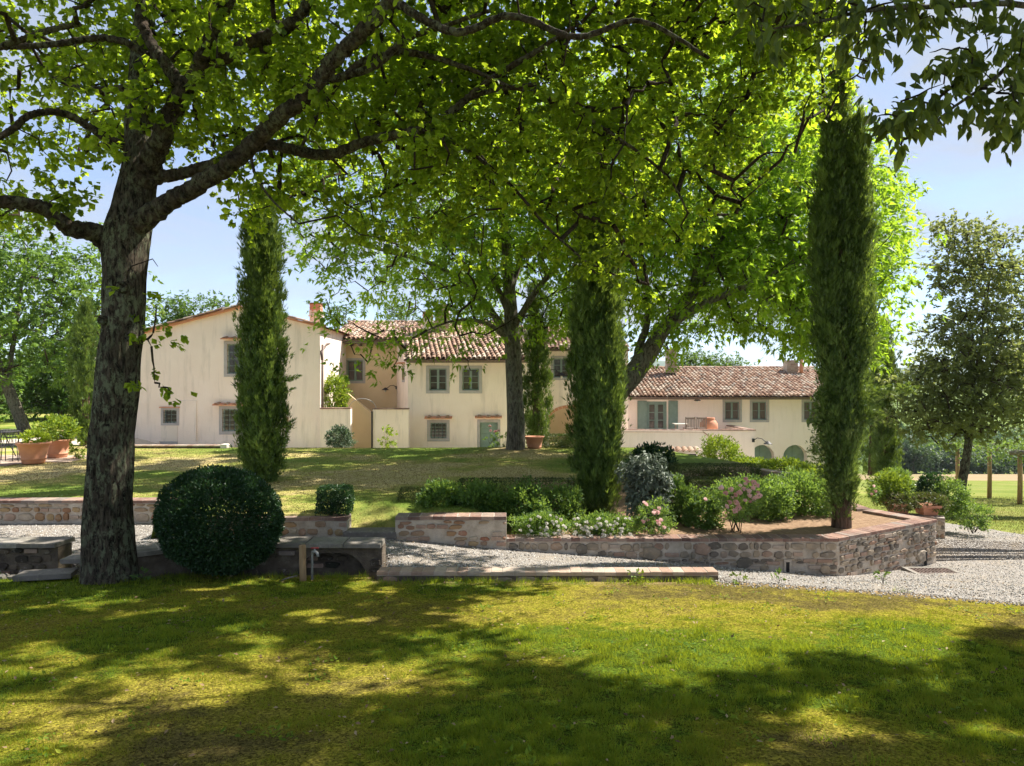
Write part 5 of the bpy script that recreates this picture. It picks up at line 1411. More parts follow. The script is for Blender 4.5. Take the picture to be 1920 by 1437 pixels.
# ------------------------------------------------------------------ trees
def crom(P, Rr, k=6):
    P = [np.array(p, float) for p in P]; out = []; rr = []
    n = len(P)
    for i in range(n - 1):
        p0 = P[max(i - 1, 0)]; p1 = P[i]; p2 = P[i + 1]; p3 = P[min(i + 2, n - 1)]
        for j in range(k):
            t = j / k
            out.append(.5 * ((2 * p1) + (-p0 + p2) * t + (2 * p0 - 5 * p1 + 4 * p2 - p3) * t * t + (-p0 + 3 * p1 - 3 * p2 + p3) * t ** 3))
            rr.append(Rr[i] * (1 - t) + Rr[i + 1] * t)
    out.append(P[-1]); rr.append(Rr[-1])
    return np.array(out), np.array(rr)
def ptube(pts, rad, n, ridges=0, seed=0):
    """numpy tube with optional bark ridges; returns verts, quads"""
    m = len(pts); t = np.gradient(pts, axis=0); t = norm(t)
    x = np.zeros_like(t); u = np.array([1., 0, 0]) if abs(t[0][0]) < .8 else np.array([0, 1., 0])
    for i in range(m):
        u = u - t[i] * u.dot(t[i]); u = u / np.linalg.norm(u); x[i] = u
    y = np.cross(t, x)
    a = np.linspace(0, 2 * np.pi, n, endpoint=False)
    rr = rad[:, None] * np.ones(n)[None]
    if ridges:
        s = np.concatenate([[0], np.cumsum(np.linalg.norm(np.diff(pts, axis=0), axis=1))])
        A, S = np.meshgrid(a, s)
        per = 24
        f = vnoise(np.cos(A) * 5.5 + 40 + S * .6, np.sin(A) * 5.5 + 40 + S * 1.3, seed) * .6 + vnoise(np.cos(A) * 14 + 40 + S * 1.5, np.sin(A) * 14 + S * 3 + 40, seed + 1) * .4
        b = vnoise(np.cos(A) * 1.3 + 9, np.sin(A) * 1.3 + S * 1.1 + 9, seed + 2)
        rr = rr * (1 + ridges * (np.abs(f - .5) * 2 - .4) + .10 * (b - .5))
    V = pts[:, None] + (x[:, None] * np.cos(a)[None, :, None] + y[:, None] * np.sin(a)[None, :, None]) * rr[..., None]
    i = np.arange(m - 1)[:, None] * n + np.arange(n)[None]; i2 = np.arange(m - 1)[:, None] * n + (np.arange(n)[None] + 1) % n
    q = np.stack([i, i2, i2 + n, i + n], 2).reshape(-1, 4)
    return V.reshape(-1, 3), q
def tubes_obj(name, tubes, mat, parent, kind=None, smoothf=True):
    V = []; Q = []; b = 0
    for v, q in tubes: V.append(v); Q.append(q + b); b += len(v)
    V = np.concatenate(V); Q = np.concatenate(Q)
    return mobj(name, npmesh(name, V, Q.ravel(), np.arange(0, Q.size, 4), mat, smoothf), parent, (0, 0, 0), kind)

def tree(name, label, trunk, limbs, clusters, leaf, nleaf, lsize, lmat, bmat, group=None, spread=.30, seed=1, tips=.006, cat='tree', trunk_n=14, ridges=0, res=6,
         single=0, smat=None, hang=.25, sag=.12, tint0=.0, tintamp=1.0, twigs=True, crown_name='crown', rk=.0040, vis=None, uplit=.9, limbmat=None, weights=None, rcap=.03, ros=7, leaf2=None, dsplit=9):
    """trunk: (points, radii); limbs: list of the same; clusters: leaf-cluster centres that twigs grow out to"""
    r = np.random.default_rng(seed)
    base = trunk[0][0]
    root = thing(name, label, cat, tuple(base), group)
    tp, tr = crom(trunk[0], trunk[1], res)
    tubes_obj('trunk', [ptube(tp, tr, trunk_n, ridges, seed)], MAT[bmat], root)
    nodes = [tp[len(tp) // 4:]]; 
    for (P, Rr) in limbs:
        lp, lr = crom(P, Rr, res)
        wob = norm(r.normal(size=(len(lp), 3))) * lr[:, None] * .18; wob[0] = 0
        lp = lp + wob
        tubes_obj('limb', [ptube(lp, lr, max(8, trunk_n // 2), ridges * .6, seed + 3)], MAT[limbmat or bmat], root)
        nodes.append(lp[3:])
    nodes = np.concatenate(nodes); owner = [-1] * len(nodes)
    C = np.array(clusters)
    d0 = np.array([np.min(((nodes - c) ** 2).sum(1)) for c in C]); order = np.argsort(d0)
    buf = np.zeros((len(nodes) + len(C) * 4, 3)); buf[:len(nodes)] = nodes; nb = len(nodes); own = np.full(len(buf), -1)
    tw = []
    for ci in order:
        c = C[ci]; dd = np.sqrt(((buf[:nb] - c) ** 2).sum(1)); j = int(np.argmin(dd)); L = dd[j]
        p = buf[j]; par = own[j]
        mid = (p + c) / 2 + r.normal(size=3) * L * .10; mid[2] += L * sag
        mid2 = p * .3 + c * .7 + r.normal(size=3) * L * .07; mid2[2] += L * sag * .8
        k = len(tw); tw.append([p, mid, mid2, c, par])
        buf[nb:nb + 3] = (mid, mid2, c); own[nb:nb + 3] = k; nb += 3
    cnt = np.ones(len(tw))
    for k in range(len(tw) - 1, -1, -1):
        if tw[k][4] >= 0: cnt[tw[k][4]] += cnt[k]
    tl = []
    for k, (p, a, b, c, par) in enumerate(tw):
        r1 = min(tips + rk * cnt[k] ** .62, rcap); r0 = r1 * 1.15
        tl.append(ptube(np.array([p, a, b, c]), np.array([r0, r1, (r1 + tips) / 2, tips * .6]), 4 if cnt[k] < 4 else 6))
    if twigs: tubes_obj('twigs', tl, MAT['twig'], root, 'stuff')
    # leaves
    M = len(C); nr_ = max(1, nleaf // ros)
    wv = np.ones(M) if weights is None else np.asarray(weights, float)
    cid = r.choice(M, nr_, p=(wv[order] if weights is not None else wv) / wv.sum())
    rid = np.repeat(np.arange(nr_), ros); nleaf = len(rid); ids = cid[rid]
    A = np.array([t[2] for t in tw]); B_ = np.array([t[3] for t in tw])
    u = r.uniform(0, 1.15, nr_)[:, None]
    off = r.normal(size=(nr_, 3)) * spread * np.array([1, 1, .62])
    rc = A[cid] * (1 - u) + B_[cid] * u + off
    rdir_ = norm(norm(off) * .8 + norm(B_[cid] - A[cid]) * .5 + r.normal(size=(nr_, 3)) * .3)
    pos = rc[rid] + r.normal(size=(nleaf, 3)) * lsize * .22
    d = norm(rdir_[rid] * .7 + r.normal(size=(nleaf, 3)) * .62 * np.array([1, 1, .7]) + np.array([0, 0, -hang]))
    n = norm(r.normal(size=(nr_, 3))[rid] * .42 + r.normal(size=(nleaf, 3)) * .30 + np.array([0, 0, uplit]))
    ct = r.uniform(0, 1, M); tint = tint0 + tintamp * np.clip(.42 * ct[ids] + .23 * r.uniform(0, 1, nr_)[rid] + .35 * r.beta(2, 2.4, nleaf), 0, 1)
    sz = lsize * r.uniform(.55, 1.15, nleaf)
    if vis is not None:
        k = vis(pos); pos, d, n, tint, sz = pos[k], d[k], n[k], tint[k], sz[k]
    if single:   # the leaves that show largest are separate parts
        ppx = 960 + pos[:, 0] / np.maximum(pos[:, 1], .1) * FPX; ppy = 718.5 - (pos[:, 2] - ZC) / np.maximum(pos[:, 1], .1) * FPX
        inv = (pos[:, 1] > 1) & (ppx > 0) & (ppx < 1920) & (ppy > 0) & (ppy < 1437)
        app = np.where(inv, sz / np.maximum(pos[:, 1], .1), 0); o_ = np.argsort(-app); big = o_[:single]; rest = o_[single:]
        V, Fs = leaf; me = bpy.data.meshes.new('leaf'); me.from_pydata([tuple(v) for v in V], [], Fs); me.update(); me.materials.append(MAT[smat])
        fr = frames(d[big], n[big])
        for q, gi in enumerate(big):
            o = bpy.data.objects.new('leaf', me); COL.objects.link(o); o.parent = root
            mt = Matrix([list(row) for row in fr[q]]).to_4x4() ; mt = Matrix.Translation(Vector(pos[gi]) - Vector(base)) @ mt @ Matrix.Scale(float(sz[gi]), 4)
            o.matrix_local = mt
        pos, d, n, tint, sz = pos[rest], d[rest], n[rest], tint[rest], sz[rest]
    if leaf2 is not None:
        k = pos[:, 1] < dsplit
        scatter(crown_name, leaf, pos[k], d[k], n[k], sz[k], tint[k], MAT[lmat], root, 'stuff')
        pos, d, n, tint, sz, leaf = pos[~k], d[~k], n[~k], tint[~k], sz[~k] * 1.08, leaf2
    scatter(crown_name, leaf, pos, d, n, sz, tint, MAT[lmat], root, 'stuff')
    return root
def ell_clusters(n, ells, seed, keep=None, shell=.35, mind=0.0):
    r = np.random.default_rng(seed); out = []
    vol = np.array([e[1][0] * e[1][1] * e[1][2] for e in ells]) ** .8; vol = vol / vol.sum()
    while len(out) < n:
        e = ells[r.choice(len(ells), p=vol)]
        d = r.normal(size=3); d /= np.linalg.norm(d); q = r.uniform(0, 1) ** shell
        p = np.array(e[0]) + d * q * np.array(e[1])
        if keep is not None and not keep(p): continue
        if mind and out and np.min(((np.array(out[-400:]) - p) ** 2).sum(1)) < mind * mind: continue
        out.append(p)
    return np.array(out)
def pl(pts, radii=None): return [tuple(at(*p)) for p in pts]

# --- the big oak in the foreground
ob = [(-.02, 1.0, .02)]
trunkP = pl([(207, 1105, 9.0), (207, 1060, 9.0), (204, 960, 9.0), (208, 830, 9.0), (222, 700, 9.0), (232, 600, 9.02), (234, 520, 9.05), (238, 450, 9.1), (252, 380, 9.15), (262, 300, 9.2), (262, 200, 9.3), (268, 90, 9.4), (280, -60, 9.6), (300, -220, 9.8)])
trunkR = [x * .89 for x in (.43, .355, .325, .305, .30, .29, .285, .325, .285, .225, .19, .16, .13, .09)]
limbs = [
 (pl([(215, 470, 9.1), (180, 436, 8.9), (130, 428, 8.7), (85, 392, 8.5), (20, 380, 8.2), (-60, 372, 7.9)]), [.16, .12, .10, .088, .08, .06]),
 (pl([(262, 420, 9.0), (320, 378, 8.85), (400, 330, 8.6), (460, 285, 8.4), (505, 235, 8.2), (570, 185, 8.0), (620, 120, 7.8), (680, 60, 7.6), (735, 0, 7.4), (800, -90, 7.2)]), [.16, .115, .105, .098, .098, .088, .085, .08, .075, .05]),
 (pl([(280, 335, 9.1), (340, 325, 9.1), (400, 308, 9.1), (450, 285, 9.15), (510, 272, 9.2), (560, 284, 9.2), (620, 290, 9.2), (680, 268, 9.1), (745, 252, 9.0), (810, 235, 8.9), (870, 190, 8.8), (925, 145, 8.7), (1000, 100, 8.6), (1060, 60, 8.5)]), [.10, .075, .072, .07, .07, .07, .068, .064, .06, .055, .045, .042, .035, .02]),
 (pl([(268, 340, 9.1), (300, 265, 8.9), (335, 190, 8.7), (365, 140, 8.5), (385, 90, 8.3), (408, 40, 8.2), (430, 0, 8.1), (450, -60, 8.0)]), [.17, .125, .115, .085, .08, .075, .07, .05]),
 (pl([(350, 170, 8.6), (310, 120, 8.6), (280, 75, 8.7), (262, 20, 8.8), (250, -60, 8.9)]), [.09, .075, .065, .06, .04]),
 (pl([(365, 145, 8.5), (410, 115, 8.5), (465, 80, 8.5), (520, 62, 8.5), (560, 30, 8.4), (585, -10, 8.4), (620, -80, 8.3)]), [.08, .08, .078, .085, .07, .06, .04]),
 (pl([(262, 285, 9.2), (205, 262, 9.0), (170, 240, 8.9), (120, 213, 8.8), (60, 215, 8.6), (20, 245, 8.5), (-40, 280, 8.3)]), [.07, .055, .05, .045, .042, .04, .03]),
 (pl([(285, 110, 8.8), (230, 78, 8.7), (180, 72, 8.7), (110, 82, 8.6), (30, 88, 8.5), (-40, 92, 8.4)]), [.055, .045, .042, .04, .035, .025]),
 (pl([(150, 45, 8.0), (100, 55, 7.9), (40, 75, 7.8), (-20, 95, 7.7)]), [.03, .035, .035, .03]),
 (pl([(262, 160, 9.3), (215, 168, 9.4), (150, 165, 9.5), (90, 140, 9.6)]), [.06, .05, .04, .03]),
 (pl([(560, 284, 9.2), (640, 150, 8.7), (720, 100, 8.6), (800, 105, 8.6), (880, 130, 8.5), (960, 165, 8.5)]), [.02, .035, .05, .04, .03, .02]),
 (pl([(610, 152, 8.5), (700, 125, 8.4), (760, 75, 8.4), (830, 50, 8.4), (920, 20, 8.3)]), [.05, .045, .04, .03, .02]),
 (pl([(865, 190, 8.8), (960, 165, 8.8), (1060, 200, 8.9), (1160, 260, 9.0), (1250, 330, 9.1), (1290, 400, 9.2)]), [.03, .03, .026, .022, .018, .012]),
 (pl([(800, 240, 8.9), (880, 285, 8.9), (960, 350, 9.0), (1030, 430, 9.1), (1110, 500, 9.2)]), [.03, .026, .022, .018, .012]),
 (pl([(470, 290, 8.4), (480, 330, 8.4), (510, 375, 8.4), (560, 420, 8.4)]), [.022, .018, .014, .01]),
 (pl([(735, 0, 7.4), (850, 60, 7.0), (960, 30, 6.8), (1080, 70, 6.7), (1200, 40, 6.7), (1330, 110, 6.8)]), [.05, .04, .035, .03, .024, .016]),
]
lowb = lambda px: np.interp(px, [-200, 0, 120, 190, 240, 300, 330, 430, 455, 500, 560, 640, 760, 900, 1050, 1150, 1270, 1330, 1400, 1480, 1560, 1640, 1700],
                            [430, 450, 440, 380, 320, 330, 330, 350, 430, 470, 430, 440, 480, 510, 540, 590, 590, 500, 400, 330, 240, 150, -50])
def oak_ok(p, pad=0):
    if p[1] < 3.6: return p[2] > 3 + p[1] * .60
    px, py = PX(p[0], p[1]), PY(p[2], p[1])
    if py > lowb(px) - 14 + pad: return False
    if p[1] < 6.2 and py > 150: return False
    for (a, b, c, d) in SKYWIN:
        if a < px < b and c < py < d: return R.random() < .12
    return True
SKYWIN = [(575, 690, 25, 120), (285, 430, 345, 560), (140, 215, 290, 345), (520, 620, 380, 480), (600, 640, 120, 170), (150, 300, 20, 60)]
# sunlit patches on the lawn: leave the gaps in the crown that let the sun through
sx_, sy_, sz_ = sdir.x / sdir.z, sdir.y / sdir.z, 1
def shade_xy(pos):
    h = pos[:, 2] - .6; return pos[:, 0] - sx_ * h, pos[:, 1] - sy_ * h
def sun_holes(pos):
    x, y = shade_xy(pos)
    # broad lit lawn right of centre
    wx = x - 2.1 ; wy = y - 6.9
    e = (wx / 2.6) ** 2 + ((wy + .10 * wx) / 1.45) ** 2 + .9 * (fbm(x * 1.3 + 5, y * 1.6, 61) - .5)
    big = e < 1
    sm = fbm(x * 2.2 + 2, y * 3.2 + 1, 71, 3) > .585
    up = (y > 11.2) & (fbm(x * .9 + 4, y * .8 + 2, 83, 3) > .53)
    return ~(big | sm | up)
def terrace_gaps(pos):
    h = pos[:, 2] - .86; x = pos[:, 0] - sx_ * h; y = pos[:, 1] - sy_ * h
    return ~((y > 11.5) & (y < 22) & (fbm(x * .9 + 4, y * .8 + 2, 83, 3) > .545))
cl = np.concatenate([
    ell_clusters(700, [((-5.2, 10.6, 8.6), (5.8, 3.6, 4.4))], 3, oak_ok, .5),
    ell_clusters(620, [((-.5, 10.3, 7.6), (5.8, 3.3, 3.6))], 4, oak_ok, .55),
    ell_clusters(300, [((3.2, 9.8, 8.3), (4.2, 3.2, 3.0))], 5, oak_ok, .55),
    ell_clusters(70, [((-2.5, 5.6, 8.2), (5.5, 2.4, 1.8))], 6, oak_ok, .55),
])
extra = np.array([at(*p) for p in [(292, 600, 8.8), (287, 625, 8.8), (292, 570, 8.8), (284, 650, 8.8), (290, 718, 8.75), (305, 726, 8.7), (322, 736, 8.65), (296, 500, 8.9)]])
oak = tree('oak_tree', 'big foreground oak with dark lichen spotted trunk and spreading limbs', (trunkP, trunkR), limbs, np.concatenate([cl, extra]), L_OAK, 190000, .105, 'oak_leaf', 'oak_bark', weights=[1.0] * len(cl) + [.22] * len(extra), leaf2=L_LOBE, dsplit=7.6,
           spread=.22, seed=2, trunk_n=90, ridges=.13, res=16, single=290, smat='oak_leaf_one', hang=.30, sag=.06, limbmat='limb_bark', vis=sun_holes)
# knots on the trunk
for (px, py, s_) in ((228, 538, .062), (243, 632, .055), (190, 600, .05)):
    c = at(px, py, 8.74)
    MB().lathe((0, 0, 0), [(s_ * .2, -.02), (s_ * .55, .0), (s_ * .8, .02), (s_ * 1.15, .0), (s_ * 1.3, -.06)], 16).build('knot', MAT['oak_bark'], oak, True, c).rotation_euler = (math.radians(90), 0, R.uniform(-.2, .2))

# --- middle tree (grey bark) and the leaning tree behind the central cypress
mt = (pl([(966, 852, 21.2), (966, 846, 21.2), (967, 800, 21.2), (965, 740, 21.2), (962, 660, 21.2), (958, 590, 21.2), (952, 500, 21.2), (945, 380, 21.2), (940, 250, 21.2)]), [.42, .32, .275, .26, .26, .22, .17, .11, .05])
ml = [(pl([(960, 640, 21.2), (900, 560, 20.8), (820, 500, 20.2), (720, 470, 19.6), (640, 450, 19.0)]), [.13, .10, .07, .05, .02]),
      (pl([(960, 620, 21.2), (1010, 540, 20.6), (1080, 460, 20.0), (1150, 380, 19.8)]), [.12, .09, .06, .02]),
      (pl([(957, 590, 21.2), (880, 440, 21.5), (790, 330, 21.6), (720, 240, 21.6)]), [.11, .08, .05, .02]),
      (pl([(955, 560, 21.2), (1000, 400, 22), (1040, 260, 22.4)]), [.1, .06, .02]),
      (pl([(960, 650, 21.2), (920, 610, 19.8), (860, 600, 18.6), (800, 620, 17.8)]), [.08, .06, .04, .015])]
lowM = lambda px: np.interp(px, [540, 580, 620, 680, 750, 800, 880, 1000, 1100, 1200], [520, 590, 620, 590, 660, 640, 640, 660, 650, 600])
def m_ok(p):
    px, py = PX(p[0], p[1]), PY(p[2], p[1]); 
    if py > lowM(px) - 18: return False
    if px < 560 and py > 540: return False
    if 560 < px < 700 and py > 500 and R.random() < .35: return False
    return True
cm = np.concatenate([ell_clusters(900, [((-.9, 20.8, 8.2), (6.0, 4.6, 5.3))], 11, m_ok, .42),
                     np.array([at(*p) for p in [(640, 610, 17), (650, 640, 16.6), (665, 665, 16.6), (690, 680, 16.8), (620, 590, 17), (735, 690, 17), (745, 675, 17.2), (760, 655, 17.4), (700, 640, 17), (610, 560, 17.2), (720, 620, 17.4), (880, 690, 17.5), (890, 700, 17.4), (870, 670, 17.6), (1140 - 220, 640, 18)]])])
tree('shade_tree', 'grey barked shade tree with straight trunk standing on the lawn mound', mt, ml, cm, L_STAR, 88000, .225, 'maple_leaf', 'mid_bark', vis=terrace_gaps, spread=.36, seed=7, trunk_n=36, ridges=.05, res=8, hang=.35, rk=.006, tintamp=.9)

lt = (pl([(1105, 870, 19.0), (1120, 800, 19.0), (1150, 745, 19.0), (1185, 705, 19.0), (1215, 665, 19.0), (1240, 625, 19.0), (1290, 560, 19.1), (1340, 480, 19.3), (1380, 400, 19.5), (1400, 280, 19.6), (1420, 180, 19.7)]), [.5, .38, .33, .30, .26, .20, .17, .14, .11, .07, .03])
ll = [(pl([(1215, 668, 19.0), (1250, 620, 18.6), (1310, 575, 18.2), (1390, 540, 17.8), (1480, 500, 17.4), (1550, 470, 17.2)]), [.16, .12, .10, .07, .05, .02]),
      (pl([(1180, 710, 19.0), (1200, 650, 19.2), (1215, 580, 19.4), (1200, 480, 19.6), (1210, 380, 19.8)]), [.14, .11, .09, .06, .03]),
      (pl([(1290, 560, 19.1), (1370, 470, 19.3), (1460, 390, 19.6), (1550, 320, 19.8), (1620, 270, 20)]), [.10, .08, .06, .04, .02]),
      (pl([(1290, 560, 19.1), (1320, 420, 19), (1300, 300, 19), (1280, 200, 19)]), [.09, .06, .04, .02]),
      (pl([(1390, 540, 17.8), (1480, 580, 17.8), (1560, 600, 18.2), (1640, 600, 18.8)]), [.05, .04, .03, .015])]
lowL = lambda px: np.interp(px, [1000, 1180, 1240, 1290, 1340, 1400, 1440, 1490, 1540, 1620, 1690, 1720], [600, 640, 690, 690, 640, 625, 650, 670, 690, 700, 640, 500])
hiL = lambda px: np.interp(px, [1000, 1350, 1480, 1560, 1600, 1640, 1660, 1690, 1710], [-200, -100, 60, 135, 165, 185, 225, 330, 560])
def l_ok(p):
    px, py = PX(p[0], p[1]), PY(p[2], p[1])
    if px > 1700: return False
    return hiL(px) + 14 < py < lowL(px) - 16
cl2 = ell_clusters(1150, [((6.0, 19.4, 8.2), (5.4, 4.6, 5.6)), ((8.2, 19.6, 6.4), (3.2, 3.0, 4.6))], 21, l_ok, .42)
tree('leaning_tree', 'leaning broad leaved tree with a huge bright crown behind the right cypress', lt, ll, cl2, L_STAR, 88000, .235, 'maple_leaf', 'mid_bark', spread=.36, seed=9, trunk_n=24, ridges=.05, res=8, hang=.35, rk=.006, tint0=.05, tintamp=.95)

# --- branches of another tree hanging in at the top right; its trunk stands outside the view
ct = ([(7.6, 5.2, .7), (7.5, 5.2, 2.6), (7.3, 5.1, 4.5), (7.0, 5.0, 6.4), (6.6, 4.8, 8.2)], [.24, .19, .17, .13, .07])
cb = [([(7.3, 5.1, 4.6)] + pl([(2150, 60, 5.3), (1920, 10, 5.0), (1780, 12, 4.9), (1640, 18, 4.8), (1540, 40, 4.8), (1440, 55, 4.8)]), [.07, .045, .022, .018, .015, .010, .006]),
      ([(7.3, 5.1, 4.3)] + pl([(2100, 100, 5.2), (1930, 105, 5.0), (1850, 160, 4.9), (1790, 200, 4.9), (1740, 240, 4.8), (1700, 260, 4.8)]), [.06, .03, .018, .014, .010, .008, .005]),
      ([(7.2, 5.1, 5.4)] + pl([(1950, -120, 4.6), (1700, -150, 4.5), (1450, -120, 4.5)]), [.07, .05, .03, .015]),
      ([(6.9, 5.0, 6.6), (4.5, 4.4, 7.4), (2.4, 4.0, 7.6), (.6, 3.8, 7.3)], [.09, .07, .045, .02]),
      ([(6.8, 5.0, 7.0), (5.2, 6.2, 8.2), (3.4, 7.4, 8.6)], [.08, .05, .02]),
      ([(6.8, 5.0, 7.0), (6.0, 2.4, 8.2), (4.0, .8, 8.4)], [.08, .05, .02])]
tips_ = [(1920, 60), (1880, 40), (1840, 60), (1800, 40), (1760, 55), (1720, 40), (1690, 70), (1660, 40), (1640, 90), (1620, 45), (1600, 60), (1580, 90), (1540, 50), (1510, 80), (1480, 60), (1450, 100), (1420, 70), (1560, 20), (1500, 20), (1400, 30), (1700, 15), (1780, 15), (1860, 15),
         (1680, 75), (1670, 100), (1655, 85), (1625, 30), (1860, 110), (1880, 140), (1840, 130), (1810, 130), (1790, 110), (1760, 150), (1780, 130), (1740, 110), (1800, 165), (1830, 180), (1900, 170), (1870, 190), (1770, 175), (1745, 190), (1720, 205), (1750, 215), (1690, 205), (1725, 235), (1700, 250), (1680, 270), (1660, 215), (1690, 280), (1715, 255),
         (1780, 215), (1820, 205), (1900, 230), (1880, 240), (1915, 250), (1860, 250), (1910, 130), (1905, 90), (1640, 240), (1820, 90), (1850, 80), (1900, 200), (1730, 20), (1670, 10), (1595, 15), (1610, 100), (1590, 120), (1625, 130), (1470, 20), (1440, 30)]
cc = np.array([at(px + R.uniform(-8, 8), py - 14 + R.uniform(-6, 6), R.uniform(4.4, 5.2)) for (px, py) in tips_])
def c_ok(p):
    if p[1] < 2: return True
    px, py = PX(p[0], p[1]), PY(p[2], p[1])
    return py < -60 or px > 2050
ca = ell_clusters(560, [((3.0, 3.6, 8.0), (4.6, 3.4, 1.5)), ((9.5, 7.6, 9.0), (5.0, 3.0, 3.0)), ((1.0, .5, 9.0), (7.5, 4.5, 1.2))], 31, c_ok, .6)
tree('overhanging_tree', 'tree reaching drooping oval leaved branches in at the upper right corner', ct, cb, np.concatenate([cc, ca]), L_ELL5, 17000, .108,  'cherry_leaf', 'mid_bark', spread=.10, weights=[.62] * len(cc) + [1.0] * len(ca), ros=5, seed=13, trunk_n=20, ridges=.05, res=6,
     single=290, smat='cherry_leaf_one', hang=1.3, sag=.04, tips=.003, rk=.002, uplit=.5, vis=lambda pos: ~((lambda x, y: ((x - 2.1) / 2.6) ** 2 + ((y - 6.9) / 1.45) ** 2 < 1)(*shade_xy(pos))) | (pos[:, 2] < 6.2))

# unseen leaves added to its crown, placed sunward to shade the near lawn
r_ = np.random.default_rng(17); m = 52000
gxx = r_.uniform(-2.5, 9.0, m); gyy = r_.uniform(-2.0, 8.2, m)
edge_ = 5.55 + .75 * (fbm(gxx * 1.1 + 3, gxx * 0 + 2, 5) - .5) * 2 + np.interp(gxx, [-2.5, 0, 3.5, 4.6, 6, 9], [-.9, -.3, -.15, .9, 1.7, 2.4])
k = (gyy < edge_ + r_.normal(0, .12, m)) & (fbm(gxx * 1.5, gyy * 2.2, 33, 3) < np.interp(gyy, [3.5, 5.5], [.70, .62]))
gxx, gyy = gxx[k], gyy[k]; m = len(gxx); hh_ = r_.uniform(7.4, 9.6, m)
P_o = np.stack([gxx + sx_ * hh_, gyy + sy_ * hh_, .9 + hh_], 1)
k = (P_o[:, 2] > 3.25 + P_o[:, 1] * .575) | (P_o[:, 0] > P_o[:, 1] * .80); P_o = P_o[k]; m = len(P_o)
ovh = bpy.data.objects['overhanging_tree']
scatter('shading_crown', L_DIA, P_o, norm(r_.normal(size=(m, 3)) * .6 + np.array([0, 0, -.6])), norm(r_.normal(size=(m, 3)) * .6 + np.array([0, 0, 1])), r_.uniform(.16, .28, m), r_.uniform(0, 1, m), MAT['cherry_leaf'], ovh, 'stuff')

# --- cypresses
def cypress(label, px, pybase, D, prof, n, size, seed, lobes=((0, 0, 1, 1),), group='italian cypresses', base=None, trunkr=.15, core=True, bare=0.0, name='cypress_tree', lean=0):
    """prof: (height fraction, half width in m) list; lobes: (dx, dy, top fraction, width fraction)"""
    r = np.random.default_rng(seed)
    b = at(px, pybase, D) if base is None else Vector(base)
    Ht = prof[-1][2] if len(prof[-1]) > 2 else None
    top = prof[0]; H_ = top
    root = thing(name, label, 'cypress', tuple(b), group)
    hs = [p[0] for p in prof[1:]]; ws = [p[1] for p in prof[1:]]
    tubes = []
    tp, tr = crom([(b.x, b.y, b.z - .15), (b.x, b.y, b.z + .25), (b.x + .02, b.y, b.z + H_ * .5), (b.x, b.y, b.z + H_ * .92)], [trunkr * 1.3, trunkr, trunkr * .6, .02], 10)
    tubes_obj('trunk', [ptube(tp, tr, 18, .12, seed)], MAT['cyp_bark'], root)
    P = []; Dn = []; T_i = []
    for li, (dx, dy, tf, wf) in enumerate(lobes):
        m = int(n * wf * tf / sum(l[2] * l[3] for l in lobes)); per = 34
        K = int(m / per)
        t = r.uniform(0, 1, K * 3) ** .95
        keep = r.uniform(0, 1, len(t)) < .3 + .7 * np.interp(t, hs, ws) / max(ws); t = t[keep][:K]; K = len(t)
        hw = np.interp(t, hs, ws) * wf; a = r.uniform(0, 2 * np.pi, K); z = t * H_ * tf
        fl = .74 + .40 * vnoise(np.cos(a) * 2.6 + 9 + z * .25, np.sin(a) * 2.6 + 9 + z * .55, seed + li)
        q = np.where(r.uniform(0, 1, K) < .42, r.uniform(.15, .8, K), r.uniform(.82, 1.08, K)); q = np.where(r.uniform(0, 1, K) < .05, 1.2, q)
        rr = hw * fl * q
        L = r.uniform(.14, .38, K) * (.7 + .3 * size / .11)
        out = np.stack([np.cos(a), np.sin(a), 0 * a], 1)
        lean_ = np.where(r.uniform(0, 1, K) < .05, r.uniform(.35, .8, K), r.uniform(.03, .24, K))
        ax_ = norm(out * lean_[:, None] + np.array([0, 0, 1.]) + r.normal(size=(K, 3)) * .13)
        base_ = np.stack([b.x + dx * smooth(t * 1.6) + rr * np.cos(a) + lean * z, b.y + dy * smooth(t * 1.6) + rr * np.sin(a), b.z + z + bare * (1 - t) - L * .4], 1)
        ct_ = r.uniform(0, 1, K); gp_ = (vnoise(a * 1.9 + 3, z * 1.1, seed + 21) < .27) & (q > .8); rr = np.where(gp_, rr * .62, rr); ct_ = np.where(gp_, ct_ * .3, ct_)
        base_[:, 0] = b.x + dx * smooth(t * 1.6) + rr * np.cos(a) + lean * z; base_[:, 1] = b.y + dy * smooth(t * 1.6) + rr * np.sin(a)
        ids = np.repeat(np.arange(K), per); u = r.uniform(0, 1, K * per)
        th = .050 * (size / .105) * (1.15 - u)
        off = r.normal(size=(len(u), 3)) * th[:, None]
        pos = base_[ids] + ax_[ids] * (L[ids] * u)[:, None] + off
        dd = ax_[ids] + norm(off) * .45 * (1.1 - u)[:, None] + r.normal(size=(len(u), 3)) * .16
        P.append(pos); Dn.append(np.stack([dd, out[ids] + r.normal(size=(len(u), 3)) * .6], 0)); T_i.append(np.clip(.45 * ct_[ids] + .30 * r.uniform(0, 1, len(u)) + .25 * u, 0, 1))
    pos = np.concatenate(P); DD_ = np.concatenate([x[0] for x in Dn]); NN = np.concatenate([x[1] for x in Dn]); tt = np.concatenate(T_i)
    scatter('crown', L_SPR3, pos, norm(DD_), norm(NN), size * .8 * r.uniform(.5, 1.3, len(pos)), tt, MAT['cypress_leaf'], root, 'stuff')
    return root, b
cypress('tallest italian cypress at right with three spires and a bare sunlit foot', 1578, 985, 12.0,
        [8.3, (0, .10), (.05, .18), (.10, .30), (.2, .37), (.45, .385), (.7, .34), (.85, .23), (.95, .11), (1, .02)], 52000, .135, 3,
        lobes=((-.20, 0, .90, .78), (.04, .12, 1.0, .62), (.28, -.02, .86, .66)), trunkr=.16, bare=.22)
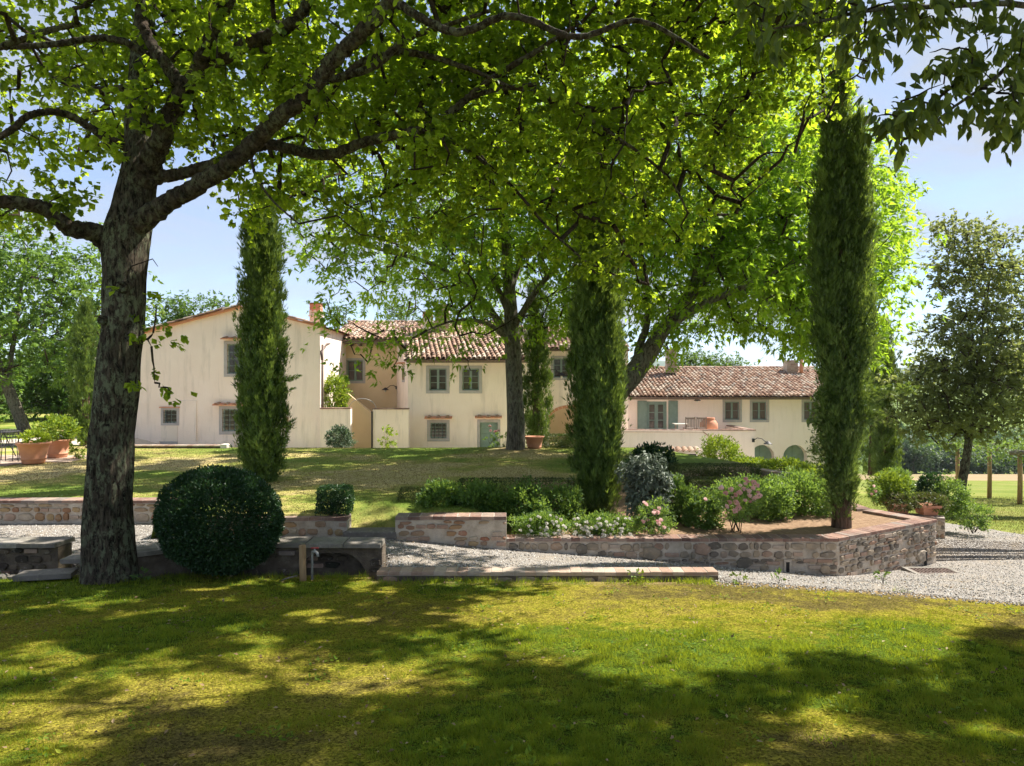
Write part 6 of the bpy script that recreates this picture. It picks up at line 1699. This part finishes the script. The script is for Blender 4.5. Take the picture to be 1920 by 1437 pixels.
cypress('thick dark italian cypress in the centre rising from the rose bed', 1122, 975, 13.0,
        [6.7, (0, .22), (.06, .36), (.2, .46), (.45, .47), (.7, .42), (.88, .36), (1, .20)], 52000, .145, 8, lobes=((-.10, 0, 1.0, .85), (.14, .05, .93, .72)), trunkr=.16)
cypress('italian cypress on the lawn in front of the gabled house', 492, 912, 14.9,
        [6.35, (0, .12), (.04, .30), (.12, .42), (.35, .44), (.6, .41), (.8, .33), (.92, .22), (1, .05)], 42000, .14, 12, trunkr=.13)
cypress('dark narrow italian cypress beside the loggia, behind the grey trunk', 1005, 838, 23.0,
        [5.4, (0, .22), (.1, .46), (.35, .48), (.7, .46), (1, .25)], 15000, .14, 17)
cypress('dark italian cypress half hidden behind the oak trunk at left', 160, 832, 24.0,
        [5.0, (0, .3), (.1, .52), (.4, .5), (.75, .36), (1, .04)], 11000, .155, 19)
cypress('narrow italian cypress in the distance right of the tallest one', 1658, 895, 26.5,
        [6.1, (0, .3), (.1, .55), (.4, .56), (.75, .40), (1, .04)], 14000, .165, 23)
cypress('small italian cypress just behind the terracotta roof far right', 1635, 885, 28.5, [5.2, (0, .3), (.2, .5), (.6, .4), (1, .03)], 8000, .16, 29)
# loose side sprays on the right cypress
def sprays(name, label_none, root, pts, n, size, seed, sp=.08, mat='cypress_leaf'):
    r = np.random.default_rng(seed); P = []
    for (p, q, k) in pts:
        u = r.uniform(0, 1, k)[:, None]; a = np.array(at(*p)); b = np.array(at(*q)); P.append(a * (1 - u) + b * u + r.normal(size=(k, 3)) * sp * (1 - .6 * u))
    P = np.concatenate(P); m = len(P)
    d = norm(r.normal(size=(m, 3)) * .6 + np.array([.6, -.1, .2])); scatter(name, L_SPRAY, P, d, rdir(m, r), size * r.uniform(.6, 1.2, m), r.uniform(.3, 1, m), MAT[mat], root, 'stuff')
cyR = bpy.data.objects['cypress_tree']; cyM = bpy.data.objects['cypress_tree.001']; cyL = bpy.data.objects['cypress_tree.002']
sprays('side_sprays', 0, cyR, [((1620, 740, 11.8), (1712, 728, 11.6), 260), ((1615, 790, 11.8), (1650, 775, 11.7), 160), ((1540, 740, 11.9), (1518, 800, 11.9), 160)], 0, .11, 5)
sprays('side_twigs', 0, cyR, [((1545, 760, 11.9), (1520, 860, 11.8), 260), ((1555, 800, 11.9), (1530, 900, 11.8), 200), ((1560, 880, 11.9), (1545, 960, 11.8), 120)], 0, .09, 6, .10)
sprays('side_sprays', 0, cyL, [((530, 715, 14.8), (560, 705, 14.7), 70), ((530, 740, 14.8), (548, 728, 14.7), 20), ((528, 870, 14.8), (540, 790, 14.7), 90)], 0, .10, 7, .04)

# --- background trees
def bgtree(label, px, py, D, ells, n, size, seed, mat='bg_leaf', trunkr=.22, group=None, name='tree', spread=.45, nc=260, h=3.5, bm='mid_bark', base=None, keep=None, leaf=L_DIA, hang=.2, tint0=0, tintamp=1, split=0):
    b = np.array(at(px, py, D)) if base is None else np.array(base, float)
    es = [((b[0] + e[0], b[1] + e[1], b[2] + e[2]), e[3:6]) for e in ells]
    top = b + np.array([es[0][0][0] - b[0], 0, es[0][0][2] - b[2]])
    trunkpts = [tuple(b - np.array([0, 0, .2])), tuple(b + np.array([0, 0, .4])), tuple(b * .6 + top * .4 + np.array([.08, 0, 0])), tuple(b * .25 + top * .75), tuple(top + np.array([0, 0, es[0][1][2] * .5]))]
    r = random.Random(seed); lims = []
    for k in range(5):
        a = r.uniform(0, 6.28); s0 = b + (top - b) * r.uniform(.35, .8); e = es[r.randrange(len(es))]
        end = np.array(e[0]) + np.array([math.cos(a) * e[1][0], math.sin(a) * e[1][1], r.uniform(-.2, .5) * e[1][2]]) * .75
        lims.append(([tuple(s0), tuple((s0 + end) / 2 + np.array([0, 0, .15])), tuple(end)], [trunkr * .5, trunkr * .3, .02]))
    cl_ = ell_clusters(nc, es, seed, keep, .45)
    return tree(name, label, (trunkpts, [trunkr * 1.3, trunkr, trunkr * .85, trunkr * .6, .03]), lims, cl_, leaf, n, size, mat, bm, group=group, spread=spread, seed=seed, res=4, trunk_n=12, rk=.008, tips=.01, hang=hang, tint0=tint0, tintamp=tintamp)
bgtree('bright green spreading tree behind the patio, its brown trunk between the pots', 52, 842, 30.0, [(-2.2, 0, 6.3, 5.4, 4, 3.6), (2.0, 1, 6.0, 2.8, 3, 3.6), (-3, 0, 9.2, 4.0, 3, 2.4)], 29000, .25, 41, trunkr=.26, group='trees beyond the patio', nc=420, tint0=.15)
bgtree('large pale green tree filling the far left edge behind the patio table', 0, 850, 36.0, [(-2.4, 0, 4.0, 4.2, 4, 3.0), (-3.5, 0, 7.0, 4.5, 4, 3.4)], 22000, .27, 42, group='trees beyond the patio', nc=300, tint0=.2)
bgtree('darker rounded tree between the patio trees and the left cypress', 112, 845, 40.0, [(0, 0, 3.4, 3.0, 3, 2.9), (1.5, 1, 6.0, 2.4, 2.4, 2.4)], 20000, .25, 43, group='trees beyond the patio', nc=280, tintamp=.75)
bgtree('dark green backdrop tree low behind the metal chairs', -60, 850, 48.0, [(0, 0, 3.4, 6.0, 4, 3.4), (8, 2, 3.0, 5.0, 3, 3.2)], 20000, .32, 44, group='trees beyond the patio', nc=280, tintamp=.6)
bgtree('small treetop showing over the left roof slope of the gabled house', 340, 800, 46.0, [(0, 0, 7.4, 1.8, 1.5, 1.5), (2.4, 0, 8.3, .8, .8, .7)], 5000, .22, 45, group='treetops over the roofs', nc=80, tintamp=.7)
bgtree('rounded treetop behind the ridge of the long terracotta roof', 1325, 880, 56.0, [(0, 0, 8.4, 2.2, 2, 1.5), (2.6, 0, 8.2, 1.4, 1.4, 1.0), (-1.8, 0, 8.6, 1, 1, .9)], 7000, .22, 46, group='treetops over the roofs', nc=110, tintamp=.6)
bgtree('little treetop peeping over the link wing roof ridge', 640, 850, 52.0, [(-.3, 0, 10.7, 1.0, 1, .9), (4.5, 0, 10.8, 1.2, 1, .7)], 2500, .2, 47, group='treetops over the roofs', nc=50, tintamp=.6)
bgtree('olive toned small leaved oak with dark trunk by the pergola', 1803, 934, 24.5, [(.4, 0, 4.8, 2.2, 2.0, 2.6), (-.5, 0, 3.4, 2.2, 2.0, 1.5), (1.6, .3, 7.7, 1.3, 1.3, 2.3), (0, 0, 8.3, 1.2, 1.2, 2.5), (2.6, 0, 4.6, 1.9, 1.8, 2.4)], 42000, .17, 48, mat='holm_leaf', trunkr=.15, nc=620, spread=.26, bm='oak_bark', tintamp=1)
# far tree line across the field
fr_ = random.Random(3)
labs = ['tall far bluish tree at the left end of the field edge', 'far rounded tree just left of the small oak trunk', 'far dark tree seen under the small oak crown', 'low far tree behind the pergola post', 'far hazy tree between the pergola posts', 'last far tree toward the right edge of the field']
for k, (px, ph, wd) in enumerate([(1712, 70, 3.8), (1745, 52, 3.2), (1775, 60, 3.6), (1815, 46, 4.2), (1858, 50, 4.4), (1905, 46, 4.6)]):
    D_ = 125 + 9 * (k % 3); zg = float(meadow_z(XX(px, D_), D_)); hh = ph / FPX * D_
    bgtree(labs[k], 0, 0, D_, [(0, 0, hh * .55, wd * .8, wd * .7, hh * .48), (wd * .6, 2, hh * .4, wd * .7, wd * .6, hh * .38), (-wd * .7, 1, hh * .38, wd * .7, wd * .6, hh * .36)], 5000, .62, 60 + k, mat='far_leaf', trunkr=.25, group='far trees across the field', nc=90, spread=.7, base=(XX(px, D_), D_, zg))
# woods far away: one mass
r_ = np.random.default_rng(5); m = 22000
x = r_.uniform(30, 300, m); y = r_.uniform(150, 260, m); cell = vnoise(x / 14, y / 14, 3)
k = (cell > .42); x, y, cell = x[k], y[k], cell[k]
zt_ = meadow_z(x, y) + r_.uniform(0, 1, len(x)) ** .6 * (3 + 8 * np.clip(vnoise(x / 6, y / 6, 8), 0, 1))
m = len(x)
scatter('far_woods', L_CLUMP, np.stack([x, y, zt_], 1), rdir(m, r_), rdir(m, r_), r_.uniform(.8, 1.9, m), r_.uniform(0, 1, m), MAT['far_leaf'], None, 'stuff')
x = r_.uniform(-420, -20, 8000); y = r_.uniform(70, 240, 8000); z = meadow_z(x, y) + r_.uniform(0, 1, len(x)) ** .6 * (4 + 9 * vnoise(x / 7, y / 7, 8))
scatter('far_woods', L_CLUMP, np.stack([x, y, z], 1), rdir(len(x), r_), rdir(len(x), r_), r_.uniform(.9, 2.2, len(x)), r_.uniform(0, 1, len(x)), MAT['far_leaf'], None, 'stuff')

# ------------------------------------------------------------------ shrubs, hedges, flowers
def shrub(name, label, cat, c, rad, n, leaf, size, mat, seed=1, group=None, box=False, lum=.12, stems=4, inner=.25, tint0=0, tintamp=1, outw=.8, up=.35, ground=None, flat=0.0, fname='foliage'):
    r = np.random.default_rng(seed); c = np.array(c, float); rad = np.array(rad, float)
    gz = ground if ground is not None else c[2] - rad[2]
    root = thing(name, label, cat, (c[0], c[1], gz), group)
    d = rdir(n, r)
    if box:
        d = r.uniform(-1, 1, (n, 3)); ax_ = np.argmax(np.abs(d) , axis=1); s = 1 / np.max(np.abs(d), axis=1); nd = d * s[:, None]
        q = np.where(r.uniform(0, 1, n) < inner, r.uniform(0, 1, n), 1 - .07 * r.uniform(0, 1, n) ** 1)
        nrm = norm(np.sign(nd) * (np.abs(nd) > .9) + 1e-3)
        lu = 1 + lum * lump(nd * 2, seed, (2, 5)) * .5
        pos = c + nd * rad * q[:, None] * lu[:, None]
        outn = nrm
    else:
        if lum > .07:
            K = max(8, n // 16); dk = rdir(K, r); idk = r.integers(0, K, n); ov = r.uniform(.78, 1.16, K) ** 1.2; d = norm(dk[idk] + r.normal(size=(n, 3)) * .085)
        else: ov = np.ones(1); idk = np.zeros(n, int)
        lu = (1 + lum * lump(d, seed, (2, 6)) + lum * .4 * lump(d, seed + 9, (8, 16))) * ov[idk]
        q = np.where(r.uniform(0, 1, n) < inner, r.uniform(.2, 1, n) ** .5, 1 - (.12 if lum < .07 else .34) * r.uniform(0, 1, n) ** 1.3)
        pos = c + d * rad * (q * lu)[:, None]; outn = norm(d / rad)
    k = pos[:, 2] > gz + .005; pos = pos[k]; outn = outn[k]; m = len(pos)
    dd = norm(outn * outw + np.array([0, 0, up]) + r.normal(size=(m, 3)) * .6)
    nn = norm(outn * .5 + np.array([0, 0, .7]) + r.normal(size=(m, 3)) * .5)
    tint = tint0 + tintamp * np.clip(.5 * r.uniform(0, 1, m) + .5 * (lump(norm(pos - c), seed + 4, (4, 10)) * .25 + .5), 0, 1)
    scatter(fname, leaf, pos, dd, nn, size * r.uniform(.6, 1.25, m), tint, MAT[mat], root, 'stuff')
    rr = random.Random(seed)
    for s in range(stems):
        a = rr.uniform(0, 6.28); k_ = rr.uniform(.3, .75)
        p0 = Vector((c[0] + rr.uniform(-.25, .25) * rad[0], c[1] + rr.uniform(-.25, .25) * rad[1], gz - .05)); p2 = Vector((c[0] + math.cos(a) * rad[0] * k_, c[1] + math.sin(a) * rad[1] * k_, c[2] + rr.uniform(-.2, .5) * rad[2]))
        p1 = p0 * .5 + p2 * .5; p1.z += .05
        sr_ = min(1.0, max(.22, max(rad) * 1.3)) * .75; MB().tube([p0, p1, p2], [.018 * sr_, .013 * sr_, .006 * sr_], 5).build('stem', MAT['twig'], root, True)
    return root
def px_shrub(name, label, cat, px0, px1, py0, py1, D, n, leaf, size, mat, depth=None, **kw):
    x0, x1, z0, z1 = XX(px0, D), XX(px1, D), ZZ(py1, D), ZZ(py0, D)
    return shrub(name, label, cat, ((x0 + x1) / 2, D, (z0 + z1) / 2), ((x1 - x0) / 2, depth or (x1 - x0) / 2, (z1 - z0) / 2), n, leaf, size, mat, **kw)
def flowers(root, pts, mat, size, name='blossom', seed=1):
    key = (mat, name)
    if key not in FL:
        r = random.Random(3); mb = MB()
        for k in range(9):
            a = k * 2.4; e = .25 + .07 * k; rr_ = .5 - .035 * k
            o = Vector((math.cos(a), math.sin(a), 0)); t_ = Vector((-math.sin(a), math.cos(a), 0)); z = Vector((0, 0, 1))
            mb.quad(tuple(o * .06), tuple(o * rr_ * .75 + t_ * .24 + z * e * .6), tuple(o * rr_ + z * e), tuple(o * rr_ * .75 - t_ * .24 + z * e * .6))
        me = bpy.data.meshes.new('blossom'); me.from_pydata(mb.v, [], mb.f); me.update(); me.materials.append(MAT[mat]); FL[key] = me
    r = random.Random(seed)
    for p in pts: piece(name, FL[key], root, tuple(p), (size * r.uniform(.75, 1.15),) * 3, r.uniform(-.5, .5), r.uniform(.5, 1.4), r.uniform(-.5, .5))
FL = {}
# clipped ball and small clipped bush
px_shrub('clipped_bush', 'large dark clipped ball shaped bush beside the oak trunk', 'bush', 302, 526, 876, 1070, 9.35, 48000, L_TRI2, .042, 'box_leaf', seed=3, lum=.055, inner=.4, depth=.78, tint0=.0)
px_shrub('clipped_bush', 'small square clipped bush at the right end of the short pale wall', 'bush', 601, 656, 915, 972, 11.35, 9000, L_TRI2, .038, 'box_leaf', seed=4, box=True, lum=.08, inner=.3, tint0=.15, ground=.82)
# bushes by the house
px_shrub('round_shrub', 'small rounded blue green shrub against the cream courtyard wall', 'shrub', 612, 662, 800, 846, 25.2, 2600, L_DIA, .10, 'blue_leaf', seed=5, lum=.08, stems=8)
px_shrub('young_shrub', 'slender young lime green shrub against the streaked wall', 'shrub', 711, 738, 797, 846, 25.4, 420, L_DIA, .10, 'lime_leaf', seed=6, lum=.3, stems=6)
px_shrub('courtyard_shrub', 'bright yellow green shrub above the courtyard wall beside the downpipe', 'shrub', 599, 656, 703, 790, 29.6, 4200, L_DIA, .12, 'lime_leaf', seed=7, lum=.12, stems=8)
sh = px_shrub('rose_bush', 'thin straggly pink rose in front of the sunken green door', 'rose', 908, 940, 800, 846, 23.0, 260, L_DIA, .09, 'rose_leaf', seed=8, lum=.3, stems=7)
flowers(sh, [at(925 + R.uniform(-9, 12), 803 + R.uniform(-4, 8), 22.9) for k in range(8)], 'pink', .12)
px_shrub('wiry_shrub', 'nearly leafless wiry shrub left of the grey tree trunk', 'shrub', 940, 954, 806, 846, 22.5, 60, L_DIA, .08, 'rose_leaf', seed=9, lum=.3, stems=7)
px_shrub('young_shrub', 'leggy yellow green shrub on the grass right of the patio pots', 'shrub', 132, 156, 818, 864, 19.2, 500, L_DIA, .07, 'lime_leaf', seed=10, lum=.25, stems=4, tintamp=.6)
# pot plants
px_shrub('pot_plant', 'golden yellow leafy plant filling the nearer patio pot', 'plant', 40, 86, 808, 842, 18.1, 1500, L_DIA, .085, 'lime_leaf', seed=11, lum=.12, tint0=.5, ground=1.32)
px_shrub('pot_plant', 'bushy lime green plant in the farther patio pot', 'plant', 74, 138, 782, 838, 19.5, 2600, L_DIA, .095, 'lime_leaf', seed=12, lum=.15, tint0=.1, tintamp=.7, ground=1.35)
for px_c, sd_ in ((1690, 13), (1745, 14)):
    px_shrub('pot_plant', 'trailing straw coloured plant in the left trough on the ledge' if sd_ == 13 else 'trailing straw coloured plant in the right trough on the ledge', 'plant', px_c - 30, px_c + 30, 922, 962, 15.42, 2400, L_DIA, .055, 'hedge_leaf', seed=sd_, lum=.2, tint0=.3, ground=lwz + .1)
# hedges
def hedge(label, px0, px1, py0, py1, D, n, seed, dep=.3, size=.032, mat='hedge_leaf', ground=None, D2=None, **kw):
    return px_shrub('hedge', label, 'hedge', px0, px1, py0, py1, D, n, L_DIA, size, mat, depth=dep, seed=seed, box=True, lum=.05, inner=.35, stems=3, group='clipped hedges of the rose bed', ground=ground, **kw)
hedge('olive clipped hedge at the left start of the rose bed', 750, 800, 918, 972, 12.6, 5000, 31, tint0=.2)
hedge('long low hedge between the lawn and the rose bed, left of the cypress', 860, 1075, 900, 962, 13.4, 20000, 32, .32, tintamp=.85)
hedge('pale yellowish hedge by the loggia right of the terracotta pot', 1022, 1085, 816, 856, 22.4, 9000, 33, .5, size=.05, tint0=.1)
hedge('rear clipped hedge in front of the grey railing', 1255, 1420, 872, 906, 15.2, 15000, 34, .3)
hedge('middle clipped hedge behind the pink roses, nearest to them', 1290, 1440, 898, 945, 14.2, 16000, 35, .32, tint0=.05)
# dense green shrubs in the bed
for k, (a_, b_, c_, d_, D_, n_, mt_, sz_, lb) in enumerate([
    (786, 866, 902, 975, 12.2, 5000, 'rose_leaf', .055, 'deep green bushy shrub behind the left end of the bed wall'),
    (860, 955, 905, 985, 12.0, 6800, 'rose_leaf', .05, 'mid green shrub behind the pale wall stub'),
    (940, 1032, 908, 1000, 11.9, 6800, 'rose_leaf', .05, 'fresh green shrub above the white flowers, left part'),
    (1015, 1095, 905, 1000, 12.2, 5600, 'rose_leaf', .05, 'dark shrub at the left foot of the central cypress'),
    (1180, 1260, 838, 890, 16.5, 4500, 'box_leaf', .07, 'glossy dark shrub directly right of the central cypress, farther back'),
    (1222, 1305, 893, 985, 12.6, 6500, 'rose_leaf', .055, 'green leafy shrub between silver shrub and small hedge'),
    (1285, 1352, 930, 998, 12.0, 4600, 'rose_leaf', .05, 'small green rose shrub with one pink flower'),
    (1385, 1485, 900, 982, 12.9, 7500, 'rose_leaf', .055, 'sunlit green shrub just right of the pink roses'),
    (1450, 1572, 888, 972, 13.4, 9500, 'rose_leaf', .055, 'broad sunlit shrub left of the tall right cypress'),
    (1500, 1570, 880, 935, 14.8, 3200, 'lime_leaf', .06, 'yellow green shrub against the back garden wall'),
]):
    px_shrub('leafy_shrub', lb, 'shrub', a_, b_, c_, d_, D_, int(n_ * 1.05), L_DIA, sz_ * 1.15, mt_, seed=70 + k, lum=.16, stems=5, tint0=.15 if k >= 7 else 0, tintamp=.85)
px_shrub('silver_shrub', 'tall silvery grey leaved shrub leaning on the central cypress', 'shrub', 1168, 1256, 848, 980, 12.3, 3800, L_ELL, .085, 'silver_leaf', seed=90, lum=.14, stems=6, inner=.35, up=-.5)
# lime hedge beyond the back wall
for k, (a_, b_, c_, d_, D_, n_, lb) in enumerate([(1315, 1392, 822, 885, 22.5, 5200, 'tall lime green shrub against the cream stair parapet'), (1360, 1440, 858, 890, 21.5, 3600, 'low lime green shrub under the terrace corner lamp'),
    (1415, 1500, 862, 900, 20.0, 4500, 'lime green shrub below the first arched door'), (1480, 1545, 872, 908, 19.0, 3800, 'lime green shrub below the second arched door')]):
    px_shrub('lime_shrub', lb, 'shrub', a_, b_, c_, d_, D_, n_, L_DIA, .085, 'lime_leaf', seed=100 + k, lum=.14, stems=5, tintamp=.85)
# right side shrubs
px_shrub('leafy_shrub', 'yellow green mounded shrub directly right of the tallest cypress', 'shrub', 1632, 1704, 886, 950, 15.9, 6500, L_DIA, .06, 'lime_leaf', seed=111, lum=.1, tintamp=.75)
px_shrub('leafy_shrub', 'darker shrub behind the yellow green mound', 'shrub', 1655, 1712, 878, 935, 17.5, 4000, L_DIA, .07, 'rose_leaf', seed=112, lum=.14)
px_shrub('leafy_shrub', 'upright dark green shrub behind the troughs', 'shrub', 1718, 1766, 884, 950, 16.4, 4600, L_DIA, .06, 'box_leaf', seed=113, lum=.14, tint0=.3)
px_shrub('leafy_shrub', 'mid green shrub below the small oak trunk', 'shrub', 1752, 1812, 894, 972, 16.0, 4600, L_DIA, .06, 'rose_leaf', seed=114, lum=.16)
px_shrub('leafy_shrub', 'low straggling shrub spilling onto the gravel edge', 'shrub', 1790, 1860, 945, 995, 15.4, 1700, L_DIA, .06, 'rose_leaf', seed=115, lum=.3, stems=9)
sh = px_shrub('rose_bush', 'small pink rose peeping right of the tall cypress', 'rose', 1628, 1650, 905, 945, 14.2, 500, L_DIA, .05, 'rose_leaf', seed=116, lum=.2)
flowers(sh, [at(1637, 912, 14.1), at(1640, 922, 14.1), at(1634, 927, 14.1)], 'pink', .09)
# roses
sh = px_shrub('rose_bush', 'pink flowering rose bush in the middle of the bed', 'rose', 1322, 1432, 900, 972, 11.6, 4200, L_DIA, .05, 'rose_leaf', seed=120, lum=.2, stems=8, ground=.47)
pk = [(1352, 918), (1369, 919), (1360, 926), (1378, 929), (1386, 926), (1398, 909), (1396, 900), (1403, 905), (1392, 918), (1401, 922), (1409, 917), (1413, 906), (1418, 912), (1403, 932), (1411, 937), (1418, 935), (1424, 930), (1379, 942), (1367, 943), (1362, 951), (1378, 959), (1385, 954), (1382, 948), (1420, 924), (1395, 940), (1406, 943), (1371, 936), (1388, 911)]
flowers(sh, [at(px, py, 11.08 + R.uniform(-.1, .1)) for px, py in pk], 'pink', .10, seed=2)
sh = px_shrub('rose_bush', 'pale pink rose at the foot of the silver shrub', 'rose', 1185, 1265, 940, 1005, 11.45, 2200, L_DIA, .045, 'rose_leaf', seed=121, lum=.2, stems=7, ground=.47)
flowers(sh, [at(px, py, 11.15 + R.uniform(-.1, .1)) for px, py in [(1207, 944), (1211, 948), (1228, 958), (1233, 962), (1224, 963), (1236, 954), (1215, 975), (1204, 979), (1231, 979), (1240, 978), (1235, 983), (1322, 938), (1243, 990)]], 'pink', .085, seed=3)
for k, (a_, b_, c_, d_, n_, nf, lb) in enumerate([(960, 1070, 960, 1008, 5200, 34, 'white flowering groundcover shrub over the wall coping, left clump'), (1068, 1190, 966, 1012, 6000, 60, 'white flowering groundcover rose spilling over the coping, right clump')]):
    sh = px_shrub('white_rose_bush', lb, 'rose', a_, b_, c_, d_, 11.3, int(n_ * .9), L_DIA, .046, 'rose_leaf', seed=130 + k, lum=.16, stems=5, depth=.34, ground=.47)
    rr = random.Random(k); F_ = []
    for q in range(nf):
        px = rr.uniform(a_ + 6, b_ - 6); py = c_ + (d_ - c_) * rr.uniform(.15, .95)
        F_.append(at(px, py, 10.91 + (1 - (py - c_) / (d_ - c_)) * .15 + rr.uniform(-.02, .03)))
    flowers(sh, F_, 'white', .066, seed=k)
# weeds near the lawn edge
for k, (px, py, D_, lb) in enumerate([(1190, 1078, 8.85, 'small broad leaved sapling at the foot of the brick kerb'), (1385, 1082, 8.75, 'little green weed on the gravel edge right of the kerb end'), (1460, 1082, 8.8, 'tiny weed sprouting in the gravel by the lawn'), (265, 1078, 8.7, 'leafy weed at the right foot of the oak'), (1655, 1078, 9.6, 'isolated tiny weed on the gravel before the wall corner')]):
    z_ = ZZ(py + 14, D_)
    shrub('weed', lb, 'weed', (XX(px, D_), D_, z_ + .09), (.10, .08, .09), 40 if k != 2 else 22, L_DIA, .055, 'lime_leaf' if k < 2 else 'rose_leaf', seed=140 + k, lum=.2, stems=4, ground=z_, inner=.6, tintamp=.6)
# creeper on the pergola
r_ = np.random.default_rng(9); m = 5200
x = XX(1790, 31) + (XX(2010, 31) - XX(1790, 31)) * r_.uniform(0, 1, m) ** .6; y = r_.uniform(29.2, 34, m); z = ZZ(838, 31) + r_.normal(0, .09, m) - r_.uniform(0, 1, m) ** 5 * .8
cr_ = scatter('creeper', L_DIA, np.stack([x, y, z], 1), rdir(m, r_), norm(r_.normal(size=(m, 3)) * .5 + np.array([0, 0, 1])), r_.uniform(.09, .17, m), r_.uniform(0, .6, m), MAT['rose_leaf'], None)
tag(cr_, 'green creeper growing over the top of the rustic pergola', 'creeper')
# ------------------------------------------------------------------ air
USE_HAZE = True
if USE_HAZE:
    m, t, out = nt('haze'); pv = N(t, 'ShaderNodeVolumePrincipled'); pv.inputs['Density'].default_value = .00016
    pv.inputs['Color'].default_value = (.82, .9, 1, 1); t.links.new(pv.outputs[0], out.inputs['Volume'])
    MB().box(-4200, 4200, -60, 3600, -60, 160).build('haze', m, None, kind='stuff')
